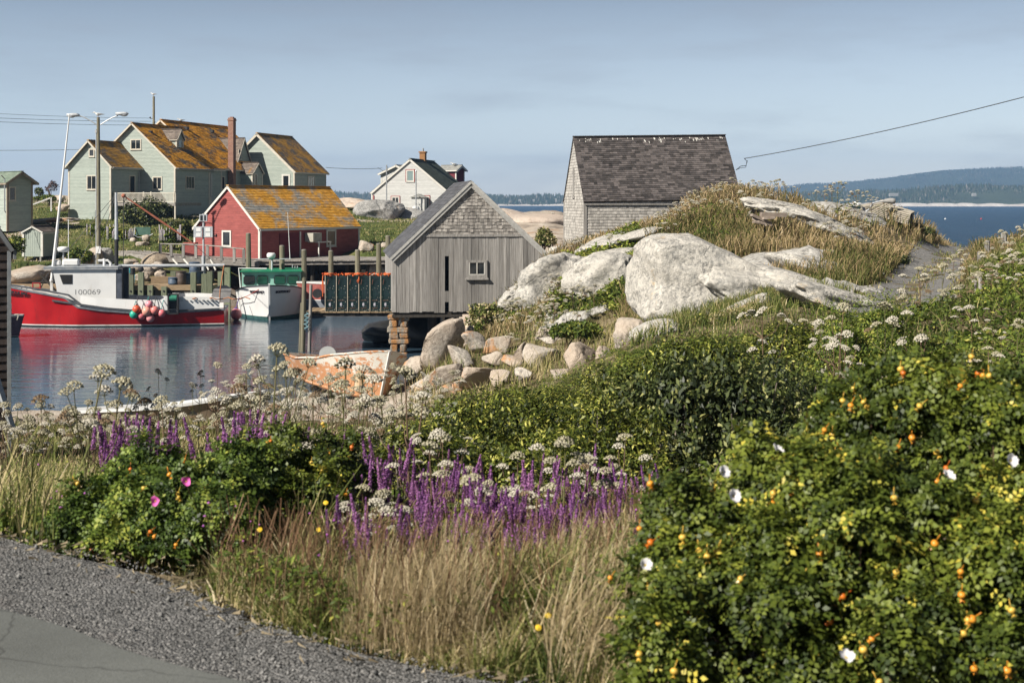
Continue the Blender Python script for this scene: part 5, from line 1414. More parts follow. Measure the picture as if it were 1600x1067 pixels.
deck_seg(P0, P1, 2.0, .06, M_['grey_wood_h']); deck_seg(P1, P2, 2.2, .07, M_['grey_wood_h']); deck_seg(P2, P3, 8, .07, M_['grey_wood_h'])
mb = MB()
for a, b in ((P0, P1), (P1, P2)): mb.bar(a + Vector((0, -.02, -.24)), b + Vector((0, -.02, -.24)), .12, .32)
mb.bar(P2 + Vector((0, .2, -.2)), P3 + Vector((0, .2, -.2)), .2, .2, tone=.1); mb.build('beam', M_['grey_wood_h'], bwk)
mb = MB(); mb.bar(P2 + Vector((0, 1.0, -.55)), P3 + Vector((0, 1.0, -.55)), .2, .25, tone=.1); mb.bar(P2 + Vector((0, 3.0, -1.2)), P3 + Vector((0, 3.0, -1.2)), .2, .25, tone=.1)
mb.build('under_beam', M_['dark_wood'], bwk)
for px in (262, 283, 305, 330, 352, 378, 402, 430, 456, 486, 512, 540, 573, 603):
    base = P1.lerp(P2, (px - 250) / 155) if px < 405 else P2.lerp(P3, (px - 405) / 207)
    for dy in ((.5,) if px < 405 else (.8, 4)):
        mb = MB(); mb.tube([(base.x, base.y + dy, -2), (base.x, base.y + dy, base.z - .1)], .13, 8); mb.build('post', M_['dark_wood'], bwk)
# added dark boards painting in the shade of the void under the shed
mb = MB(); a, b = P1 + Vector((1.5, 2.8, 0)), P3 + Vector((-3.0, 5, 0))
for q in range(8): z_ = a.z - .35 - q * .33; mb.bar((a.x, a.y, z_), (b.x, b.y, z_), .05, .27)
mb.build('void_shade_boards', M_['dark_wood'], bwk)
# railing
rl = thing('railing', 'grey wooden railing with square posts along the boardwalk before the red shed', 'railing', (0, 0, 0))
Q = [(250.5, 381.5, 399), (267.5, 382, 400.5), (286.5, 382, 402), (306, 383, 404), (324, 384, 405), (346, 386, 408), (366, 388.5, 410), (381, 389.5, 412)]
tops = []
for px, yt, yb in Q:
    f_ = (px - 250) / 155; base = P1.lerp(P2, f_); D_ = base.y - .08; a, b = W(px, yt, D_), W(px, yb, D_); tops.append(a)
    mb = MB(); mb.box(a.x - .09, a.x + .09, D_ - .06, D_ + .06, b.z, a.z); mb.build('post', M_['grey_wood'], rl)
mb = MB()
for a, b in zip(tops[:-1], tops[1:]): mb.bar(a + Vector((-.05, -.0, .03)), b + Vector((.05, 0, .03)), .16, .06, tone=.8)
mb.build('rail', M_['grey_wood_h'], rl)
for px in (270, 287, 318, 329):
    a, b = W(px, 405, 92.6), W(px + 8, 422 if px > 300 else 414, 92.2); mb = MB(); mb.bar(a, b, .05, .1, tone=.9); mb.build('brace', M_['white_trim'], rl)
o = thing('red_box', 'red plywood bin on the boardwalk behind the grey railing', 'bin', W(295.5, 399, 94.6), R(-5))
mb = MB(); mb.box(-.36, .36, 0, .6, 0, .72); mb.build('box', M_['red_shingle'], o); mb = MB(); mb.box(-.42, .40, -.05, .65, .72, .84); mb.build('lid', simple('bin_lid_red', (.42, .10, .09), None, .7), o)

# mooring piles
MP = [(388, 365, 'tall round mooring pile in front of the red gable wall', 89), (440.5, 384, 'round mooring pile before the double doors of the red shed', 88.5), (475, 390.5, 'round mooring pile right of the white boat', 87), (517, 392, 'round mooring pile above the left lobster traps', 88.5), (558.5, 391, 'round mooring pile at the right corner of the red shed', 88.5), (591.5, 381, 'round mooring pile over the right lobster traps', 89), (606, 369, 'round mooring pile just left of the grey fish shed', 89.5), (423.5, 408, 'short round pile directly behind the white boat', 89)]
for px, yt, lb, D_ in MP:
    a = W(px, yt, D_); w_ = .085 if px != 423.5 else .07
    o = thing('mooring_pile', lb, 'mooring pile', (a.x, a.y, 0), 0, 'mooring piles along the boardwalk')
    mb = MB(); mb.tube([(0, 0, -2), (.02, 0, a.z * .5), (0, 0, a.z)], [w_ * 2.1 * .95, w_ * 1.05 * 1.9, w_ * 1.8], 10); mb.build('pile_shaft', M_['pile'], o, False)
    mb = MB(); mb.lathe([(w_ * 1.85, a.z - .02), (w_ * 1.6, a.z + .02), (.02, a.z + .035)], 10); mb.build('pile_top', M_['sill'], o)

# sign post with light panels
p = W(318, 470, 90)
o = thing('sign_post', 'grey metal post with two pale sign boards before the red gable', 'sign', (p.x, 90, zd))
zf = lambda py: CZ - (py - HY) / F * 90 - zd
mb = MB(); mb.tube([(0, 0, -.3), (0, 0, zf(334))], .065, 10); mb.tube([(0, 0, -.3), (0, 0, zf(400))], .12, 10, tone=.3); mb.build('post', M_['pole_metal'], o)
for sx in (-1, 1):
    mb = MB(); mb.box(sx * .33 - .27, sx * .33 + .27, -.14, -.09, zf(371), zf(354), .5); pn = mb.build('sign_board', M_['pole_metal'], o)
    mb = MB()
    for zz_ in (0, 1): mb.box(sx * .30 - .14, sx * .30 + .16, -.155, -.141, zf(370 - zz_ * 8), zf(364 - zz_ * 8), .9)
    mb.build('white_notice', M_['white_paint'], pn)
mb = MB(); mb.box(-.24, .24, -.12, .1, zf(346), zf(335)); bxx = mb.build('box', M_['pole_metal'], o)
mb = MB(); mb.box(-.18, -.04, -.14, -.121, zf(344.5), zf(336.5)); mb.box(.07, .16, -.14, -.121, zf(344.5), zf(336.5)); mb.build('dark_panel', M_['glass'], bxx)

# double arm street lamp
p = W(154, 430, 92); gz = p.z
o = thing('street_lamp', 'tall round lamp pole with two curved arms and grey lamp heads', 'street lamp', (p.x, 92, gz))
zf = lambda py: CZ - (py - HY) / F * 92 - gz; xf = lambda px: (px - 154) / F * 92
mb = MB(); mb.tube([(0, 0, -1.2), (0, 0, zf(300)), (-.02, 0, zf(184))], [.15, .125, .10], 12); mb.build('pole', M_['pile'], o)
mb = MB(); mb.tube([(-.14, -.05, -.5), (-.14, -.05, zf(202))], .035, 6); mb.box(-.2, -.08, -.12, -.02, zf(208), zf(204)); mb.build('conduit', M_['pole_metal'], o)
mb = MB(); mb.box(-.12, .18, -.17, -.1, zf(396), zf(385)); mb.build('notice', M_['white_paint'], o)
for sx, tip in ((-1, (104, 180)), (1, (202, 178))):
    mb = MB(); x1 = xf(tip[0]); pts_ = [(sx * .08, 0, zf(196)), (sx * .45, 0, zf(190)), (sx * .9, 0, zf(184)), (sx * 1.25, 0, zf(181)), (x1 - sx * .75, 0, zf(tip[1] + 1))]
    mb.tube(pts_, .035, 8); ar = mb.build('arm', M_['metal'], o)
    mb = MB(); c0 = Vector((x1 - sx * .45, 0, zf(tip[1]))); mb.ball(c0, .42, 14, (1, .42, .3), .5); mb.box(c0.x - .42, c0.x + .3, -.1, .1, c0.z - .09, c0.z + .09); mb.build('lamp_head', M_['pole_metal'], ar, True)
    mb = MB(); mb.ball(c0 + Vector((sx * .12, 0, -.07)), .24, 12, (1, .6, .5), .5); mb.build('lens', simple('milky_lens', (.5, .52, .55), None, .3), ar, True)

# utility poles and wires
p = W(240, 300, 165); zf = lambda py: CZ - (py - HY) / F * 165
pole = thing('utility_pole', 'plain wooden utility pole rising behind the green house', 'utility pole', (p.x, 165, 6.0))
mb = MB(); mb.tube([(0, 0, -1), (.02, 0, zf(151) - 6)], [.17, .13], 10); mb.build('pole', M_['pile'], pole)
mb = MB(); mb.box(-.4, .1, -.05, .05, zf(186) - 6, zf(185) - 6); mb.ball((-.4, 0, zf(184) - 6), .1, 8); mb.ball((.15, -.1, zf(191) - 6), .1, 8); mb.build('insulator', M_['wire'], pole)
p2 = W(604, 318, 146)
sp_ = thing('utility_pole', 'thin grey pole at the left corner of the white house', 'utility pole', p2)
mb = MB(); mb.tube([(0, 0, -.3), (0, 0, (318 - 258) / F * 146)], .06, 8); mb.build('pole', M_['metal'], sp_)
mb = MB(); mb.tube([(-.9, 0, (318 - 262) / F * 146), (-.4, 0, (318 - 267) / F * 146), (.1, 0, (318 - 266) / F * 146), (.15, 0, (318 - 260) / F * 146)], .02, 4); mb.build('service_wire', M_['wire'], sp_)
p3 = W(650, 345, 146)
o = thing('flag_pole', 'thin bare metal pole in front of the white house', 'pole', p3)
mb = MB(); mb.tube([(0, 0, -.2), (0, 0, (345 - 269) / F * 146)], .06, 8); mb.build('pole', M_['metal'], o)
mb = MB(); mb.ball((0, 0, (345 - 268) / F * 146), .1, 8); mb.build('cap', M_['metal'], o)


def wire(lb, pts_, r, grp='overhead wires'):
    """pts: (px,py,D)"""
    P = [W(*q) for q in pts_]; c = P[0].copy(); mb = MB()
    out = []
    for a, b in zip(P[:-1], P[1:]):
        n = 14; sag = (b - a).length * .008
        for i in range(n + (1 if b is P[-1] else 0)):
            t_ = i / n; q = a.lerp(b, t_); q.z -= sag * 4 * t_ * (1 - t_); out.append(q - c)
    mb.tube(out, r, 5); o = mb.build('overhead_wire', M_['wire'], None, loc=c)
    return tag(o, lb, 'wire', grp)


wire('uppermost overhead wire crossing the sky left of the green house', ((-300, 158, 130), (236, 185, 165)), .018)
wire('second overhead wire from the top left of the green house', ((-300, 167, 130), (236, 190, 165)), .022)
wire('third overhead wire from the top left of the green house', ((-300, 173, 130), (240, 196, 165)), .022)
wire('lowest overhead wire reaching the peak of the green house wing', ((-300, 229, 130), (125, 234, 131)), .02)
wire('thin wire from the right wing of the green house to the grey pole', ((509, 262, 135), (597, 263, 146)), .022)
wire('long bare wire rising from the black roof to the upper right', ((1163, 248, 77), (1600, 152, 60), (1900, 60, 50)), .02)
q = W(1148, 262, 77.5); mb = MB(); r_ = [W(1150, 266, 77.5), W(1157, 260, 77.2), W(1166, 259, 77), (W(1167, 252, 77)), W(1163, 248, 77)]
mb.tube([a - q for a in r_], .018, 4); mb.tube([a - q for a in (W(1150, 266, 77.5), W(1156, 263, 77), W(1165, 262, 77), W(1168, 251, 77))], .015, 4); tag(mb.build('service_loop', M_['wire'], None, loc=q), 'looped service wires at the right end of the black roof', 'wire')

# ------------------------------------------------------------------ gulls
GMw = simple('gull_white', (.72, .72, .70), None, .7); GMg = simple('gull_grey', (.20, .21, .23), (.28, .29, .31), .7, 8)


def gull(lb, px, py, D, size=1.0, rz=0, sit=False):
    p = W(px, py, D); o = thing('seagull', lb, 'gull', p, rz, 'gulls perched about the harbour'); o.scale = (size,) * 3
    mb = MB(); prof = [(-.26, .0, .015, .02), (-.16, .0, .05, .035), (-.02, .0, .085, .075), (.09, .0, .075, .075), (.15, .045, .045, .05), (.18, .085, .036, .04), (.215, .10, .04, .042), (.25, .098, .028, .03), (.275, .09, .012, .012)]
    vs = []; n = 12
    z0 = .17 if not sit else .08
    for x, zc, wy, wz in prof:
        for k in range(n):
            a = 2 * math.pi * k / n; vs.append((x, wy * math.cos(a), z0 + zc + wz * math.sin(a)))
    fs = [(i * n + k, i * n + (k + 1) % n, (i + 1) * n + (k + 1) % n, (i + 1) * n + k) for i in range(len(prof) - 1) for k in range(n)]
    mb.add(vs, fs + [tuple(range(n))[::-1], tuple(range((len(prof) - 1) * n, len(prof) * n))], .5); mb.build('body', GMw, o, True)
    for s_ in (-1, 1):
        mb = MB(); w_ = [(.10, .06, .02), (.02, .088, .045), (-.15, .07, .03), (-.34, .03, .0), (-.2, .06, -.02), (0, .092, -.02)]
        mb.add([(a, s_ * b, z0 + c) for a, b, c in w_] + [(a, s_ * (b - .03), z0 + c) for a, b, c in w_], [(0, 1, 2, 3, 4, 5), (11, 10, 9, 8, 7, 6)] + [(i, (i + 1) % 6, (i + 1) % 6 + 6, i + 6) for i in range(6)], .5); mb.build('wing', GMg, o)
        if not sit: mb = MB(); mb.tube([(.02, s_ * .03, z0 - .05), (.03, s_ * .03, 0)], .008, 5); mb.box(.0, .07, s_ * .03 - .02, s_ * .03 + .02, -.005, .004); mb.build('leg', simple('gull_leg', (.5, .3, .2), None, .6), o)
    mb = MB(); mb.tube([(.27, 0, z0 + .09), (.32, 0, z0 + .078)], [.01, .004], 6); mb.build('beak', simple('gull_beak', (.6, .4, .05), None, .5), o)
    return o


gull('grey backed white gull standing on top of the lamp pole', 154, 184, 92, 1.25, R(180))
gull('white gull perched on top of the utility pole behind the green house', 240, 150.5, 165, 1.35, R(170))
gull('white gull sitting on the ridge of the orange lichen roof', 283, 189.5, 141, 1.3, R(190), True)
gull('small white gull on the pale roof right of the white house', 709, 258, 168, 1.4, R(180), True)
gull('white gull resting on the dark lobster traps on the hilltop', 1343, 322, 63, .9, R(160), True)

# ------------------------------------------------------------------ trap pier with stacked lobster traps
Dp = 66.0
a0 = W(474, 487, Dp); a1 = W(612, 487, Dp)
pr_ = thing('trap_pier', 'narrow plank pier carrying the stacked lobster traps beside the grey shed', 'pier', (a0.x, Dp, a0.z))
Lp = a1.x - a0.x
mb = MB(); x = .1
while x < Lp - .05: w_ = random.uniform(.15, .19); mb.box(x, x + w_ - .015, -random.uniform(0, .05), 2.6, -.055, random.uniform(-.006, .004)); x += w_
mb.build('deck', M_['tan_wood'], pr_)
mb = MB(); mb.box(.1, Lp + .2, .08, .25, -.22, -.057); mb.box(.1, Lp + .2, 2.2, 2.4, -.22, -.057); mb.build('beam', M_['dark_wood'], pr_)
for px, yt, yb_, w_, dx in ((475.5, 439, 562, .12, -.25), (486, 445, 562, .085, .12), (471.5, 473, 560, .08, -.1)):
    a = W(px, yt, Dp - .2); b = W(px - (3 if px == 475.5 else 3), 560, Dp - .3)
    mb = MB(); mb.tube([(b.x - a0.x, -.3, -a0.z - 1.2), (b.x - a0.x, -.3, b.z - a0.z), (a.x - a0.x, -.2, a.z - a0.z)], [w_, w_, w_ * .85], 10); mb.build('post', M_['pile'] if px != 486 else M_['grey_wood'], pr_)
mb = MB(); c = W(479, 500, Dp - .35); l = [(c.x - a0.x + .12 * math.sin(q * 1.9), -.42, c.z - a0.z + .35 - q * .06) for q in range(14)]
mb.tube(l, .022, 5); mb.build('rope', simple('blue_white_rope', (.3, .5, .55), None, .7), pr_)

M_['trap_wire'] = simple('green_trap_mesh', (.006, .035, .032), (.01, .06, .05), .5, 3)
M_['trap_inner'] = simple('dark_trap_net', (.008, .015, .028), (.02, .03, .055), .7, 3)
M_['lath'] = wood('pale_lath', (.36, .32, .25), (.54, .49, .41), .15, (5, 5, 12))
M_['bait'] = simple('bait_bag', (.35, .33, .42), (.6, .57, .6), .6, 14)


def make_trap(label, group):
    """a wire trap standing on its end: .50 wide (x), .9 deep (y), 1.62 tall"""
    t_ = thing('lobster_trap', label, 'lobster trap', (0, 0, 0), 0, group)
    w, d, h = .49, .95, 1.62
    mb = MB()
    for x in np.linspace(0, w, 9):
        for y in (0, d): mb.bar((x, y, 0), (x, y, h), .011, .011, up=(0, 1, 0), tone=.5)
    for z in np.linspace(0, h, 25):
        for y in (0, d): mb.bar((0, y, z), (w, y, z), .011, .011, tone=.5)
        for x in (0, w): mb.bar((x, 0, z), (x, d, z), .011, .011, tone=.5)
    for y in np.linspace(0, d, 10):
        for x in (0, w): mb.bar((x, y, 0), (x, y, h), .011, .011, up=(0, 1, 0), tone=.5)
        mb.bar((0, y, h), (w, y, h), .011, .011, tone=.5)
    mb.build('wire_frame', M_['trap_wire'], t_)
    mb = MB(); mb.box(.03, w - .03, .05, d - .05, .02, h - .03, .5); mb.box(0.01, w - .01, .03, .045, .66, .70); mb.build('net', M_['trap_inner'], t_)
    mb = MB(); mb.box(-.035, -.005, -.03, .03, 0, h + .04, .6); mb.box(-.035, -.005, d - .03, d + .03, 0, h + .04, .5); mb.build('lath', M_['lath'], t_)
    mb = MB(); mb.ball((.20, .01, .32), .07, 8, (.9, .3, 1.6)); mb.build('bait_bag', M_['bait'], t_)
    mb = MB(); mb.bar((.08, -.005, 1.25), (.12, -.005, 1.5), .03, .02); mb.box(.06, .34, .0, .02, .14, .165); mb.box(.06, .34, .0, .02, .5, .525); mb.build('door', simple('rust_tag', (.2, .08, .05), None, .7), t_)
    mb = MB()
    for q in range(26): x_, z_ = random.uniform(.02, w), random.choice([random.uniform(0, h), random.uniform(0, .15)]); mb.box(x_ - .009, x_ + .009, -.018, -.008, z_ - .012, z_ + .012, .9)
    mb.build('clips', M_['lath'], t_)
    return t_


tx = [W(x_, 486.5, Dp).x for x_ in (508.5, 526, 543.5, 561, 578.5, 595.5)]
TL = ['leftmost', 'second from the left', 'third from the left', 'fourth from the left', 'fifth from the left', 'rightmost']
tr0 = make_trap('', 'green wire lobster traps stood on end on the pier')
tkids = [(k, []) for k in tr0.children]
for i, x in enumerate(tx):
    t_ = tr0 if i == 0 else copy_tree(tr0, tkids, (0, 0, 0))
    t_.location = (x, Dp + .08, a0.z + .005); t_['label'] = 'dark green wire lobster trap, ' + TL[i] + ' of the six stood on the pier'
mb = MB()
zt_ = 1.66
pts_ = []
for q in range(90):
    x_ = tx[0] - .2 + q * (tx[-1] - tx[0] + .75) / 90; pts_.append((x_ - tx[0] + .1 * math.sin(q * 1.3), .25 + .25 * math.sin(q * 2.7), zt_ + .05 + .05 * math.sin(q * 1.9) + .04 * math.cos(q * .7)))
mb.tube(pts_, .026, 5)
for c_ in (.15, 1.1, 1.5, 2.9, 3.3):
    mb.tube([(c_ + .2 * math.cos(a / 2), .1 + .2 * math.sin(a / 2), zt_ + .04 + .003 * a) for a in range(26)], .024, 5)
mb.tube([(-.12, .0, zt_ + .03), (-.16, -.03, 1.2), (-.13, -.04, .7), (-.1, -.03, 1.4)], .024, 5)
mb.tube([(1.55, -.03, zt_), (1.55, -.04, 1.45), (1.5, -.04, 1.32), (1.46, -.04, 1.42), (1.53, -.04, 1.5)], .02, 5)
tag(mb.build('rope', M_['orange_rope'], None, loc=(tx[0], Dp + .08, a0.z)), 'tangled bright orange rope lying along the top of the lobster traps', 'rope')
# red skiff moored behind traps
p = W(505, 470, 80)
o = thing('moored_boat', 'red and white boat seen between the white boat and the lobster traps', 'boat', (p.x, 80, 0), R(180))
o.location.y = 86
hull(o, 5.6, ((0, 1.0), (.6, 1.1), (1, .1)), ((0, .9), (.6, .95), (1, .05)), ((0, 1.95), (1, 2.05)), .3, [simple('dull_red', (.28, .05, .04), (.38, .12, .1), .6), M_['white_worn'], simple('grey_lower_hull', (.16, .18, .21), (.22, .24, .27), .6), M_['white_worn'], M_['white_worn'], M_['white_worn']], bottom=1.0, stripe=.05, open_t=(0, .6))
mb = MB(); mb.tube([(4.2, 1.0, 1.45), (4.2, 1.2, 1.45)], .28, 14); mb.build('tyre_fender', M_['black'], o)
o.location.x += 3.2

# ------------------------------------------------------------------ beached orange dory
M_['dory'] = None
t = NT('peeling_orange_paint'); v = t.coord((1, 1, 1))
n1 = t.noise(t.coord((1.2, 1.2, 3.2)), 1.5, 7, .7, .5); n2 = t.noise(v, 13, 5, .7)
sp = t.n('ShaderNodeSeparateXYZ'); t.l(v, sp.inputs[0])
m_ = t.math('ADD', n1, t.math('MULTIPLY', t.math('SUBTRACT', n2, .5), .35)); m_ = t.math('ADD', m_, t.math('MULTIPLY', t.math('SUBTRACT', t.ramp(sp.outputs[2], [(.55, (0, 0, 0, 1)), (1.0, (1, 1, 1, 1))]), .5), .12))
c = t.mix(t.ramp(m_, [(.51, (0, 0, 0, 1)), (.56, (1, 1, 1, 1))]), t.ramp(n2, [(.3, (.50, .22, .10, 1)), (.7, (.62, .33, .17, 1))]), (.66, .64, .58, 1))
M_['dory'] = t.bsdf(c, .75, 0, .25, n2, bdist=.01, bstr=.5)
Dd = 46.5
bo = W(600, 592, Dd); 
dy = thing('orange_dory', 'beached wooden dory with peeling orange and white paint among the white flowers', 'dory', (0, 0, 0))
Ld = 7.5; zs = CZ - (549 - HY) / F * Dd
gnd = zs - 1.6
hd = Vector((.45, -.89, 0)).normalized()
dy.location = Vector((bo.x, Dd, gnd)) - hd * Ld; dy.rotation_euler = (R(-7), 0, math.atan2(hd.y, hd.x))
S0 = 1.6
rr_ = hull(dy, Ld, ((0, 1.1), (.4, 1.5), (.7, 1.4), (.88, 1.02), (.96, .5), (1, .03)), ((0, .8), (.4, 1.05), (.7, .95), (.88, .62), (.96, .3), (1, .02)), ((0, .72), (.3, .78), (.6, 1.0), (.85, 1.34), (1, S0)), .35,
     [M_['dory'], M_['dory'], M_['dory'], M_['dory'], M_['dory'], simple('inside_paint', (.5, .35, .2), (.6, .5, .35), .8)], stripe=.05, bottom=.02, draft=.05, open_t=(0, .9), floor_z=.15, cap=.05)
mb = MB(); mb.bar((Ld + .03, 0, S0 + .03), (Ld - .34, 0, 0), .07, .09, up=(1, 0, 0)); mb.build('stem', M_['white_worn'], dy)
mb = MB()
for q in (.3, .55, .75): w_ = .85; mb.box(Ld * q - .1, Ld * q + .1, -w_, w_, .42, .46)
mb.build('thwart', M_['white_worn'], dy)
o = thing('outboard_cover', 'pale grey round topped board standing behind the orange dory', 'board', W(512, 580, 51))
mb = MB(); hh = (580 - 541) / F * 51
mb.prism([(-.3, 0), (.3, 0)] + [(.3 * math.cos(a / 8 * math.pi), hh - .25 + .25 * math.sin(a / 8 * math.pi)) for a in range(9)], 1, -.03, .03, .5); mb.build('panel', simple('pale_grey_panel', (.40, .42, .42), (.5, .52, .52), .7), o)
mb = MB(); mb.box(-.05, .05, .03, .1, -1.6, .4); mb.build('stake', M_['grey_wood'], o)
# pale weathered skiff lying left of the dory
Dk = 36.0
sk_ = thing('pale_skiff', 'pale weathered skiff with white gunwale lying on the shore left of the dory', 'skiff', (0, 0, 0))
pa = W(105, 660, Dk); ang_ = R(4)
sk_.location = (pa.x, Dk, h1(pa.x + 2, Dk) - .02); sk_.rotation_euler = (R(-4), R(-2.2), ang_)
Lk = 5.0
M_['pale_hull'] = simple('sun_bleached_tan_paint', (.40, .30, .21), (.55, .45, .34), .8, 1.5)
hull(sk_, Lk, ((0, .55), (.4, .85), (.75, .7), (1, .04)), ((0, .4), (.4, .6), (.75, .45), (1, .02)), ((0, .6), (.5, .62), (1, .85)), .3, [M_['pale_hull'], M_['pale_hull'], M_['pale_hull'], M_['white_paint'], M_['white_worn'], M_['white_worn']], stripe=.05, bottom=.02, draft=.05, open_t=(0, .8), floor_z=.2, cap=.08)

# ------------------------------------------------------------------ dark shingled shed at the left edge
M_['dark_shingle'] = simple('dark_brown_shingles', (.028, .02, .017), (.06, .045, .04), .85, 5, .35)
Dn = 22.0
o = thing('dark_shed', 'dark brown shingled shed with grey corner board cut by the left edge', 'shed', W(17, 640, Dn))
zf = lambda py: (640 - py) / F * Dn; xf = lambda px: (px - 17) / F * Dn
o.rotation_euler.z = R(24)
gable(o, xf(-125), xf(22) - xf(-125), 0, 2.2, -1.2, zf(390), zf(390) + (xf(22) - xf(-125)) * 1.55, (M_['dark_shingle'], M_['slate_roof'], simple('grey_corner_board', (.23, .24, .25), (.3, .31, .32), .7)), oh=.06, fo=.1, ww=.12, cw=.13, trimw=.055, corner=False)
mb = MB(); xw_ = xf(22) - .06; mb.box(xw_ - .045, xw_ + .012, -.035, .02, -1.2, zf(392), .5); mb.build('corner_board', M_['metal'], o)
mb = MB(); mb.bar((xf(-6), -.3, zf(588)), (xf(17), -.6, zf(668)), .09, .05); mb.build('prop_board', M_['metal'], o)
# ------------------------------------------------------------------ rocks
def _ico(sub):
    import bmesh
    bm = bmesh.new(); bmesh.ops.create_icosphere(bm, subdivisions=sub, radius=1)
    v = np.array([x.co[:] for x in bm.verts]); f = np.array([[q.index for q in x.verts] for x in bm.faces]); bm.free(); return v, f


ICO = {k: _ico(k) for k in (3, 4, 5, 6)}


def rock_mesh(sx, sy, sz, seed, sub=4, rough=.22, facets=7, boxy=.35, smooth=True, mat=None, fine=.03, cuts=(), cd=(.62, .9)):
    v, f = ICO[sub]; v = v.copy(); rs = np.random.RandomState(seed)
    # superellipsoid
    e = 1 - boxy; v = np.sign(v) * np.abs(v) ** e; v /= np.maximum(np.abs(v).max(1, keepdims=True) ** .0, 1)
    v *= (1 / np.linalg.norm(v, axis=1, keepdims=True)) ** .5
    for _ in range(facets):                 # slice off flat faces
        n = rs.normal(size=3); n[2] = n[2] * .8; n /= np.linalg.norm(n); d = rs.uniform(*cd)
        k = v @ n - d; v -= np.where(k > 0, k * .9, 0)[:, None] * n
    for n, d in cuts:
        n = np.array(n, float); n /= np.linalg.norm(n); k = v @ n - d; v -= np.where(k > 0, k * .96, 0)[:, None] * n
    nd = v / np.linalg.norm(v, axis=1, keepdims=True)
    v += nd * (rough * fbm(v[:, 0] * 1.3 + seed, v[:, 1] * 1.3, v[:, 2] * 1.3, 4, seed % 97))[:, None]
    v += nd * (fine * fbm(v[:, 0] * 6 + seed, v[:, 1] * 6, v[:, 2] * 6, 3, seed % 89))[:, None]
    v *= (sx, sy, sz)
    return npmesh('boulder', v, f, None, mat or M_['granite'], smooth)


def boulder(name, lb, cat, px, py, D, w, h, d, seed, mat=None, snap=None, rz=0, tilt=0, sub=4, group=None, kind=None, **k):
    """w,h in photo pixels at depth D; py = centre"""
    if snap is None: snap = name == 'granite_outcrop' and D < 63 or name == 'shore_boulder'
    if snap:
        q_ = .42 if name == 'shore_boulder' else .22; D = min(max(hitD(px, py + h * q_), D - 8), D + 9) + (.35 if q_ > .4 else .2)
    s = D / F; me = rock_mesh(w * s / 2, d / 2, h * s / 2, seed, sub, mat=mat, **k); me.name = name
    o = link(name, me, None, W(px, py, D)); o.rotation_euler = (0, R(tilt), R(rz))
    return tag(o, lb, cat, group, kind)


# the big white boulder: flat sunlit front, rounded top, toe running to the right
boulder('granite_boulder', 'huge white granite boulder with orange stained top on the hillside', 'boulder', 1108, 458, 41.5, 276, 164, 4.6, 12, rough=.09, facets=0, boxy=.3, sub=6, fine=.02, tilt=12,
        cuts=(((0, -1, .2), .7), ((-1, -.25, .0), .8), ((.4, 0, .9), .74)))
boulder('granite_outcrop', 'long white granite toe running down right from the huge boulder', 'outcrop', 1230, 466, 41.0, 290, 92, 4.4, 25, rough=.2, facets=4, sub=6, tilt=16, fine=.04, boxy=.3, snap=False)
boulder('granite_outcrop', 'narrow granite slab sloping down above the small green mound', 'outcrop', 1145, 492, 38.5, 130, 26, 1.5, 31, rough=.12, facets=3, sub=5, tilt=-26)
boulder('granite_outcrop', 'low granite slab with a dark crack right of the toe', 'outcrop', 1300, 470, 38.5, 190, 44, 3, 38, rough=.22, facets=3, sub=5, tilt=16)
boulder('granite_outcrop', 'thin curved granite ledge in the tan grass above the hump', 'outcrop', 1275, 424, 47, 160, 40, 3.4, 41, rough=.24, facets=4, boxy=.4, sub=5, tilt=17)
boulder('granite_outcrop', 'white granite block with grey veins left of the huge boulder', 'outcrop', 940, 436, 45, 124, 84, 3.4, 44, rough=.2, facets=4, sub=5, tilt=-8)
boulder('granite_outcrop', 'rounded granite shelf above the vein streaked block', 'outcrop', 955, 402, 50, 96, 26, 2.6, 47, rough=.1, facets=2, sub=5, tilt=-10)
boulder('granite_outcrop', 'cracked white granite face near the shed corner', 'outcrop', 866, 446, 50, 130, 96, 3.4, 52, rough=.22, facets=4, sub=5, tilt=-22)
boulder('granite_outcrop', 'long smooth granite slab climbing towards the cedar shed', 'outcrop', 935, 388, 56, 110, 30, 3, 56, rough=.07, facets=2, sub=5, tilt=-22)
boulder('granite_outcrop', 'pale granite slab just below the cedar shed wall', 'outcrop', 985, 375, 57, 100, 24, 2.6, 58, rough=.07, facets=2, sub=5, tilt=-20)
boulder('granite_outcrop', 'lowest white granite slab touching the grey fish shed planks', 'outcrop', 808, 465, 56, 70, 36, 2.5, 61, rough=.14, facets=3, sub=5, tilt=-30)
boulder('granite_outcrop', 'crest of bare white granite at the top of the hill', 'outcrop', 1225, 330, 60, 140, 26, 4, 63, rough=.24, facets=5, boxy=.4, sub=5, tilt=12)
boulder('granite_outcrop', 'sloping granite pavement below the hill crest', 'outcrop', 1290, 360, 57, 180, 34, 4, 66, rough=.26, facets=6, boxy=.4, sub=5, tilt=17)
boulder('granite_outcrop', 'orange streaked granite corner between green plants and grass', 'outcrop', 985, 523, 39, 55, 55, 1.2, 74, M_['granite_shore'], rough=.14, facets=4, sub=5)
boulder('granite_outcrop', 'white granite knob right of the orange streaked corner', 'outcrop', 1025, 518, 38, 80, 34, 1.2, 77, rough=.12, facets=4, sub=5, tilt=-14)
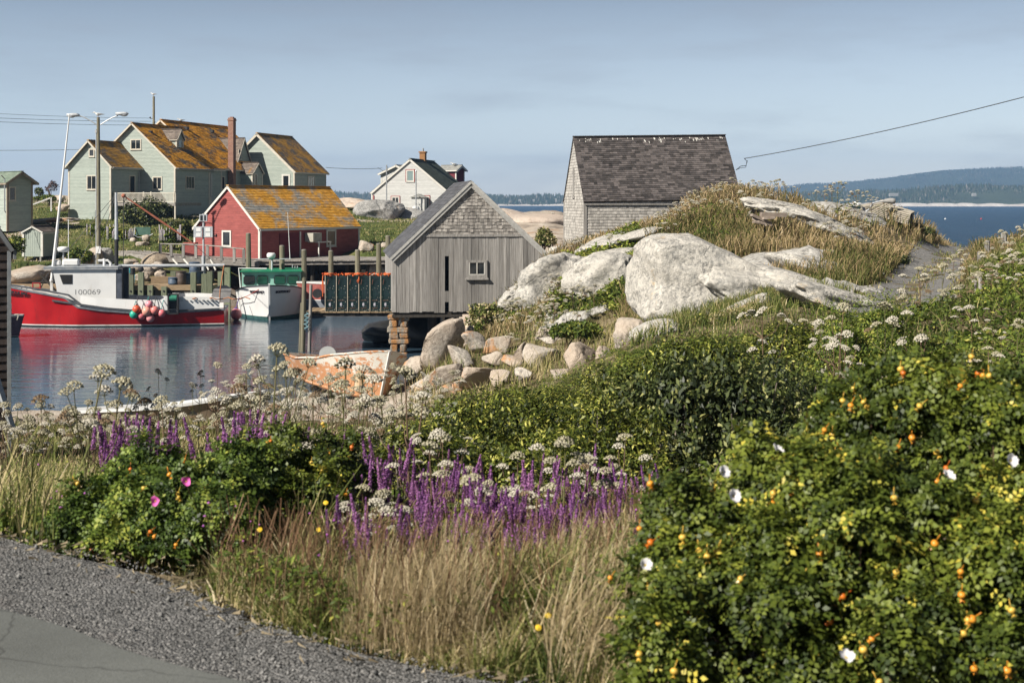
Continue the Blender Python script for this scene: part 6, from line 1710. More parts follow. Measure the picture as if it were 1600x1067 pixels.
# shore boulders
SH = [(688, 545, 50, 120, 70, 'large smooth sloping boulder at the shed end of the shore rocks', -32), (745, 540, 50, 60, 42, 'grey wedge shaped boulder on the shore', 15), (722, 560, 48, 60, 46, 'dark shadowed boulder below the wedge shaped one', 20),
      (776, 540, 49, 70, 40, 'ridged grey boulder in the middle of the shore rocks', -12), (772, 562, 47, 52, 34, 'brown pointed boulder under the ridged grey one', 10), (800, 565, 47, 44, 34, 'orange brown boulder left of the flat topped block', 0),
      (814, 556, 47, 26, 50, 'narrow upright rock covered in orange lichen', 0), (846, 556, 46, 78, 48, 'broad flat topped grey granite block on the shore', 0), (906, 562, 45, 76, 60, 'tall rounded white boulder on the shore', 0),
      (940, 560, 45, 30, 40, 'small dark rock right of the tall white boulder', 0), (930, 585, 43, 60, 16, 'flat pinkish slab at the foot of the white boulder', -12), (700, 585, 45, 80, 44, 'pale boulder half hidden by the white flowers', -10), (745, 588, 44, 70, 44, 'cracked pale boulder under the brown pointed one', 0),
      (880, 590, 44, 60, 30, 'low grey boulder in front of the flat topped block', 0), (655, 575, 48, 70, 46, 'low boulder beside the bow of the orange dory', -25), (783, 592, 44, 50, 30, 'small tan boulder above the dark shrub', 0), (667, 600, 44, 60, 40, 'rough boulder behind the stem of the orange dory', 0),
      (820, 588, 44, 46, 30, 'grey split stone under the flat topped block', 8), (862, 530, 47, 40, 22, 'small pale stone at the foot of the green plants', 0), (960, 575, 43, 44, 26, 'rounded stone at the right end of the shore rocks', 0), (720, 522, 52, 44, 30, 'pale stone wedged below the shed weeds', -20), (712, 605, 43, 46, 26, 'low stone left of the cracked pale boulder', 0)]
for i, (px, py, D, w, h, lb, tl) in enumerate(SH):
    boulder('shore_boulder', lb, 'boulder', px, py, D, w * 1.08, h * .98, w * D / F * .8, 100 + i * 7, M_['granite_shore'], tilt=tl, facets=13, rough=.06, boxy=.3, cd=(.36, .72), fine=.02, group='boulders along the near shore')
boulder('broken_asphalt', 'crumbled black asphalt edge at a hole beside the gravel verge', 'asphalt chunk', 356, 957, 5.56, 62, 11, .12, 431, simple('black_tar', (.014, .014, .015), (.035, .035, .035), .9, 30, bump=1, bscale=60), rough=.45, facets=8, fine=.12)
boulder('flat_stone', 'flat pale stone lying at the gravel edge below the tan grass', 'stone', 444, 987, 5.33, 36, 6, .09, 433, M_['granite_grey'], rough=.15, facets=6)
# rocks under the shed, shade put into their near-black colour
boulder('shade_toned_rock', 'shade-blackened rock rising from the water left of the stone pillar', 'rock', 608, 522, 71, 90, 44, 5, 201, M_['shade_toned_rock'], rough=.12, facets=3)
boulder('shade_toned_rock', 'large black rock below the grey shed, shade put into its colour', 'rock', 668, 518, 70.5, 110, 66, 5, 203, M_['shade_toned_rock'], rough=.1, facets=3)
# rocks of the left shore and lawn
LR = [(45, 432, 90.5, 95, 34, 'long pale rock shelf below the green hut', 0), (-30, 432, 91, 90, 36, 'rock shelf at the left edge above the red boat bow', 0), (148, 405, 95, 40, 34, 'rounded pink grey boulder behind the lamp pole', -20), (165, 402, 95.5, 34, 32, 'dark triangular boulder beside the lamp pole', 0),
      (215, 420, 93, 22, 18, 'pale block in the rubble below the lawn', 0), (231, 424, 92.5, 22, 16, 'flat tan block in the rubble below the lawn', 10), (243, 418, 93, 26, 18, 'creamy boulder at the right of the rubble', 0), (222, 434, 91.5, 24, 16, 'lowest cream block in the rubble', -10), (250, 430, 92, 20, 14, 'small block beside the curb beam', 0),
      (204, 411, 94, 26, 14, 'white rounded boulder above the boom', 0), (108, 343, 128, 34, 8, 'flat rock left of the green house base', 0), (70, 345, 122, 60, 9, 'long flat rock below the dark green shed', -4), (95, 311, 133, 16, 12, 'pale boulder on the rise left of the green house', 0), (98, 325, 130, 22, 13, 'second pale boulder below the first on the rise', 0),
      (112, 323, 131, 14, 14, 'pale rock touching the corner of the green house', -20), (572, 385, 99, 26, 18, 'pale boulder at the right corner of the red shed', 10), (601, 385, 100, 16, 12, 'small white boulder on the lawn between the mooring piles', 0), (590, 428, 93.5, 80, 40, 'pale shore rock under the boardwalk', 0),
      (596, 335, 141, 84, 46, 'large grey granite mound in front of the white house', 0), (640, 340, 143, 60, 30, 'low granite spur right of the grey mound', 12), (223, 382, 104, 24, 10, 'low stone wall fragment on the lawn', 0), (207, 376, 105, 12, 9, 'small stone at the garden chair', 0), (228, 372, 105.5, 14, 12, 'stacked garden stone under the green chair', 0)]
for i, (px, py, D, w, h, lb, tl) in enumerate(LR):
    boulder('far_boulder', lb, 'boulder', px, py, D, w, h, w * D / F * .8, 300 + i * 5, M_['granite_grey'] if i in (18, 19, 3) else M_['granite_shore'], tilt=tl, sub=5 if i == 18 else 4, facets=8, rough=.16, group='boulders on the far side of the harbour')
mb = MB(); c0 = W(250, 418, 95.5)
boulder('gravel_heap', 'heap of tan gravel behind the wharf', 'gravel heap', 247, 411, 95, 52, 34, 3, 401, simple('tan_gravel', (.22, .17, .12), (.40, .33, .25), .95, 9, bump=1, bscale=20), rough=.08, facets=0, boxy=0, kind='stuff')
# pink bedrock beyond the grey shed
boulder('granite_outcrop', 'smooth pink granite bedrock slab against the sea right of the grey shed', 'outcrop', 838, 347, 108, 128, 26, 10, 411, M_['granite_pink'], rough=.05, facets=2, sub=5, fine=.01)
boulder('granite_outcrop', 'pink granite dome rising beside the grey shed roof', 'outcrop', 800, 345, 112, 70, 34, 6, 413, M_['granite_pink'], rough=.05, facets=2, sub=5, tilt=14, fine=.01)
boulder('granite_outcrop', 'pale bedrock slope left of the white house', 'outcrop', 560, 322, 147, 75, 22, 9, 415, M_['granite_pink'], rough=.06, facets=2, sub=5, tilt=10)
boulder('small_rock', 'lone small rock on the edge of the pink bedrock', 'rock', 864, 333.5, 112, 6, 4, .3, 417, M_['granite_shore'])
boulder('granite_outcrop', 'white knobbly rock at the base of the cedar shed corner', 'outcrop', 872, 398, 72, 34, 30, 1.6, 419, rough=.2, facets=5)

# ------------------------------------------------------------------ hill top gear
def lath_trap(lb, px, py, D, rz, tilt, w=1.0):
    o = thing('wooden_trap', lb, 'lobster trap', W(px, py, D), R(rz), 'wooden traps on the hilltop'); o.rotation_euler = (R(8), R(tilt), R(rz))
    mb = MB()
    for q in range(6): z = .03 + q * .085; mb.box(-w / 2, w / 2, -.3, -.275, z, z + .06); mb.box(-w / 2, w / 2, .275, .3, z, z + .06)
    for q in range(5): y = -.26 + q * .115; mb.box(-w / 2, w / 2, y, y + .075, .53, .555)
    mb.build('laths', M_['lath'], o)
    mb = MB()
    for x in (-w / 2 + .03, 0, w / 2 - .03): mb.box(x - .025, x + .025, -.27, -.24, 0, .53); mb.box(x - .025, x + .025, .24, .27, 0, .53); mb.box(x - .025, x + .025, -.27, .27, .0, .03); mb.box(x - .02, x + .02, -.24, .24, .49, .525)
    mb.build('frame', M_['grey_wood'], o)
    mb = MB(); mb.box(-w / 2 + .06, w / 2 - .06, -.22, .22, .05, .47); mb.build('net', M_['trap_inner'], o)


lath_trap('pale wooden lath trap tilted up behind the dark traps', 1384, 340, 62, -14, -28, 1.05)
lath_trap('rightmost pale wooden lath trap lying on the hill edge', 1405, 346, 61.5, -30, 16, .95)
lath_trap('low pale wooden trap half buried in grass', 1366, 338, 62.3, 6, -10, .9)
o = thing('wire_trap_stack', 'dark green wire trap lying on the hilltop with a gull on it', 'lobster trap', W(1318, 339, 63), R(-6)); o.rotation_euler = (0, R(5), R(-6))
mb = MB(); mb.box(0, 1.75, -.2, .4, 0, .5); mb.build('net', M_['trap_inner'], o)
mb = MB()
for q in range(22): mb.box(q * .085, q * .085 + .02, -.22, -.205, 0, .51); mb.box(q * .085, q * .085 + .02, -.2, .4, .505, .52)
for q in range(7): mb.box(0, 1.8, -.22, -.205, q * .085, q * .085 + .015)
mb.build('wire_frame', M_['trap_wire'], o)
o = thing('lamp_arm', 'grey street lamp head on a curved arm lying over the wooden traps', 'lamp', W(1350, 337, 61)); s_ = 61 / F
mb = MB(); mb.tube([((a - 1350) * s_, 0, (340 - b) * s_) for a, b in ((1348, 340), (1354, 333), (1358, 330))], .035, 8)
mb.tube([((a - 1350) * s_, 0, (340 - b) * s_) for a, b in ((1360, 326), (1364, 321), (1371, 318.5), (1378, 318))], .035, 8); mb.build('arm', M_['pole_metal'], o)
mb = MB()
prof = [((1373, 318), .03), ((1380, 317.5), .07), ((1388, 317), .11), ((1394, 317.3), .13), ((1398, 317.5), .12), ((1399.5, 317.6), .03)]
mb.tube([((a - 1350) * s_, 0, (340 - b) * s_) for (a, b), r in prof], [r for _, r in prof], 12); mb.build('lamp_head', simple('dull_lamp_metal', (.30, .29, .28), (.4, .39, .37), .6), o, True)
# broken pallet in the tall grass
o = thing('broken_pallet', 'broken grey wooden crate boards sticking out of the tan grass', 'crate', W(1205, 352, 52)); s_ = 52 / F
mb = MB()
for (x0, y0, x1, y1, w) in ((1174, 336, 1205, 350, .1), (1180, 342, 1200, 352, .08), (1189, 335, 1228, 336, .16), (1190, 341, 1208, 340, .09), (1204, 352, 1176, 347, .06)):
    mb.bar(((x0 - 1205) * s_, random.uniform(-.2, .2), (352 - y0) * s_), ((x1 - 1205) * s_, random.uniform(-.2, .2), (352 - y1) * s_), .35, w)
mb.build('boards', wood('pale_crate_wood', (.26, .2, .16), (.45, .38, .32), .3, (6, 6, 12)), o)
mb = MB(); mb.bar((-.12, 0, -.25), (-.08, 0, 0), .05, .05); mb.build('post', M_['metal'], o)

# fence posts on the right
def fpost(lb, px, yt, yb, D, w=.09, tl=0):
    a, b = W(px, yt, D), W(px, yb, D); o = thing('fence_post', lb, 'fence post', b, 0, 'old fence posts on the right slope')
    mb = MB(); h = (a - b).z; mb.tube([(0, 0, -.4), (tl * .5, 0, h * .6), (tl, 0, h)], [w, w * .95, w * .88], 9); mb.build('post', M_['grey_wood'], o)
    mb = MB(); mb.lathe([(w * .86, h - .01), (w * .6, h + .02), (.01, h + .025)], 9, (tl, 0, 0)); mb.build('top', M_['sill'], o)
    return o


fpost('upright grey fence post against the gravel track end', 1543, 377, 402, 43)
fpost('weathered fence post highest up the right slope', 1569, 364, 385, 44, .10)
fpost('short grey fence post low in the white flowers', 1531, 394, 412, 41, .08)
fpost('front right post of the leaning pair with the broken board', 1532, 434, 476, 29, .045)
fpost('thin dark front left post of the leaning pair', 1526.5, 440, 482, 28.8, .03, -.03)
o = thing('broken_board', 'broken white painted board leaning on the two grey posts', 'board', W(1545, 477, 28.6)); s_ = 28.6 / F
mb = MB(); P_ = [(1528, 465), (1536, 462.5), (1544, 474), (1547, 474), (1565, 489), (1561, 490.5)]
mb.prism([((a - 1545) * s_, (477 - b) * s_) for a, b in P_], 1, -.02, .02, .5); mb.build('board', M_['white_worn'], o)
# far-left handrail
o = thing('handrail', 'white wooden handrail beside the flat rock left of the green house', 'handrail', W(80, 325, 127))
s_ = 127 / F; mb = MB(); mb.bar(((48 - 80) * s_, 0, (325 - 321) * s_), (0, 0, (325 - 309) * s_), .1, .12); mb.build('rail', M_['white_worn'], o)
mb = MB(); mb.box(-.06, .06, -.05, .05, -.3, .95); mb.build('post', M_['white_worn'], o)
# garden chair
o = thing('garden_chair', 'green metal garden swing seat among the flowers before the green house', 'garden seat', W(222, 375, 106)); s_ = 106 / F
mb = MB(); mb.box(-.55, .55, .3, .36, .35, .95); mb.build('backrest', simple('green_mesh_seat', (.05, .12, .09), (.09, .18, .14), .6), o)
mb = MB(); mb.tube([(-.6, .3, .95), (-.6, 0, .35), (-.3, 0, .2), (.3, 0, .2), (.8, 0, .45)], .03, 6); mb.tube([(0, 0, .2), (0, 0, -.5)], .03, 6); mb.box(-.5, .3, -.3, .2, -.5, -.4); mb.build('frame', M_['metal'], o)
# net buoys far out
for px, py, c_, lb in ((1533, 343, (.6, .06, .06), 'tiny red buoy floating on the open sea'), (1477, 343, (.7, .7, .7), 'tiny white buoy floating on the open sea')):
    D_ = CZ * F / (py - HY); o = thing('sea_buoy', lb, 'buoy', (W(px, py, D_).x, D_, 0)); mb = MB(); mb.ball((0, 0, .15), .38, 10, (1, 1, 1)); mb.build('float', simple('buoy_paint', c_, None, .5), o, True)
    mb = MB(); mb.tube([(0, 0, .4), (0, 0, .9)], .05, 6); mb.build('stick', M_['metal'], o)

# ------------------------------------------------------------------ distant shores
def ridge(name, D, prof, mat, depth, base=-1):
    xs = [W(px, 0, D).x for px, _ in prof]; zs = [CZ - (py - HY) / F * D for _, py in prof]
    X_ = np.linspace(xs[0], xs[-1], 260); Zr = np.interp(X_, xs, zs); k = np.linspace(0, 1, 14)
    Yv = D - depth * .5 + depth * k; Zg = base + (Zr[:, None] - base) * np.sin(np.clip(k * 1.05, 0, 1) * math.pi / 2)[None] * (1 + .04 * vn(X_[:, None] / 120, k[None] * 4, 0, 3))
    Xg = np.repeat(X_[:, None], 14, 1); Yg = np.repeat(Yv[None], 260, 0) + 40 * vn(X_[:, None] / 200, 0, 0, 6)
    i = np.arange(260 * 14).reshape(260, 14); fq = np.stack([i[:-1, :-1], i[1:, :-1], i[1:, 1:], i[:-1, 1:]], -1).reshape(-1, 4)
    me = npmesh(name, np.stack([Xg, Yg, Zg], -1).reshape(-1, 3), fq, None, mat, True); tag(link(name, me), kind='structure'); return xs, zs


def forest(name, lb, D, prof, n, hmin, hmax, depth, mat, r=.28, y0=0.0):
    xs = [W(px, 0, D).x for px, _ in prof]; zs = [CZ - (py - HY) / F * D for _, py in prof]
    x = rng.uniform(xs[0], xs[-1], n); k = rng.uniform(y0, 1, n) ** 1.15; gz = np.interp(x, xs, zs); z = -1 + (gz + 1) * np.sin(np.clip(k * 1.05, 0, 1) * math.pi / 2)
    y = D - depth * .5 + depth * k; h = rng.uniform(hmin, hmax, n) * (1 + .35 * vn(x / 60, k * 5, 0, 8)); a = rng.uniform(0, 6.28, n)
    V = np.zeros((n, 6, 3)); V[:, 5] = np.stack([x, y, z + h], -1)
    for q in range(5):
        V[:, q] = np.stack([x + np.cos(a + q * 1.2566) * h * r * rng.uniform(.7, 1.2, n), y + np.sin(a + q * 1.2566) * h * r, z - .1 * h], -1)
    fc = np.array([(q, (q + 1) % 5, 5) for q in range(5)]); Fc = (fc[None] + (np.arange(n) * 6)[:, None, None]).reshape(-1, 3)
    me = npmesh(name, V.reshape(-1, 3), Fc, np.repeat(rng.random(n), 5), mat); tag(link(name, me), lb, 'forest', kind='stuff')


M_['far_hill'] = simple('forest_hill_green', (.03, .05, .025), (.05, .075, .035), .95, .01)
M_['spruce'] = leafmat('far_spruce', [(0, (.018, .032, .018, 1)), (.6, (.035, .055, .028, 1)), (.93, (.10, .10, .08, 1)), (1, (.22, .2, .18, 1))], .9, .1, 0, .02)
M_['beach'] = simple('pale_far_beach', (.5, .46, .42), (.66, .62, .58), .95, .05)
HP = [(1000, 312), (1130, 305), (1180, 299), (1230, 294), (1290, 287), (1340, 285), (1380, 282), (1440, 276), (1500, 267), (1540, 263), (1600, 260), (1700, 256), (2000, 262), (2400, 290)]
ridge('far_hill', 4600, HP, M_['far_hill'], 900)
forest('far_forest', 'blue distant spruce forest covering the far hill', 4600, HP, 18000, 3, 7, 900, M_['spruce'])
LP = [(1150, 314), (1230, 309), (1280, 304), (1330, 302), (1400, 303), (1450, 300), (1500, 295), (1560, 293), (1620, 294), (2100, 300)]
ridge('headland', 2500, LP, M_['far_hill'], 300)
forest('shore_forest', 'dark spruce forest along the far right shore', 2500, LP, 10000, 5, 10, 300, M_['spruce'], .22, .0)
KP = [(300, 307), (420, 304), (510, 303.5), (540, 305), (600, 307), (700, 307), (760, 309), (800, 309.5), (850, 309), (900, 308), (960, 311), (1010, 315)]
ridge('far_shore', 2700, KP, M_['far_hill'], 300)
forest('far_shore_forest', 'hazy blue woods along the distant shore behind the sheds', 2700, KP, 6000, 4, 9, 300, M_['spruce'], .3)
for D_, a, b in ((2240, 1160, 1900), (2540, 300, 1010)):
    mb = MB(); n = 140; vs = []
    for q in range(n + 1):
        px = a + (b - a) * q / n; x_ = W(px, 0, D_).x; h_ = (4.2 if a > 1000 else 2.6) * (1 + .35 * vn(q * .35, 0, 0, 4)); vs += [(x_, D_, -1), (x_, D_ + 20, max(h_, .3)), (x_, D_ + 60, max(h_, .3) + .5)]
    mb.add(vs, [(q * 3 + k, q * 3 + 3 + k, q * 3 + 4 + k, q * 3 + 1 + k) for q in range(n) for k in (0, 1)], .5); tag(mb.build('beach', M_['beach']), kind='structure')
for i, (px, py, w, D_, lb) in enumerate(((1397, 303, 22, 2400, 'long white building on the far right shore'), (1523, 303, 9, 2390, 'small white house among the trees on the far right shore'), (812, 314, 7, 2600, 'white house on the distant shore nearest the grey shed'), (834, 314, 6, 2600, 'pale house in the middle of the distant shore'), (869, 313, 5, 2600, 'pale house on the distant shore beside the cedar shed'))):
    p = W(px, py + 1, D_); s_ = w * D_ / F * .6; o = thing('far_house', lb, 'house', p, 0); h = 2.0 if i < 2 else 3.4
    mb = MB(); mb.box(-s_ / 2, s_ / 2, 0, 8, -3, h * .7); mb.prism([(0, h * .7), (8, h * .7), (4, h * 1.1)], 0, -s_ / 2, s_ / 2); mb.build('wall', M_['grey_roof'], o)
# the air
t = NT('haze_air'); pv = t.n('ShaderNodeVolumePrincipled'); pv.inputs['Color'].default_value = (.36, .6, 1, 1); pv.inputs['Density'].default_value = .00018; pv.inputs['Anisotropy'].default_value = .2
t.l(pv.outputs[0], t.out.inputs['Volume'])
mb = MB(); mb.box(-4200, 4200, -300, 5600, -6, 190)
tag(mb.build('haze', t.m), kind='stuff')
# ------------------------------------------------------------------ vegetation
def nrm(a): return a / np.maximum(np.linalg.norm(a, axis=-1, keepdims=True), 1e-9)


def leaf_quads(P, N, T, L, Wd, fold=.18):
    """P base, N leaf normal, T tip direction -> verts (n,4,3)"""
    S_ = nrm(np.cross(T, N)); U = np.cross(S_, T)
    L = L[:, None]; Wd = Wd[:, None]
    return np.stack([P, P + T * L * .45 + S_ * Wd / 2 + U * Wd * fold, P + T * L, P + T * L * .45 - S_ * Wd / 2 + U * Wd * fold], 1)


def quads_mesh(name, V, tone, mat):
    n = len(V); k = V.shape[1]
    return npmesh(name, V.reshape(-1, 3), np.arange(n * k).reshape(n, k), tone, mat)


def shell(blobs, n, seed, rmin=.72, bump=.22, bs=1.6, floor=None):
    """random points in the outer shell of a union of ellipsoids: returns P, outward dir"""
    rs = np.random.RandomState(seed); B = np.array(blobs, float)
    vol = (B[:, 3] * B[:, 4] + B[:, 4] * B[:, 5]); pr = vol / vol.sum(); out = []; nd = []
    need = n
    while need > 0:
        m = int(need * 1.8) + 200; b = rs.choice(len(B), m, p=pr); d = nrm(rs.normal(size=(m, 3))); d[:, 2] = np.where(d[:, 2] < -.35, -d[:, 2], d[:, 2])
        r = rs.uniform(rmin, 1, m) ** .7
        c = B[b, :3]; rr = B[b, 3:6]
        r = r * (1 + bump * fbm((c[:, 0] + d[:, 0] * rr[:, 0]) * bs * 2, (c[:, 1] + d[:, 1] * rr[:, 1]) * bs * 2, (c[:, 2] + d[:, 2] * rr[:, 2]) * bs * 2, 3, seed % 50))
        p = c + d * rr * r[:, None]
        ok = np.ones(m, bool)
        for q in range(len(B)):
            e = (((p - B[q, :3]) / B[q, 3:6]) ** 2).sum(1); ok &= ~((e < .42) & (b != q))
        if floor is not None: ok &= p[:, 2] > floor(p[:, 0], p[:, 1])
        p = p[ok][:need]; out.append(p); nd.append(d[ok][:need]); need -= len(p)
    return np.concatenate(out), np.concatenate(nd), rs


def foliage(name, blobs, n, L, Wd, mat, seed, up=.5, rmin=.7, floor=None, spread=.8, bump=.22, bs=1.6, tip_up=.3):
    P, d, rs = shell(blobs, n, seed, rmin, bump, bs, floor)
    N = nrm(d + np.array([0, 0, up]) + rs.normal(size=P.shape) * spread)
    T = nrm(d * .6 + rs.normal(size=P.shape) * .8 + np.array([0, 0, tip_up])); T = nrm(T - N * (T * N).sum(1, keepdims=True))
    s = rs.uniform(.65, 1.25, n)
    V = leaf_quads(P, N, T, L * s, Wd * s)
    tn = np.clip(.5 + .32 * rs.normal(size=n) + .25 * vn(P[:, 0] * 3, P[:, 1] * 3, P[:, 2] * 3, 5), 0, 1)
    return quads_mesh(name, V, tn, mat)


def rose_foliage(name, blobs, n, mat, seed, floor=None, ls=.030, bump=.3, bs=2.4):
    P, d, rs = shell(blobs, n, seed, .66, bump, bs, floor)
    N = nrm(d + np.array([0, -.05, .45]) + rs.normal(size=P.shape) * .42)
    T = nrm(d * .5 + rs.normal(size=P.shape) * .9); T = nrm(T - N * (T * N).sum(1, keepdims=True)); S_ = nrm(np.cross(T, N))
    Vs = []; s = rs.uniform(.7, 1.25, n) * ls
    tn0 = np.clip(.45 + .26 * rs.normal(size=n) + .3 * vn(P[:, 0] * 4, P[:, 1] * 4, P[:, 2] * 4, 5), 0, 1); tn = []
    for k in range(3):
        for sg in (-1, 1):
            base = P + T * (s * (.5 + .85 * k))[:, None]; t2 = nrm(S_ * sg + T * .45); n2 = nrm(N + rs.normal(size=N.shape) * .25)
            Vs.append(leaf_quads(base, n2, nrm(t2 - n2 * (t2 * n2).sum(1, keepdims=True)), s * 1.0, s * .72)); tn.append(tn0 + rs.normal(size=n) * .05)
    Vs.append(leaf_quads(P + T * (s * 2.9)[:, None], N, T, s * 1.1, s * .75)); tn.append(tn0)
    return quads_mesh(name, np.concatenate(Vs), np.clip(np.concatenate(tn), 0, 1), mat)


def stems(blobs, n, mat, seed, r=.006, base=None, out=1.0):
    rs = random.Random(seed); mb = MB()
    for i in range(n):
        b = blobs[rs.randrange(len(blobs))]; a = rs.uniform(0, 6.28); e = rs.uniform(.2, 1)
        tip = Vector((b[0] + b[3] * out * math.cos(a) * math.cos(e), b[1] + b[4] * out * math.sin(a) * math.cos(e), b[2] + b[5] * out * math.sin(e)))
        st = Vector((b[0] + rs.uniform(-.3, .3) * b[3], b[1] + rs.uniform(-.3, .3) * b[4], (b[2] - b[5]) if base is None else base))
        m = st.lerp(tip, .5) + Vector((rs.uniform(-.1, .1), rs.uniform(-.1, .1), rs.uniform(0, .1))) * b[3]
        mb.tube([st, m, tip], [r * 1.4, r, r * .4], 5)
        t2 = m.lerp(tip, .3); mb.tube([t2, t2 + (tip - m).cross(Vector((rs.uniform(-1, 1), rs.uniform(-1, 1), .3))).normalized() * b[3] * .35 + Vector((0, 0, .1 * b[3]))], [r * .7, r * .3], 4)
    return mb


def blades(name, P, h, w, lean, tone, mat, seed=1, lean_dir=None, head=0.0):
    """grass: two bent quads per blade"""
    rs = np.random.RandomState(seed); n = len(P); a = rs.uniform(0, 6.28, n); lean = lean * np.where(rs.random(n) < .18, 1.7, .85)
    ld = np.stack([np.cos(a), np.sin(a), np.zeros(n)], -1)
    if lean_dir is not None: ld = nrm(ld * .6 + np.array(lean_dir))
    f = rs.uniform(0, 6.28, n); sd = np.stack([np.cos(f), np.sin(f), np.zeros(n)], -1) * (w / 2)[:, None]
    z = np.array([0, 0, 1.0]); l = (lean * rs.uniform(.3, 1.2, n))[:, None]; hh = h[:, None]
    p1 = P + z * hh * .55 + ld * hh * l * .3; p2 = P + z * hh * (1 - .25 * l ** 2) + ld * hh * l
    wt = .2 + head
    V = np.stack([P - sd, P + sd, p1 + sd * .8, p1 - sd * .8, p2 + sd * wt, p2 - sd * wt], 1)
    Fc = (np.array([(0, 1, 2, 3), (3, 2, 4, 5)])[None] + (np.arange(n) * 6)[:, None, None]).reshape(-1, 4)
    return npmesh(name, V.reshape(-1, 3), Fc, np.repeat(tone, 2), mat)


def scatter(n, px0, px1, D0, D1, seed, mask=None):
    """uniform by ground area inside a view wedge"""
    rs = np.random.RandomState(seed); D = np.sqrt(rs.uniform(D0 * D0, D1 * D1, n * 3)); px = rs.uniform(px0, px1, n * 3); x = (px - 800) / F * D
    ok = (D > np.interp(x, GE[:, 0], GE[:, 1]) + .03)
    if mask is not None: ok &= mask(x, D, px)
    x, D, px = x[ok][:n], D[ok][:n], px[ok][:n]
    return np.stack([x, D, H(x, D)], -1), px, rs


tdist = lambda x, y: seg_dist(x, y, TRACK)
GRASS = leafmat('meadow_grass', [(0, (.035, .055, .012, 1)), (.35, (.13, .165, .036, 1)), (.55, (.30, .28, .10, 1)), (.78, (.50, .40, .21, 1)), (1, (.74, .64, .42, 1))], .7, .2, .25, 1.2, .3)
DRY = leafmat('dry_tan_grass', [(0, (.16, .14, .06, 1)), (.4, (.40, .31, .17, 1)), (.8, (.60, .48, .3, 1)), (1, (.72, .62, .42, 1))], .8, .15, .3, .6, .25)
GREEN = leafmat('ground_herb_leaf', [(0, (.03, .05, .010, 1)), (.5, (.095, .14, .022, 1)), (.85, (.22, .26, .04, 1)), (1, (.38, .36, .08, 1))], .6, .2, .2, .5, .3)
BAY = leafmat('bayberry_leaf', [(0, (.012, .02, .004, 1)), (.45, (.055, .076, .010, 1)), (.75, (.16, .185, .024, 1)), (1, (.46, .44, .10, 1))], .5, .25, .10, .6, .3)
DARKL = leafmat('dark_bluegreen_leaf', [(0, (.012, .02, .007, 1)), (.5, (.045, .063, .018, 1)), (.85, (.12, .145, .036, 1)), (1, (.28, .28, .10, 1))], .5, .3, .12, .6, .3)
ROSE = leafmat('rose_leaf', [(0, (.025, .042, .007, 1)), (.4, (.072, .10, .014, 1)), (.78, (.165, .20, .028, 1)), (.965, (.28, .29, .045, 1)), (1, (.56, .47, .07, 1))], .5, .3, .18, 2.2, .3)
ROSE2 = leafmat('dark_rose_leaf', [(0, (.018, .036, .008, 1)), (.45, (.085, .135, .022, 1)), (.8, (.19, .25, .04, 1)), (1, (.36, .38, .07, 1))], .5, .3, .22, 2.2, .3)
TWIG = simple('grey_twig', (.14, .11, .09), (.28, .23, .19), .85, 9, .2)
GSTEM = simple('green_stem', (.09, .10, .03), (.16, .14, .06), .8, 9, .2)
BSTEM = simple('brown_stem', (.11, .065, .04), (.2, .13, .08), .8, 9, .2)


def stuff(name, me, lb): return tag(link(name, me), lb, name.replace('_', ' '), kind='stuff')


# grasses
P, px, rs = scatter(52000, 250, 1120, 4.4, 8.2, 3, lambda x, y, p: (p > 330) & ~((p > 1080) & (y < 6)) & ~((p < 440) & (y > 6.2)) & ~((p < 600) & (y > 7.0)))
tt = np.clip(rs.beta(1.5, 1.8, len(P)) * .8 + .0 + .42 * fbm(P[:, 0] * 4, P[:, 1] * 4, 0, 3, 4) + np.where(px > 880, .15, 0), 0, 1)
near = P[:, 1] - np.interp(P[:, 0], GE[:, 0], GE[:, 1])
hh = rs.uniform(.12, .31, len(P)) * np.clip(.3 + near * .9, .3, 1) * (1 + .5 * vn(P[:, 0] * 2.6, P[:, 1] * 2.6, 0, 7)) * np.where(rs.random(len(P)) < .06, 1.35, 1)
stuff('tall_grass', blades('tall_grass', P, hh, np.where(rs.random(len(P)) < .12, .010, rs.uniform(.0018, .0065, len(P))), .75, tt, GRASS, 5, (.1, 0, 0), .15), 'tall mixed green and tan grass filling the roadside foreground')
P, px, rs = scatter(5200, 525, 790, 4.95, 5.75, 8, lambda x, y, p: vn(x * 6, y * 6, 0, 2) > -.45)
cx_ = np.abs(px - 655) / 130; hh = rs.uniform(.14, .42, len(P)) * np.clip(1.25 - cx_ ** 2, .3, 1) * (1 + .3 * vn(P[:, 0] * 7, P[:, 1] * 7, 0, 6))
stuff('dry_grass_tuft', blades('dry_grass_tuft', P, hh, rs.uniform(.0014, .003, len(P)), .4, rs.beta(2, 2, len(P)), DRY, 6, (.25, 0, 0), .5), 'fine pale tan grass tuft at the gravel edge in the middle foreground')
P, px, rs = scatter(3200, 850, 1010, 4.6, 6.8, 9)
stuff('dry_grass_tuft', blades('dry_grass_tuft', P, rs.uniform(.16, .42, len(P)), rs.uniform(.002, .004, len(P)), .6, rs.beta(2.5, 2, len(P)), DRY, 7, (.5, 0, 0), .3), 'leaning dry grass against the left side of the big rose bush')
P, px, rs = scatter(60000, -80, 520, 6.6, 34, 13, lambda x, y, p: ~((p > 90) & (p < 440) & (y < 8)))
tt = np.clip(rs.beta(2.1, 1.9, len(P)) + .2 * vn(P[:, 0] * .8, P[:, 1] * .8, 0, 4), 0, 1)
stuff('meadow_grass', blades('meadow_grass', P, rs.uniform(.28, .62, len(P)), .0035 + .0005 * P[:, 1], .55, tt, GRASS, 15, (.25, 0, 0), .4), 'brownish grass meadow on the left between the road and the shore')
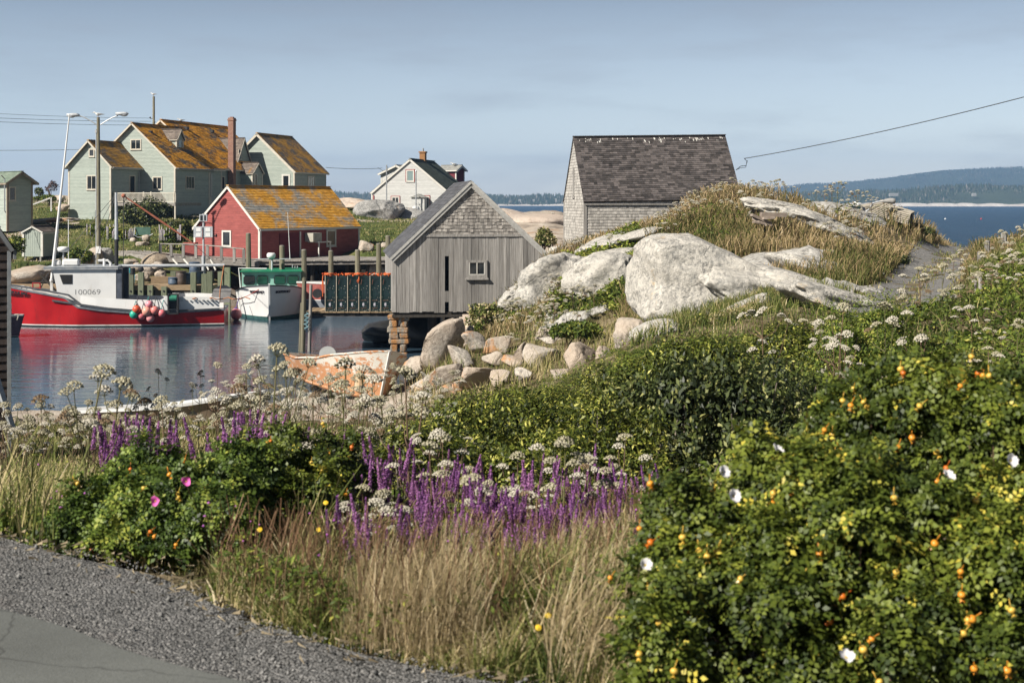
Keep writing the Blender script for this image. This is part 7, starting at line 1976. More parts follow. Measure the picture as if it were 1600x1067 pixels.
P, px, rs = scatter(60000, 480, 1750, 8, 46, 23, lambda x, y, p: (tdist(x, y) > 1.5) & ~((p < 985) & (y > 35)) & ((rng.random(len(x)) < .07) | (p < 600) | (y > 36)) & (gmask(x, y) < .4))
tt = np.clip(rs.beta(1.3, 2.6, len(P)) + .22 * vn(P[:, 0] * .6, P[:, 1] * .6, 0, 4), 0, 1)
stuff('slope_grass', blades('slope_grass', P, rs.uniform(.22, .5, len(P)), .004 + .0005 * P[:, 1], .6, tt, GRASS, 25, (.2, 0, 0)), 'green and tan grass between the shrubs down the middle slope')
P, px, rs = scatter(95000, 745, 1700, 40, 77, 33, lambda x, y, p: (tdist(x, y) > 1.2) & ~((p < 1000) & (y > 70)) & (gmask(x, y) < .4) & ~((p < 970) & (y < 51)) & ~((p > 1295) & (p < 1425) & (y > 57) & (y < 68) & (rng.random(len(x)) < .8)))
g_ = vn(P[:, 0] * .28, P[:, 1] * .28, 0, 44)
tt = np.clip(rs.beta(2.4, 1.8, len(P)) * 1.05 - .35 * np.clip(g_ + .15, 0, 1), 0, 1)
stuff('hill_grass', blades('hill_grass', P, rs.uniform(.25, .62, len(P)) * np.clip(1 + .7 * vn(P[:, 0] * .5, P[:, 1] * .5, 0, 3), .3, 1.6), .007 + .00045 * P[:, 1], .5, tt, DRY if 0 else leafmat('hill_grass_blade', [(0, (.06, .08, .02, 1)), (.3, (.13, .13, .04, 1)), (.55, (.28, .21, .10, 1)), (.8, (.42, .31, .17, 1)), (1, (.54, .43, .27, 1))], .8, .15, .25, .3, .25), 35, (.25, 0, 0), .5), 'long tan grass covering the granite hill')
P, px, rs = scatter(5200, 640, 985, 38, 53, 38)
stuff('shore_grass', blades('shore_grass', P, rs.uniform(.1, .4, len(P)) * np.clip(1 + 1.2 * vn(P[:, 0] * 1.2, P[:, 1] * 1.2, 0, 3), .1, 2), rs.uniform(.012, .028, len(P)), .6, rs.beta(2, 1.8, len(P)), GRASS, 39), 'thin tan and green grass between the shore rocks')
P, px, rs = scatter(30000, -60, 720, 94, 150, 36, lambda x, y, p: ~((p > 300) & (p < 570) & (y < 108)))
stuff('lawn_grass', blades('lawn_grass', P, rs.uniform(.06, .22, len(P)), np.full(len(P), .07), .5, np.clip(rs.beta(1.6, 3.2, len(P)) + .2 * g_.mean(), 0, 1), GRASS, 37), 'short rough lawn grass around the far houses')


for a_, b_, d0, d1, n_, sd_ in ((1640, 3600, 3.6, 14, 26000, 71), (1700, 3000, 12, 70, 42000, 72), (-1500, -60, 8, 34, 22000, 73)):
    P, px, rs = scatter(n_, a_, b_, d0, d1, sd_); stuff('side_grass', blades('side_grass', P, rs.uniform(.2, .5, len(P)), .006 + .0012 * P[:, 1], .6, np.clip(rs.beta(1.5, 2, len(P)) + .3 * vn(P[:, 0] * .7, P[:, 1] * .7, 0, 4), 0, 1), GRASS, sd_, (.2, 0, 0)), 'rough grass on the open ground to either side of the view')


def herb(name, n, px0, px1, D0, D1, seed, L, Wd, hmax, lb, mat=GREEN, mask=None, ts=0.0):
    P, px, rs = scatter(n, px0, px1, D0, D1, seed, mask); n = len(P)
    hm = hmax * np.clip(.55 + .6 * fbm(P[:, 0] * .9, P[:, 1] * .9, 0, 3, seed), .12, 1.3)
    P = P + np.array([0, 0, 1]) * (hm * rs.uniform(0, 1, n) ** .6)[:, None]
    N = nrm(rs.normal(size=P.shape) * .6 + np.array([0, -.1, 1])); T = nrm(rs.normal(size=P.shape)); T = nrm(T - N * (T * N).sum(1, keepdims=True))
    s = rs.uniform(.6, 1.3, n); tn = np.clip(.45 + ts + .24 * rs.normal(size=n) + .28 * vn(P[:, 0] * .9, P[:, 1] * .9, 0, seed), 0, 1)
    return stuff(name, quads_mesh(name, leaf_quads(P, N, T, L * s, Wd * s), tn, mat), lb)


herb('green_ground_cover', 26000, 770, 1000, 47, 58, 51, .15, .08, .6, 'bright green leafy ground cover between the shore rocks and the white outcrops', ts=.15, mask=lambda x, y, p: y > 50.5 - (p - 860) * .03)
herb('roadside_herbs', 36000, 340, 1080, 5.0, 9, 52, .036, .011, .42, 'small leafy herbs mixed into the roadside grass')
herb('roadside_herbs', 9000, -40, 180, 6.9, 11, 53, .05, .03, .3, 'broad leafed weeds at the left edge of the gravel')
herb('slope_herbs', 42000, 1380, 1760, 17, 46, 54, .10, .045, .5, 'leafy green plants covering the right hand slope', mask=lambda x, y, p: (tdist(x, y) > 1.75) & (gmask(x, y) < .4))
herb('slope_herbs', 26000, 560, 1400, 9, 36, 55, .07, .03, .45, 'low green plants under the shrubs of the middle slope', mask=lambda x, y, p: (gmask(x, y) < .4) & ((rng.random(len(x)) < .3) | (p < 600)))
herb('hill_herbs', 17000, 1010, 1480, 46, 72, 56, .16, .07, .45, 'dark green low plants scattered over the granite hill', mask=lambda x, y, p: (tdist(x, y) > 1.4) & (gmask(x, y) < .4) & (vn(x * .28, y * .28, 0, 44) > .12))
P, px, rs = scatter(1500, 1330, 1560, 28, 72, 66, lambda x, y, p: (tdist(x, y) < .45) | ((tdist(x, y) > .95) & (tdist(x, y) < 1.5)))
stuff('track_weeds', blades('track_weeds', P, rs.uniform(.06, .2, len(P)), np.full(len(P), .03), .6, rs.beta(2, 2, len(P)), GRASS, 67), 'sparse weeds on the crown and edges of the gravel track')
herb('mossy_mound', 7000, 1110, 1215, 35.5, 38.5, 57, .08, .03, .35, 'low brown green mound below the granite toe', GRASS, ts=.1)
P, px, rs = scatter(5200, 330, 1060, 5.0, 9.0, 62, lambda x, y, p: ~((p < 440) & (y > 6.2)))
stuff('seed_stalks', blades('seed_stalks', P, rs.uniform(.22, .46, len(P)), rs.uniform(.0018, .0038, len(P)), .3, rs.beta(2, 3, len(P)), leafmat('seed_brown', [(0, (.07, .035, .02, 1)), (.6, (.2, .12, .07, 1)), (1, (.38, .27, .17, 1))], .9, .1, .1), 63, (.2, 0, 0), .9), 'brown seed stalks standing in the roadside grass')
# knapweed and other small flowers in the grass
P, px, rs = scatter(260, 60, 1060, 5.4, 11, 61); P[:, 2] += rs.uniform(.22, .42, len(P)); n = len(P)
V = (ico[None] * .008 * rs.uniform(.6, 1.3, (n, 6, 1)) + P[:, None]).reshape(-1, 3)
stuff('knapweed_flowers', npmesh('knapweed_flowers', V, (icf[None] + (np.arange(n) * 6)[:, None, None]).reshape(-1, 3), None, simple('knapweed_purple', (.36, .09, .38), (.5, .16, .5), .8, 30)), 'tiny purple knapweed heads sprinkled through the grass')

# ------------------------------------------------------------------ shrubs
def shrub_proto(seed, mat, L, Wd, n, twigs=10, twmat=TWIG, up=.4, name='bayberry_shrub', tip_up=.6, out=.95):
    rs = random.Random(seed); bl = [(0, 0, .26, .55, .55, .36)]
    for i in range(9): a = i * 2.4 + rs.uniform(-.3, .3); r_ = rs.uniform(.1, .7); q = rs.uniform(.18, .38); bl.append((r_ * math.cos(a), r_ * math.sin(a), .78 - .5 * r_ * r_ - q * .6 + rs.uniform(-.12, .08), q, q, q * rs.uniform(.9, 1.3)))
    o = thing(name, '', 'shrub')
    k = link('foliage', foliage('foliage', bl, n, L, Wd, mat, seed, up=up, tip_up=tip_up, rmin=.55, bump=.35, bs=2.2, spread=.55), o)
    mb = stems(bl, twigs, TWIG, seed, .011, -.1, out); mb.build('branches', twmat, o)
    return o


PRO = [shrub_proto(1, BAY, .055, .017, 9000), shrub_proto(2, BAY, .05, .017, 9000, 12), shrub_proto(3, DARKL, .06, .026, 7500, 26, out=1.12), shrub_proto(4, DARKL, .05, .022, 7500, 34, out=1.15), shrub_proto(5, GREEN, .055, .020, 8000, 10), shrub_proto(6, BAY, .06, .02, 8000, 16)]
OUT = ((560, 668), (620, 655), (700, 622), (800, 600), (880, 585), (960, 562), (1020, 535), (1080, 515), (1150, 500), (1250, 492), (1400, 482), (1500, 505), (1600, 520), (1800, 540))
FRT = ((560, 705), (640, 672), (760, 650), (900, 655), (1000, 640), (1100, 640), (1800, 620))
sp_used = set(); k_ = 0
for ri, (D, a, b, st) in enumerate(((10.6, 660, 1120, 1.0), (12.4, 640, 1250, .95), (14.6, 640, 1450, 1.0), (17.2, 670, 1620, 1.1), (20.3, 900, 1700, 1.2), (24, 700, 1760, 1.35), (28.5, 730, 1480, 1.45), (33, 790, 1060, 1.5))):
    px = a
    while px < b:
        jx = px + random.uniform(-.3, .3) * st * F / D; Dj = D + random.uniform(-.7, .7); p = G(jx, Dj)
        f_ = min(1, max(0, (D - 10) / (9 if jx < 950 else 13))); ty = np.interp(jx, [q[0] for q in FRT], [q[1] for q in FRT]) * (1 - f_) + np.interp(jx, [q[0] for q in OUT], [q[1] for q in OUT]) * f_
        hz = CZ - (ty - HY) / F * Dj - p.z
        hz = min(max(hz, .35), 1.7) * random.uniform(.6, 1.2)
        if jx > 1470 and D > 21: hz *= .75
        dark = 985 < jx < 1250 and D < 15
        kind = random.choice((2, 3)) if dark else random.choice((0, 1, 5, 0, 1) if jx < 1000 else (4, 5, 2, 4, 0))
        pro = PRO[kind]
        if kind in sp_used: o = pro.copy(); C.objects.link(o); [(lambda c: (C.objects.link(c), setattr(c, 'parent', o)))(ch.copy()) for ch in list(pro.children)]
        else: o = pro; sp_used.add(kind)
        w_ = st * random.uniform(.85, 1.05); o.location = (p.x, p.y, p.z - .05); o.scale = (w_, w_, hz / .98); o.rotation_euler = (0, 0, random.uniform(0, 6.28))
        look = {0: 'glossy narrow leafed green shrub', 1: 'glossy narrow leafed green shrub', 5: 'glossy narrow leafed green shrub', 2: 'dark blue green shrub with bare grey twigs', 3: 'dark blue green shrub with bare grey twigs', 4: 'mid green leafy shrub'}[kind]
        where = 'just behind the purple flowers' if D < 13 else ('below the shore boulders' if jx < 950 else ('behind the big rose bush' if jx > 1150 and D < 18 else ('below the granite hill' if jx < 1330 else 'below the gravel track')))
        o['label'] = look + ' ' + where; o['category'] = 'shrub'; o['group'] = look + 's ' + where
        px += st * F / D * 1.12
for jx, Dj, ty, kind, w_, lb in ((1078, 12.3, 526, 2, 1.0, 'tall dark bushy shrub with bare grey twigs rising before the mossy mound'), (1135, 12.9, 548, 3, .95, 'second tall dark shrub with tangled grey twigs left of the big rose bush'), (1018, 13.2, 556, 2, .9, 'dark rounded shrub between the boulders and the tall twiggy shrub'), (1205, 13.6, 566, 3, .9, 'dark shrub with pale dead branches directly left of the rose bush top'), (1285, 14.2, 575, 3, .9, 'dark shrub with dead branches showing just over the rose bush'),
                              (740, 11.6, 612, 1, .95, 'glossy green shrub behind the left end of the purple drift'), (850, 12.0, 588, 0, 1.05, 'tallest glossy green shrub below the flat topped shore block'), (935, 11.8, 600, 1, .9, 'glossy green shrub right of the tallest glossy one')):
    p = G(jx, Dj); hz = CZ - (ty - HY) / F * Dj - p.z; pro = PRO[kind]; o = pro.copy(); C.objects.link(o); sp_used.add(kind)
    for ch in list(pro.children): c_ = ch.copy(); C.objects.link(c_); c_.parent = o
    o.location = (p.x, p.y, p.z - .05); o.scale = (w_, w_, hz / .98); o.rotation_euler = (0, 0, random.uniform(0, 6.28)); o['label'] = lb; o['category'] = 'shrub'
    if 'group' in o.keys(): del o['group']
for pr in PRO:
    if 'label' not in pr or not pr['label']:
        for c in list(pr.children): bpy.data.objects.remove(c)
        bpy.data.objects.remove(pr)


def far_shrub(lb, px, py, D, w, h, seed, mat=GREEN, L=.22, n=1500, name='shrub', flowers=None, cat='shrub'):
    s = D / F; p = W(px, py + h / 2, D); o = thing(name, lb, cat, p); rs = random.Random(seed); a, b = w * s / 2, h * s / 2
    bl = [(0, 0, b, a * .7, a * .6, b)] + [(rs.uniform(-.6, .6) * a, rs.uniform(-.3, .3) * a, b * rs.uniform(.6, 1.3), a * .42, a * .42, b * .6) for _ in range(4)]
    link('foliage', foliage('foliage', bl, n, L, L * .55, mat, seed, rmin=.5, bump=.4, bs=1.0), o)
    stems(bl, 6, TWIG, seed, .03, -.2).build('branches', BSTEM, o)
    if flowers:
        mb = MB()
        for q in range(flowers): x = rs.uniform(-.9, .9) * a; mb.tube([(x, -a * .5, b * .8), (x + .03, -a * .55, b * rs.uniform(1.7, 2.25))], [.015, .045], 5)
        mb.build('flower_spikes', simple('pale_lilac_flower', (.42, .38, .44), (.58, .53, .58), .8, 9), o)


far_shrub('dark climbing shrub covering the posts under the green house deck', 222, 341, 124.6, 84, 56, 71, DARKL, .22, 5200, 'climbing_shrub')
far_shrub('pale lilac hosta clump left of the green garden seat', 190, 371, 107, 60, 28, 72, GREEN, .25, 1600, 'hosta_clump', 12)
far_shrub('pale lilac hosta clump behind the grey railing', 269, 372, 101, 46, 34, 73, GREEN, .25, 1800, 'hosta_clump', 16)
far_shrub('green hosta bed at the foot of the green house wing', 160, 365, 112, 46, 24, 74, GREEN, .25, 1300, 'hosta_clump', 8)
far_shrub('dark hedge between the green house and the red shed gable', 280, 363, 106, 56, 34, 75, DARKL, .2, 2600, 'hedge_shrub')
far_shrub('twiggy purple brown bush on the rise left of the green house', 82, 294, 136, 26, 22, 76, leafmat('purple_brown_leaf', [(0, (.06, .035, .04, 1)), (1, (.18, .12, .11, 1))]), .16, 500, 'bush')
far_shrub('small thin shrub beside the dark green shed', 60, 301, 132, 20, 18, 77, DARKL, .16, 500, 'bush')
far_shrub('low green shrub on the rise left of the green house', 72, 312, 131, 44, 14, 78, GREEN, .2, 900, 'bush')
far_shrub('weedy green clump at the hut steps', 22, 388, 97, 40, 34, 79, GREEN, .2, 1500, 'bush')
far_shrub('bright weeds between the hut and the wheelhouse roof', 120, 404, 94, 44, 26, 80, GREEN, .2, 1400, 'bush')
far_shrub('brown green weeds in the gap right of the grey fish shed roof', 850, 376, 73, 46, 38, 81, GRASS, .16, 2400, 'weed_clump')
far_shrub('upper of the two dark shrubs left of the gravel track', 1402, 412, 52, 46, 30, 83, DARKL, .12, 2000, 'bush')
far_shrub('lower of the two dark shrubs left of the gravel track', 1372, 428, 50, 40, 22, 84, DARKL, .12, 1200, 'bush')
far_shrub('dark ridge shrub above the end of the gravel track', 1425, 362, 62, 70, 26, 85, DARKL, .13, 2600, 'bush')
far_shrub('small round shrub hanging on the shore rocks', 747, 516, 53, 16, 18, 86, GREEN, .1, 700, 'bush')
far_shrub('bright broad leafed clump at the orange streaked corner', 905, 520, 44, 110, 34, 87, GREEN, .12, 3600, 'bush')
far_shrub('tan and green weeds at the water side corner of the grey shed', 760, 500, 54, 80, 50, 88, GRASS, .14, 3200, 'weed_clump')

# ------------------------------------------------------------------ rose bushes
fl = lambda x, y: H(x, y) - .02


def pxblob(px, py, D, rx, rz, dy=1.0): s = D / F; c = W(px, py, D); return (c.x, c.y, c.z, rx * s, rx * s * dy, rz * s)


HIPC = [((.72, .24, .02), (.85, .38, .04)), ((.70, .40, .05), (.75, .52, .10)), ((.62, .12, .015), (.75, .22, .02))]
HIPM = []
for i, (a, b) in enumerate(HIPC):
    mb = MB(); mb.ball((0, 0, 0), .0095, 12, (1.08, 1.08, .88), .5)
    for q in range(5): an_ = q * 1.2566; mb.add([(0, 0, -.009), (.004 * math.cos(an_ + .8), .004 * math.sin(an_ + .8), -.014), (.011 * math.cos(an_), .011 * math.sin(an_), -.019), (.004 * math.cos(an_ - .8), .004 * math.sin(an_ - .8), -.014)], [(0, 1, 2, 3)], .2)
    mb.tube([(0, 0, .009), (.004, 0, .03)], .0012, 5)
    o = mb.build('rose_hip', simple('rose_hip_skin_%d' % i, a, b, .35, 60), None, True); HIPM.append(o.data); bpy.data.objects.remove(o)


def flower_mesh(col, nm):
    mb = MB()
    for q in range(5):
        a = q * 1.2566; vs = []; jj = random.uniform(.8, 1.15)
        for r, w, z in ((.003, .004, 0), (.012, .011, .007), (.021, .0135, .013), (.025 * jj, .008, .012 + .006 * random.random())):
            for s_ in (-1, 0, 1): vs.append((r * math.cos(a) - s_ * w * math.sin(a), r * math.sin(a) + s_ * w * math.cos(a), z + .005 * abs(s_) - (.003 if r > .022 and s_ == 0 else 0)))
        mb.add(vs, [(i * 3 + k, i * 3 + k + 1, i * 3 + k + 4, i * 3 + k + 3) for i in range(3) for k in (0, 1)], .5)
    mb.m = 1; mb.ball((0, 0, .004), .0045, 8, (1, 1, .6), .5)
    o = mb.build('rose_flower', [simple(nm, col, tuple(min(1, c * 1.1) for c in col), .7, 30), simple('stamen_yellow', (.6, .45, .08), None, .8)], None, True); m = o.data; bpy.data.objects.remove(o); return m


FW = flower_mesh((.74, .72, .72), 'white_petal'); FP = flower_mesh((.68, .12, .42), 'pink_petal')


def rose_bush(lb, blobs, n, mat, seed, hips, flowers, ls, nst, lf):
    rq = random.Random(seed); ex = []
    for b in blobs:
        for j in range(11):
            d = Vector((rq.gauss(0, 1), rq.gauss(-.5, .9), rq.gauss(.4, .9))).normalized(); k = rq.uniform(.2, .36); ex.append((b[0] + d.x * b[3] * .86, b[1] + d.y * b[4] * .86, b[2] + d.z * b[5] * .86, b[3] * k, b[4] * k, b[5] * k * 1.1))
    for j in range(14):
        b = blobs[j % len(blobs)]; a_ = rq.uniform(-1, 1); ex.append((b[0] + a_ * b[3] * .7, b[1] - rq.uniform(0, .5) * b[4], b[2] + b[5] * math.sqrt(max(.1, 1 - a_ * a_ * .5)) * rq.uniform(.9, 1.02), .03, .03, rq.uniform(.06, .12)))
    main = blobs; blobs = [(*b[:3], b[3] * .86, b[4] * .86, b[5] * .86) for b in blobs] + ex
    o = thing('rose_bush', lb, 'rose bush', (blobs[0][0], blobs[0][1], h1(blobs[0][0], blobs[0][1])))
    bl = [(b[0] - o.location.x, b[1] - o.location.y, b[2] - o.location.z, *b[3:]) for b in blobs]
    ox, oy, oz = o.location
    link('foliage', rose_foliage('foliage', bl, n, mat, seed, lambda x, y: H(x + ox, y + oy) - oz - .02, ls), o)
    stems(bl, nst, TWIG, seed, .004, -.02, 1.0).build('branches', BSTEM, o)
    P, d, rs = shell(bl, hips * 14, seed + 5, .97, .1, 2.4)
    # keep those facing the camera side
    vis = (d[:, 1] < -.05) & (d[:, 2] > -.3); pw = P + np.array([ox, oy, oz])
    vis &= ((pw[:, 0] / pw[:, 1] * F + 800) < 1620) & (((CZ - pw[:, 2]) / pw[:, 1] * F + HY) < 1075)
    for q in range(len(bl)): vis &= ~((((P - np.array(bl[q][:3])) / np.array(bl[q][3:6])) ** 2).sum(1) < .9)
    k = np.nonzero(vis)[0][:hips]
    for i in k:
        h = link('rose_hip', HIPM[rs.choice(3, p=[.45, .45, .10])], o, P[i] + d[i] * .034); h.rotation_euler = (rs.uniform(-.8, .8), rs.uniform(-.8, .8), 0); s = rs.uniform(.95, 1.3); h.scale = (s, s, s)
    for px, py, D in flowers:
        p = W(px, py, D); f = link('rose_flower', lf, o, (p.x - ox, p.y - oy, p.z - oz)); f.rotation_euler = (R(random.uniform(25, 75)), R(random.uniform(-25, 25)), R(random.uniform(-40, 40))); f.scale = (.82, .82, .82)
    return o


rose_bush('very large rose bush with orange hips and white flowers filling the right foreground',
          [pxblob(1445, 780, 5.4, 170, 210), pxblob(1225, 840, 5.1, 140, 155), pxblob(1340, 765, 5.3, 90, 100), pxblob(1560, 760, 5.2, 130, 160), pxblob(1075, 905, 4.9, 100, 135), pxblob(1500, 1010, 4.6, 300, 230, .6), pxblob(1160, 1010, 4.6, 170, 190, .8), pxblob(1690, 800, 5.5, 150, 205), pxblob(1330, 930, 4.7, 200, 220, .7), pxblob(1040, 1040, 4.4, 60, 110)],
          24000, ROSE, 91, 96, [(1128, 738, 4.5), (1145, 775, 4.42), (1322, 1028, 3.72), (1480, 745, 4.45), (1578, 720, 4.45), (1213, 704, 4.75), (1008, 883, 4.6)], .0215, 80, FW)
rose_bush('dark green rose bush with two pink flowers beside the left of the gravel',
          [pxblob(300, 790, 7.1, 115, 80), pxblob(190, 810, 7.0, 95, 62), pxblob(375, 770, 7.4, 75, 66), pxblob(135, 835, 7.0, 75, 48), pxblob(265, 830, 6.75, 130, 50, .6), pxblob(345, 820, 6.7, 55, 50), pxblob(230, 755, 7.3, 60, 50)],
          9000, ROSE2, 93, 26, [(291, 752, 6.25), (243, 783, 6.2)], .023, 40, FP)
rose_bush('yellow green rose bush with hips in the middle behind the grass',
          [pxblob(450, 750, 8.3, 95, 72), pxblob(520, 750, 8.5, 70, 55), pxblob(400, 775, 7.9, 75, 70), pxblob(440, 810, 7.5, 75, 55), pxblob(500, 800, 7.7, 60, 45)], 8000, ROSE, 95, 24, [(460, 735, 8.0)], .024, 24, FP)

# ------------------------------------------------------------------ umbel flowers
UC = {'white': ((.46, .42, .34), (.64, .60, .50)), 'cream': ((.36, .33, .22), (.50, .46, .33)), 'green': ((.26, .28, .15), (.38, .39, .24)), 'brown': ((.17, .11, .06), (.28, .2, .12))}
UM = {}
for nm, (a, b) in UC.items():
    um = simple('umbel_' + nm, a, b, .9, 40, .2)
    for var in range(2):
        rs = random.Random(var * 7 + len(nm)); mb = MB(); n = 22; Rr = .062
        for q in range(n):
            r = Rr * math.sqrt((q + .5) / n); a_ = q * 2.39996; z = .06 - .62 * r * r / Rr + rs.uniform(-.004, .004); c = Vector((r * math.cos(a_), r * math.sin(a_), z))
            mb.m = 1; mb.tube([(0, 0, 0), c * .6 + Vector((0, 0, -.004)), c], .0009, 3, False, .5); mb.m = 0
            ur = .0115 * rs.uniform(.85, 1.25); vs = [c + Vector((0, 0, .010))]
            for ring, (rr, dz) in enumerate(((.65, .006), (1.0, -.004))):
                for k in range(7): t_ = k / 7 * 6.283 + ring * .45; j = rs.uniform(.75, 1.2); vs.append(c + Vector((ur * rr * j * math.cos(t_), ur * rr * j * math.sin(t_), dz + rs.uniform(-.003, .003))))
            fs = [(0, 1 + k, 1 + (k + 1) % 7) for k in range(7)] + [(1 + k, 8 + k, 8 + (k + 1) % 7, 1 + (k + 1) % 7) for k in range(7)]
            mb.add(vs, fs)
            vs2 = [v + Vector((rs.uniform(-.002, .002), rs.uniform(-.002, .002), .004 + rs.uniform(0, .004))) for v in vs[1:8]] + [c - Vector((0, 0, .004))]
            mb.add(vs2, [(k, (k + 1) % 7, 7) for k in range(0, 7, 2)])
        o = mb.build('flower_head', [um, GSTEM]); UM[nm, var] = o.data; bpy.data.objects.remove(o)


def umbel_proto(seed, heads, H_, pal):
    rs = random.Random(seed); mb = MB(); o_heads = []
    top = Vector((rs.uniform(-.05, .05), rs.uniform(-.05, .05), H_)); mid = Vector((rs.uniform(-.03, .03), 0, H_ * .55))
    mb.tube([(0, 0, -.1), mid, top], [.007, .0055, .0035], 6); o_heads.append((top, Vector((0, 0, 1)), 1.15))
    for k in range(heads - 1):
        f = rs.uniform(.35, .85); b = (Vector((0, 0, 0)).lerp(mid, f / .55) if f < .55 else mid.lerp(top, (f - .55) / .45)); a = k * 2.4 + rs.uniform(-.4, .4)
        r = rs.uniform(.10, .26) * (1.15 - f * .4); zt_ = H_ * rs.uniform(.72, .98); e = Vector((b.x + r * math.cos(a), b.y + r * math.sin(a), max(zt_, b.z + .12))); m = b.lerp(e, .5) + Vector((.03 * math.cos(a), .03 * math.sin(a), -.02))
        mb.tube([b, m, e], [.004, .003, .0022], 5); o_heads.append((e, (e - m).normalized() + Vector((0, 0, 1.2)), rs.uniform(.6, 1.0)))
    # a few drooping leaves
    for k in range(5):
        a = rs.uniform(0, 6.28); z = H_ * rs.uniform(.1, .5)
        for j in range(5): c = Vector((math.cos(a + (j - 2) * .35), math.sin(a + (j - 2) * .35), 0)); q = c.cross(Vector((0, 0, 1))); b = c * .06 + Vector((0, 0, z)); l = .07; mb.m = 1; mb.add([b, b + c * l * .5 + q * .018, b + c * l + Vector((0, 0, -.02)), b + c * l * .5 - q * .018], [(0, 1, 2, 3)])
        mb.m = 0
    o = mb.build('umbel_plant', [BSTEM if seed % 2 else GSTEM, GREEN]); kids = []
    for p, d, s in o_heads:
        d = d + Vector((rs.uniform(-.5, .5), rs.uniform(-.5, .5), 0)); h = link('flower_head', UM[rs.choice(pal), rs.randrange(2)], o, p); h.rotation_euler = d.to_track_quat('Z', 'Y').to_euler(); h.scale = (s * .85,) * 3; kids.append((h, []))
    return o, kids


PU = [umbel_proto(1, 7, 1.0, ('white', 'white', 'cream')), umbel_proto(2, 9, 1.1, ('white', 'cream', 'brown')), umbel_proto(3, 5, .9, ('cream', 'green', 'white')), umbel_proto(4, 6, 1.05, ('brown', 'white', 'cream')), umbel_proto(5, 8, .8, ('white', 'white', 'white')), umbel_proto(6, 4, .8, ('green', 'cream', 'white', 'brown'))]
pu_used = set()


def put_umbel(px, D, top_y, lb, grp, sc=1.0, kind=None):
    k = random.randrange(6) if kind is None else kind; pr, kids = PU[k]; g = G(px, D)
    base_h = (1.0, 1.1, .9, 1.05, .8, .8)[k]; zt_ = CZ - (top_y - HY) / F * D if top_y else g.z + random.uniform(.55, .95); h = min(max(zt_ - g.z, .35), 2.1)
    if k in pu_used: o = copy_tree(pr, kids, g)
    else: o = pr; pu_used.add(k); o.location = g
    s = h / base_h; o.scale = (sc, sc, s); 
    for ch in o.children:
        f = min(s, sc) / s if s else 1; ch.scale = (ch.scale[0], ch.scale[1], ch.scale[2] * sc / s)
    o.rotation_euler = (0, 0, random.uniform(0, 6.28)); tag(o, lb, 'wildflower', grp)


def umbel_zone(n, px0, px1, D0, D1, y0, y1, where, sc=(.9, 1.15), mask=None):
    lb = 'branching plant with white umbel heads ' + where; g = 'white umbel plants ' + where; i = 0
    while i < n:
        px = random.uniform(px0, px1); D = math.sqrt(random.uniform(D0 * D0, D1 * D1))
        if mask and not mask(px, D): continue
        if D > 25 and seg_dist(np.array([(px - 800) / F * D]), np.array([D]), TRACK)[0] < 2.2 and random.random() < .93: continue
        put_umbel(px, D, random.uniform(y0, y1) if y0 else None, lb, g, random.uniform(*sc)); i += 1


for px, D, ty, lb in ((140, 8.6, 590, 'tall forked umbel plant standing out against the water on the left'), (178, 9.4, 612, 'single umbel on a slanting stem right of the tall forked one'), (430, 9.2, 560, 'tallest umbel plant before the left half of the orange dory'), (535, 10, 575, 'umbel plant with tan head in front of the orange hull'), (640, 9.5, 590, 'umbel plant right of the dory stem'),
                      (1312, 16, 484, 'tall thin umbel plant against the lower end of the track'), (1385, 14.5, 484, 'tall umbel plant with brown stem before the gravel track'), (1190, 17, 492, 'lone umbel plant in front of the mossy mound'), (1374, 6.6, 606, 'large round umbel head just above the big rose bush'), (500, 8.4, 690, 'pale double umbel in front of the grass below the dory')):
    put_umbel(px, D, ty, lb, 'white umbel plants standing alone', 1.2 if D < 12 else 1.3)
umbel_zone(20, 60, 420, 12, 28, 628, 672, 'along the shore left of the dory', (1.1, 1.4))
umbel_zone(24, 0, 210, 8.8, 22, 632, 680, 'at the left edge of the meadow')
umbel_zone(52, 210, 690, 11, 27, 572, 655, 'in front of the orange dory')
umbel_zone(26, 370, 730, 25, 38, 578, 625, 'between the orange dory and the shore rocks', (1.3, 1.7))
umbel_zone(9, 560, 720, 9, 13, 640, 700, 'above the purple flowers')
umbel_zone(14, 640, 1060, 7.8, 10.0, 680, 790, 'among the purple flowers', (.8, 1.0))
umbel_zone(5, 400, 620, 6.8, 8, 735, 830, 'in the roadside grass', (.7, .85))
umbel_zone(36, 775, 960, 47, 57, None, None, 'on the slope beside the grey shed', (1.5, 2.0))
umbel_zone(34, 1010, 1310, 55, 65, None, None, 'on the top of the hill', (1.4, 1.9))
umbel_zone(14, 1290, 1420, 48, 61, None, None, 'on the hill above the track', (1.4, 1.8))
umbel_zone(34, 1470, 1680, 22, 44, None, None, 'on the right slope beyond the fence', (1.2, 1.6))
umbel_zone(7, 1250, 1490, 24, 29, None, None, 'at the foot of the gravel track', (1.3, 1.7))
umbel_zone(7, 1100, 1600, 14, 24, 500, 570, 'over the dark shrubs', (1.1, 1.4))

# ------------------------------------------------------------------ purple loosestrife
t = NT('loosestrife_purple'); oi = t.n('ShaderNodeObjectInfo'); LM = t.bsdf(t.mulval(t.mix(oi.outputs['Random'], (.28, .10, .34, 1), (.56, .25, .52, 1)), t.math('MULTIPLY_ADD', t.attr(), .7, .6)), .75, 0, .2, trans=.2)
LB = simple('loosestrife_seed', (.16, .05, .10), (.24, .10, .14), .8, 60, .2)


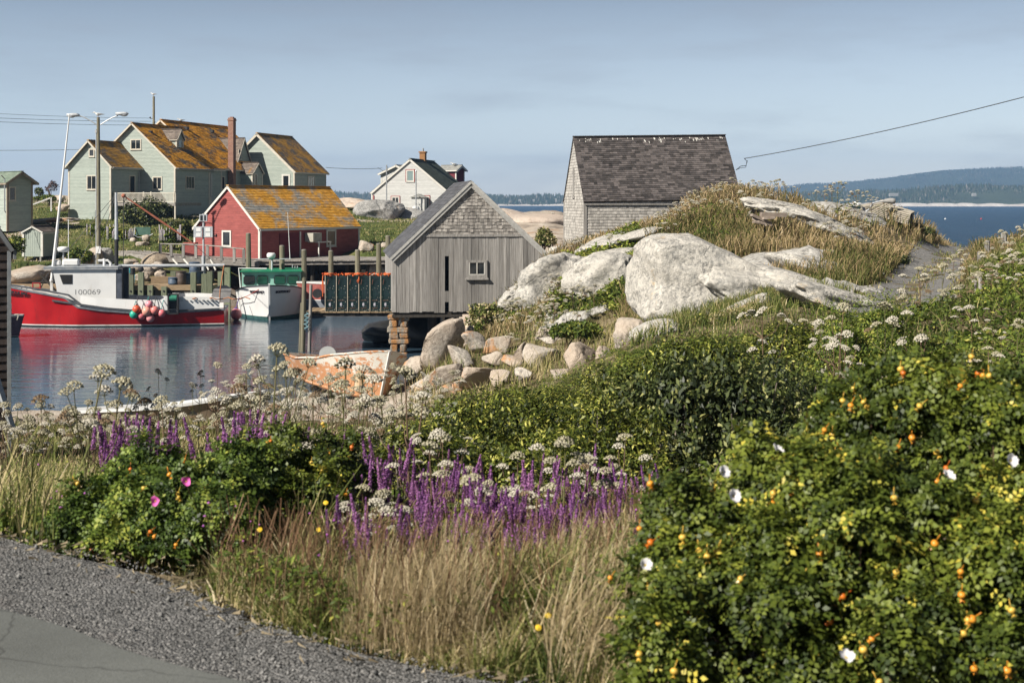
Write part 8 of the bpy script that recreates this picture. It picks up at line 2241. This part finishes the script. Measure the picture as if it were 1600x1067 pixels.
def spike_mesh(seed, ln):
    rs = random.Random(seed); mb = MB()
    n = int(ln * 900)
    for i in range(n):
        f = i / n; z = f * ln; r = .0125 * (1 - f ** 2.2 * .75) * rs.uniform(.6, 1.25); a = rs.uniform(0, 6.28)
        if (f < .12 and rs.random() < .6): mb.m = 1
        else: mb.m = 0
        c = Vector((r * math.cos(a), r * math.sin(a), z)); o_ = Vector((math.cos(a), math.sin(a), rs.uniform(-.2, .6))).normalized(); s_ = o_.cross(Vector((0, 0, 1))).normalized() * .0048; u = s_.cross(o_).normalized() * .0055
        mb.add([c - s_ - u * .2, c + s_ - u * .5, c + s_ * .6 + u + o_ * .003, c - s_ + u * .8 + o_ * .002], [(0, 1, 2, 3)])
    mb.m = 1; mb.tube([(0, 0, -.02), (0, 0, ln * .96)], .003, 4)
    o = mb.build('flower_spike', [LM, LB]); m = o.data; bpy.data.objects.remove(o); return m


SPK = [spike_mesh(i, l) for i, l in enumerate((.22, .17, .13, .26))]


def loose_proto(seed):
    rs = random.Random(seed); mb = MB(); tips = []
    H_ = .62; mb.tube([(0, 0, -.1), (.01, 0, .3), (.0, 0, H_)], [.004, .0035, .003], 5); tips.append(Vector((0, 0, H_ - .02)))
    for k in range(rs.randint(2, 4)):
        a = rs.uniform(0, 6.28); z = rs.uniform(.25, .45); r = rs.uniform(.05, .13); e = Vector((r * math.cos(a), r * math.sin(a), rs.uniform(.42, .62))); mb.tube([(0, 0, z), (e.x * .7, e.y * .7, z + .06), e], .0022, 4); tips.append(e)
    for k in range(26):
        z = rs.uniform(.05, .55); a = rs.uniform(0, 6.28); c = Vector((math.cos(a), math.sin(a), .5)).normalized(); q = c.cross(Vector((0, 0, 1))).normalized(); b = Vector((0, 0, z)); l = rs.uniform(.04, .07); mb.m = 1
        mb.add([b, b + c * l * .45 + q * .006, b + c * l, b + c * l * .45 - q * .006], [(0, 1, 2, 3)])
    mb.m = 0
    o = mb.build('loosestrife', [BSTEM, GREEN]); kids = []
    for i, t_ in enumerate(tips): h = link('flower_spike', SPK[(seed + i) % 4 if i else rs.choice((0, 3))], o, t_); h.rotation_euler = (rs.uniform(-.12, .12), rs.uniform(-.12, .12), rs.uniform(0, 6)); kids.append((h, []))
    return o, kids


LP_ = [loose_proto(s) for s in (1, 2, 3, 4, 5)]; lp_used = set()


def put_loose(px, D, ty, where, sc=1):
    k = random.randrange(5); pr, kids = LP_[k]; g = G(px, D); zt_ = CZ - (ty - HY) / F * D; h = min(max(zt_ - g.z, .3), 1.5)
    if k in lp_used: o = copy_tree(pr, kids, g)
    else: o = pr; lp_used.add(k); o.location = g
    s = h / .8; o.scale = (min(max(s, .8), 1.15),) * 2 + (s,); o.rotation_euler = (random.uniform(-.13, .1), random.uniform(-.08, .2), random.uniform(0, 6.28))
    tag(o, 'purple loosestrife stem ' + where, 'wildflower', 'purple loosestrife ' + where)


for i in range(70): px = random.choice((random.gauss(215, 22), random.uniform(150, 420), random.gauss(390, 16))); put_loose(px, random.uniform(8.8, 10.6), random.uniform(645, 700), 'behind the left rose bush')
for i in range(140):
    px = random.gauss(780, 120) if i < 60 else random.uniform(540, 1085)
    if px < 540 or px > 1090: px = random.uniform(650, 1000)
    D = random.uniform(6.1, 9.6); put_loose(px, D, 712 + (9.6 - D) / 3.5 * 85 + random.uniform(-15, 45), 'in the wide drift of the middle foreground')
for i in range(26): put_loose(random.uniform(430, 640), random.uniform(8.0, 10), random.uniform(680, 740), 'between the two smaller rose bushes and the drift')

for i, (px, py, D) in enumerate(((509, 786, 6.6), (406, 828, 6.2), (381, 898, 5.85), (841, 981, 4.9), (856, 962, 5.0), (498, 828, 6.4))):
    o = thing('yellow_flower', 'small yellow daisy in the roadside grass', 'wildflower', W(px, py, D), 0, 'small yellow daisies in the roadside grass')
    mb = MB(); mb.lathe([(.002, 0), (.011, .003), (.012, .005), (.004, .007)], 9); h = mb.build('flower_head', simple('yellow_petal', (.75, .5, .02), None, .7), o); h.rotation_euler = (R(45), 0, 0)
    mb = MB(); mb.tube([(0, 0, 0), (0, .01, -.3)], .0015, 4); mb.build('stem', GSTEM, o)
# ------------------------------------------------------------------ camera, light, sky
cd = bpy.data.cameras.new('camera'); cam = bpy.data.objects.new('camera', cd); C.objects.link(cam); S.camera = cam
cam.location = (0, 0, CZ); cam.rotation_euler = (R(90), 0, 0)
cd.lens = 50; cd.sensor_width = 36; cd.clip_end = 30000; cd.clip_start = .1
cd.shift_y = -(533.5 - HY) / 1600
cd.dof.use_dof = True; cd.dof.focus_distance = 60; cd.dof.aperture_fstop = 6.5
SUN = Vector((-.62, -.45, .62)).normalized()
sl = bpy.data.lights.new('sun', 'SUN'); so = bpy.data.objects.new('sun', sl); C.objects.link(so)
sl.energy = 5.0; sl.angle = R(.53); sl.color = (1, .935, .83)
so.rotation_euler = SUN.to_track_quat('Z', 'Y').to_euler()
wd = bpy.data.worlds.new('World'); S.world = wd; wd.use_nodes = True; wt = wd.node_tree; wt.nodes.clear()
wo = wt.nodes.new('ShaderNodeOutputWorld'); bg = wt.nodes.new('ShaderNodeBackground'); sk = wt.nodes.new('ShaderNodeTexSky')
sk.sky_type = 'NISHITA'; sk.sun_disc = False; sk.sun_elevation = math.asin(SUN.z); sk.sun_rotation = math.atan2(SUN.x, SUN.y)
sk.altitude = 10; sk.air_density = 1.0; sk.dust_density = .3; sk.ozone_density = 2.5
hs = wt.nodes.new('ShaderNodeHueSaturation'); hs.inputs['Saturation'].default_value = .52; hs.inputs['Value'].default_value = 1.0
tc = wt.nodes.new('ShaderNodeTexCoord'); mp = wt.nodes.new('ShaderNodeMapping'); mp.inputs['Scale'].default_value = (5, 5, 30)
nz = wt.nodes.new('ShaderNodeTexNoise'); nz.inputs['Scale'].default_value = 1.3; nz.inputs['Detail'].default_value = 7; nz.inputs['Roughness'].default_value = .6
rp = wt.nodes.new('ShaderNodeValToRGB'); rp.color_ramp.elements[0].position = .5; rp.color_ramp.elements[1].position = .8
rp.color_ramp.elements[0].color = (0, 0, 0, 1); rp.color_ramp.elements[1].color = (.4, .4, .4, 1)
mx = wt.nodes.new('ShaderNodeMix'); mx.data_type = 'RGBA'; mx.inputs[7].default_value = (3.0, 3.2, 3.6, 1)
L_ = wt.links.new

sx = wt.nodes.new('ShaderNodeSeparateXYZ'); el = wt.nodes.new('ShaderNodeValToRGB'); ml = wt.nodes.new('ShaderNodeMix'); ml.data_type = 'RGBA'; ml.blend_type = 'MULTIPLY'; ml.inputs[0].default_value = 1
e_ = el.color_ramp.elements
while len(e_) < 6: e_.new(.5)
for q, (po, co) in zip(e_, ((0, (1.3, 1.3, 1.34, 1)), (.05, (1.08, 1.1, 1.15, 1)), (.15, (.53, .565, .62, 1)), (.3, (.31, .355, .43, 1)), (.6, (.115, .145, .2, 1)), (1, (.08, .105, .16, 1)))): q.position = po; q.color = co
wt.links.new(tc.outputs['Generated'], sx.inputs[0]); wt.links.new(sx.outputs[2], el.inputs[0]); wt.links.new(el.outputs[0], ml.inputs[7])
L_(sk.outputs[0], hs.inputs['Color']); L_(hs.outputs[0], ml.inputs[6]); L_(ml.outputs[2], mx.inputs[6]); L_(tc.outputs['Generated'], mp.inputs[0]); L_(mp.outputs[0], nz.inputs[0])
L_(nz.outputs['Fac'], rp.inputs[0]); L_(rp.outputs[0], mx.inputs[0]); L_(mx.outputs[2], bg.inputs[0]); L_(bg.outputs[0], wo.inputs[0])
bg.inputs[1].default_value = .064
S.view_settings.view_transform = 'Standard'; S.view_settings.look = 'None'; S.view_settings.exposure = .95; S.view_settings.gamma = 1
S.render.engine = 'CYCLES'
S.cycles.max_bounces = 6; S.cycles.diffuse_bounces = 2; S.cycles.glossy_bounces = 3; S.cycles.transmission_bounces = 4; S.cycles.transparent_max_bounces = 6
S.cycles.caustics_reflective = False; S.cycles.caustics_refractive = False
S.cycles.use_denoising = True
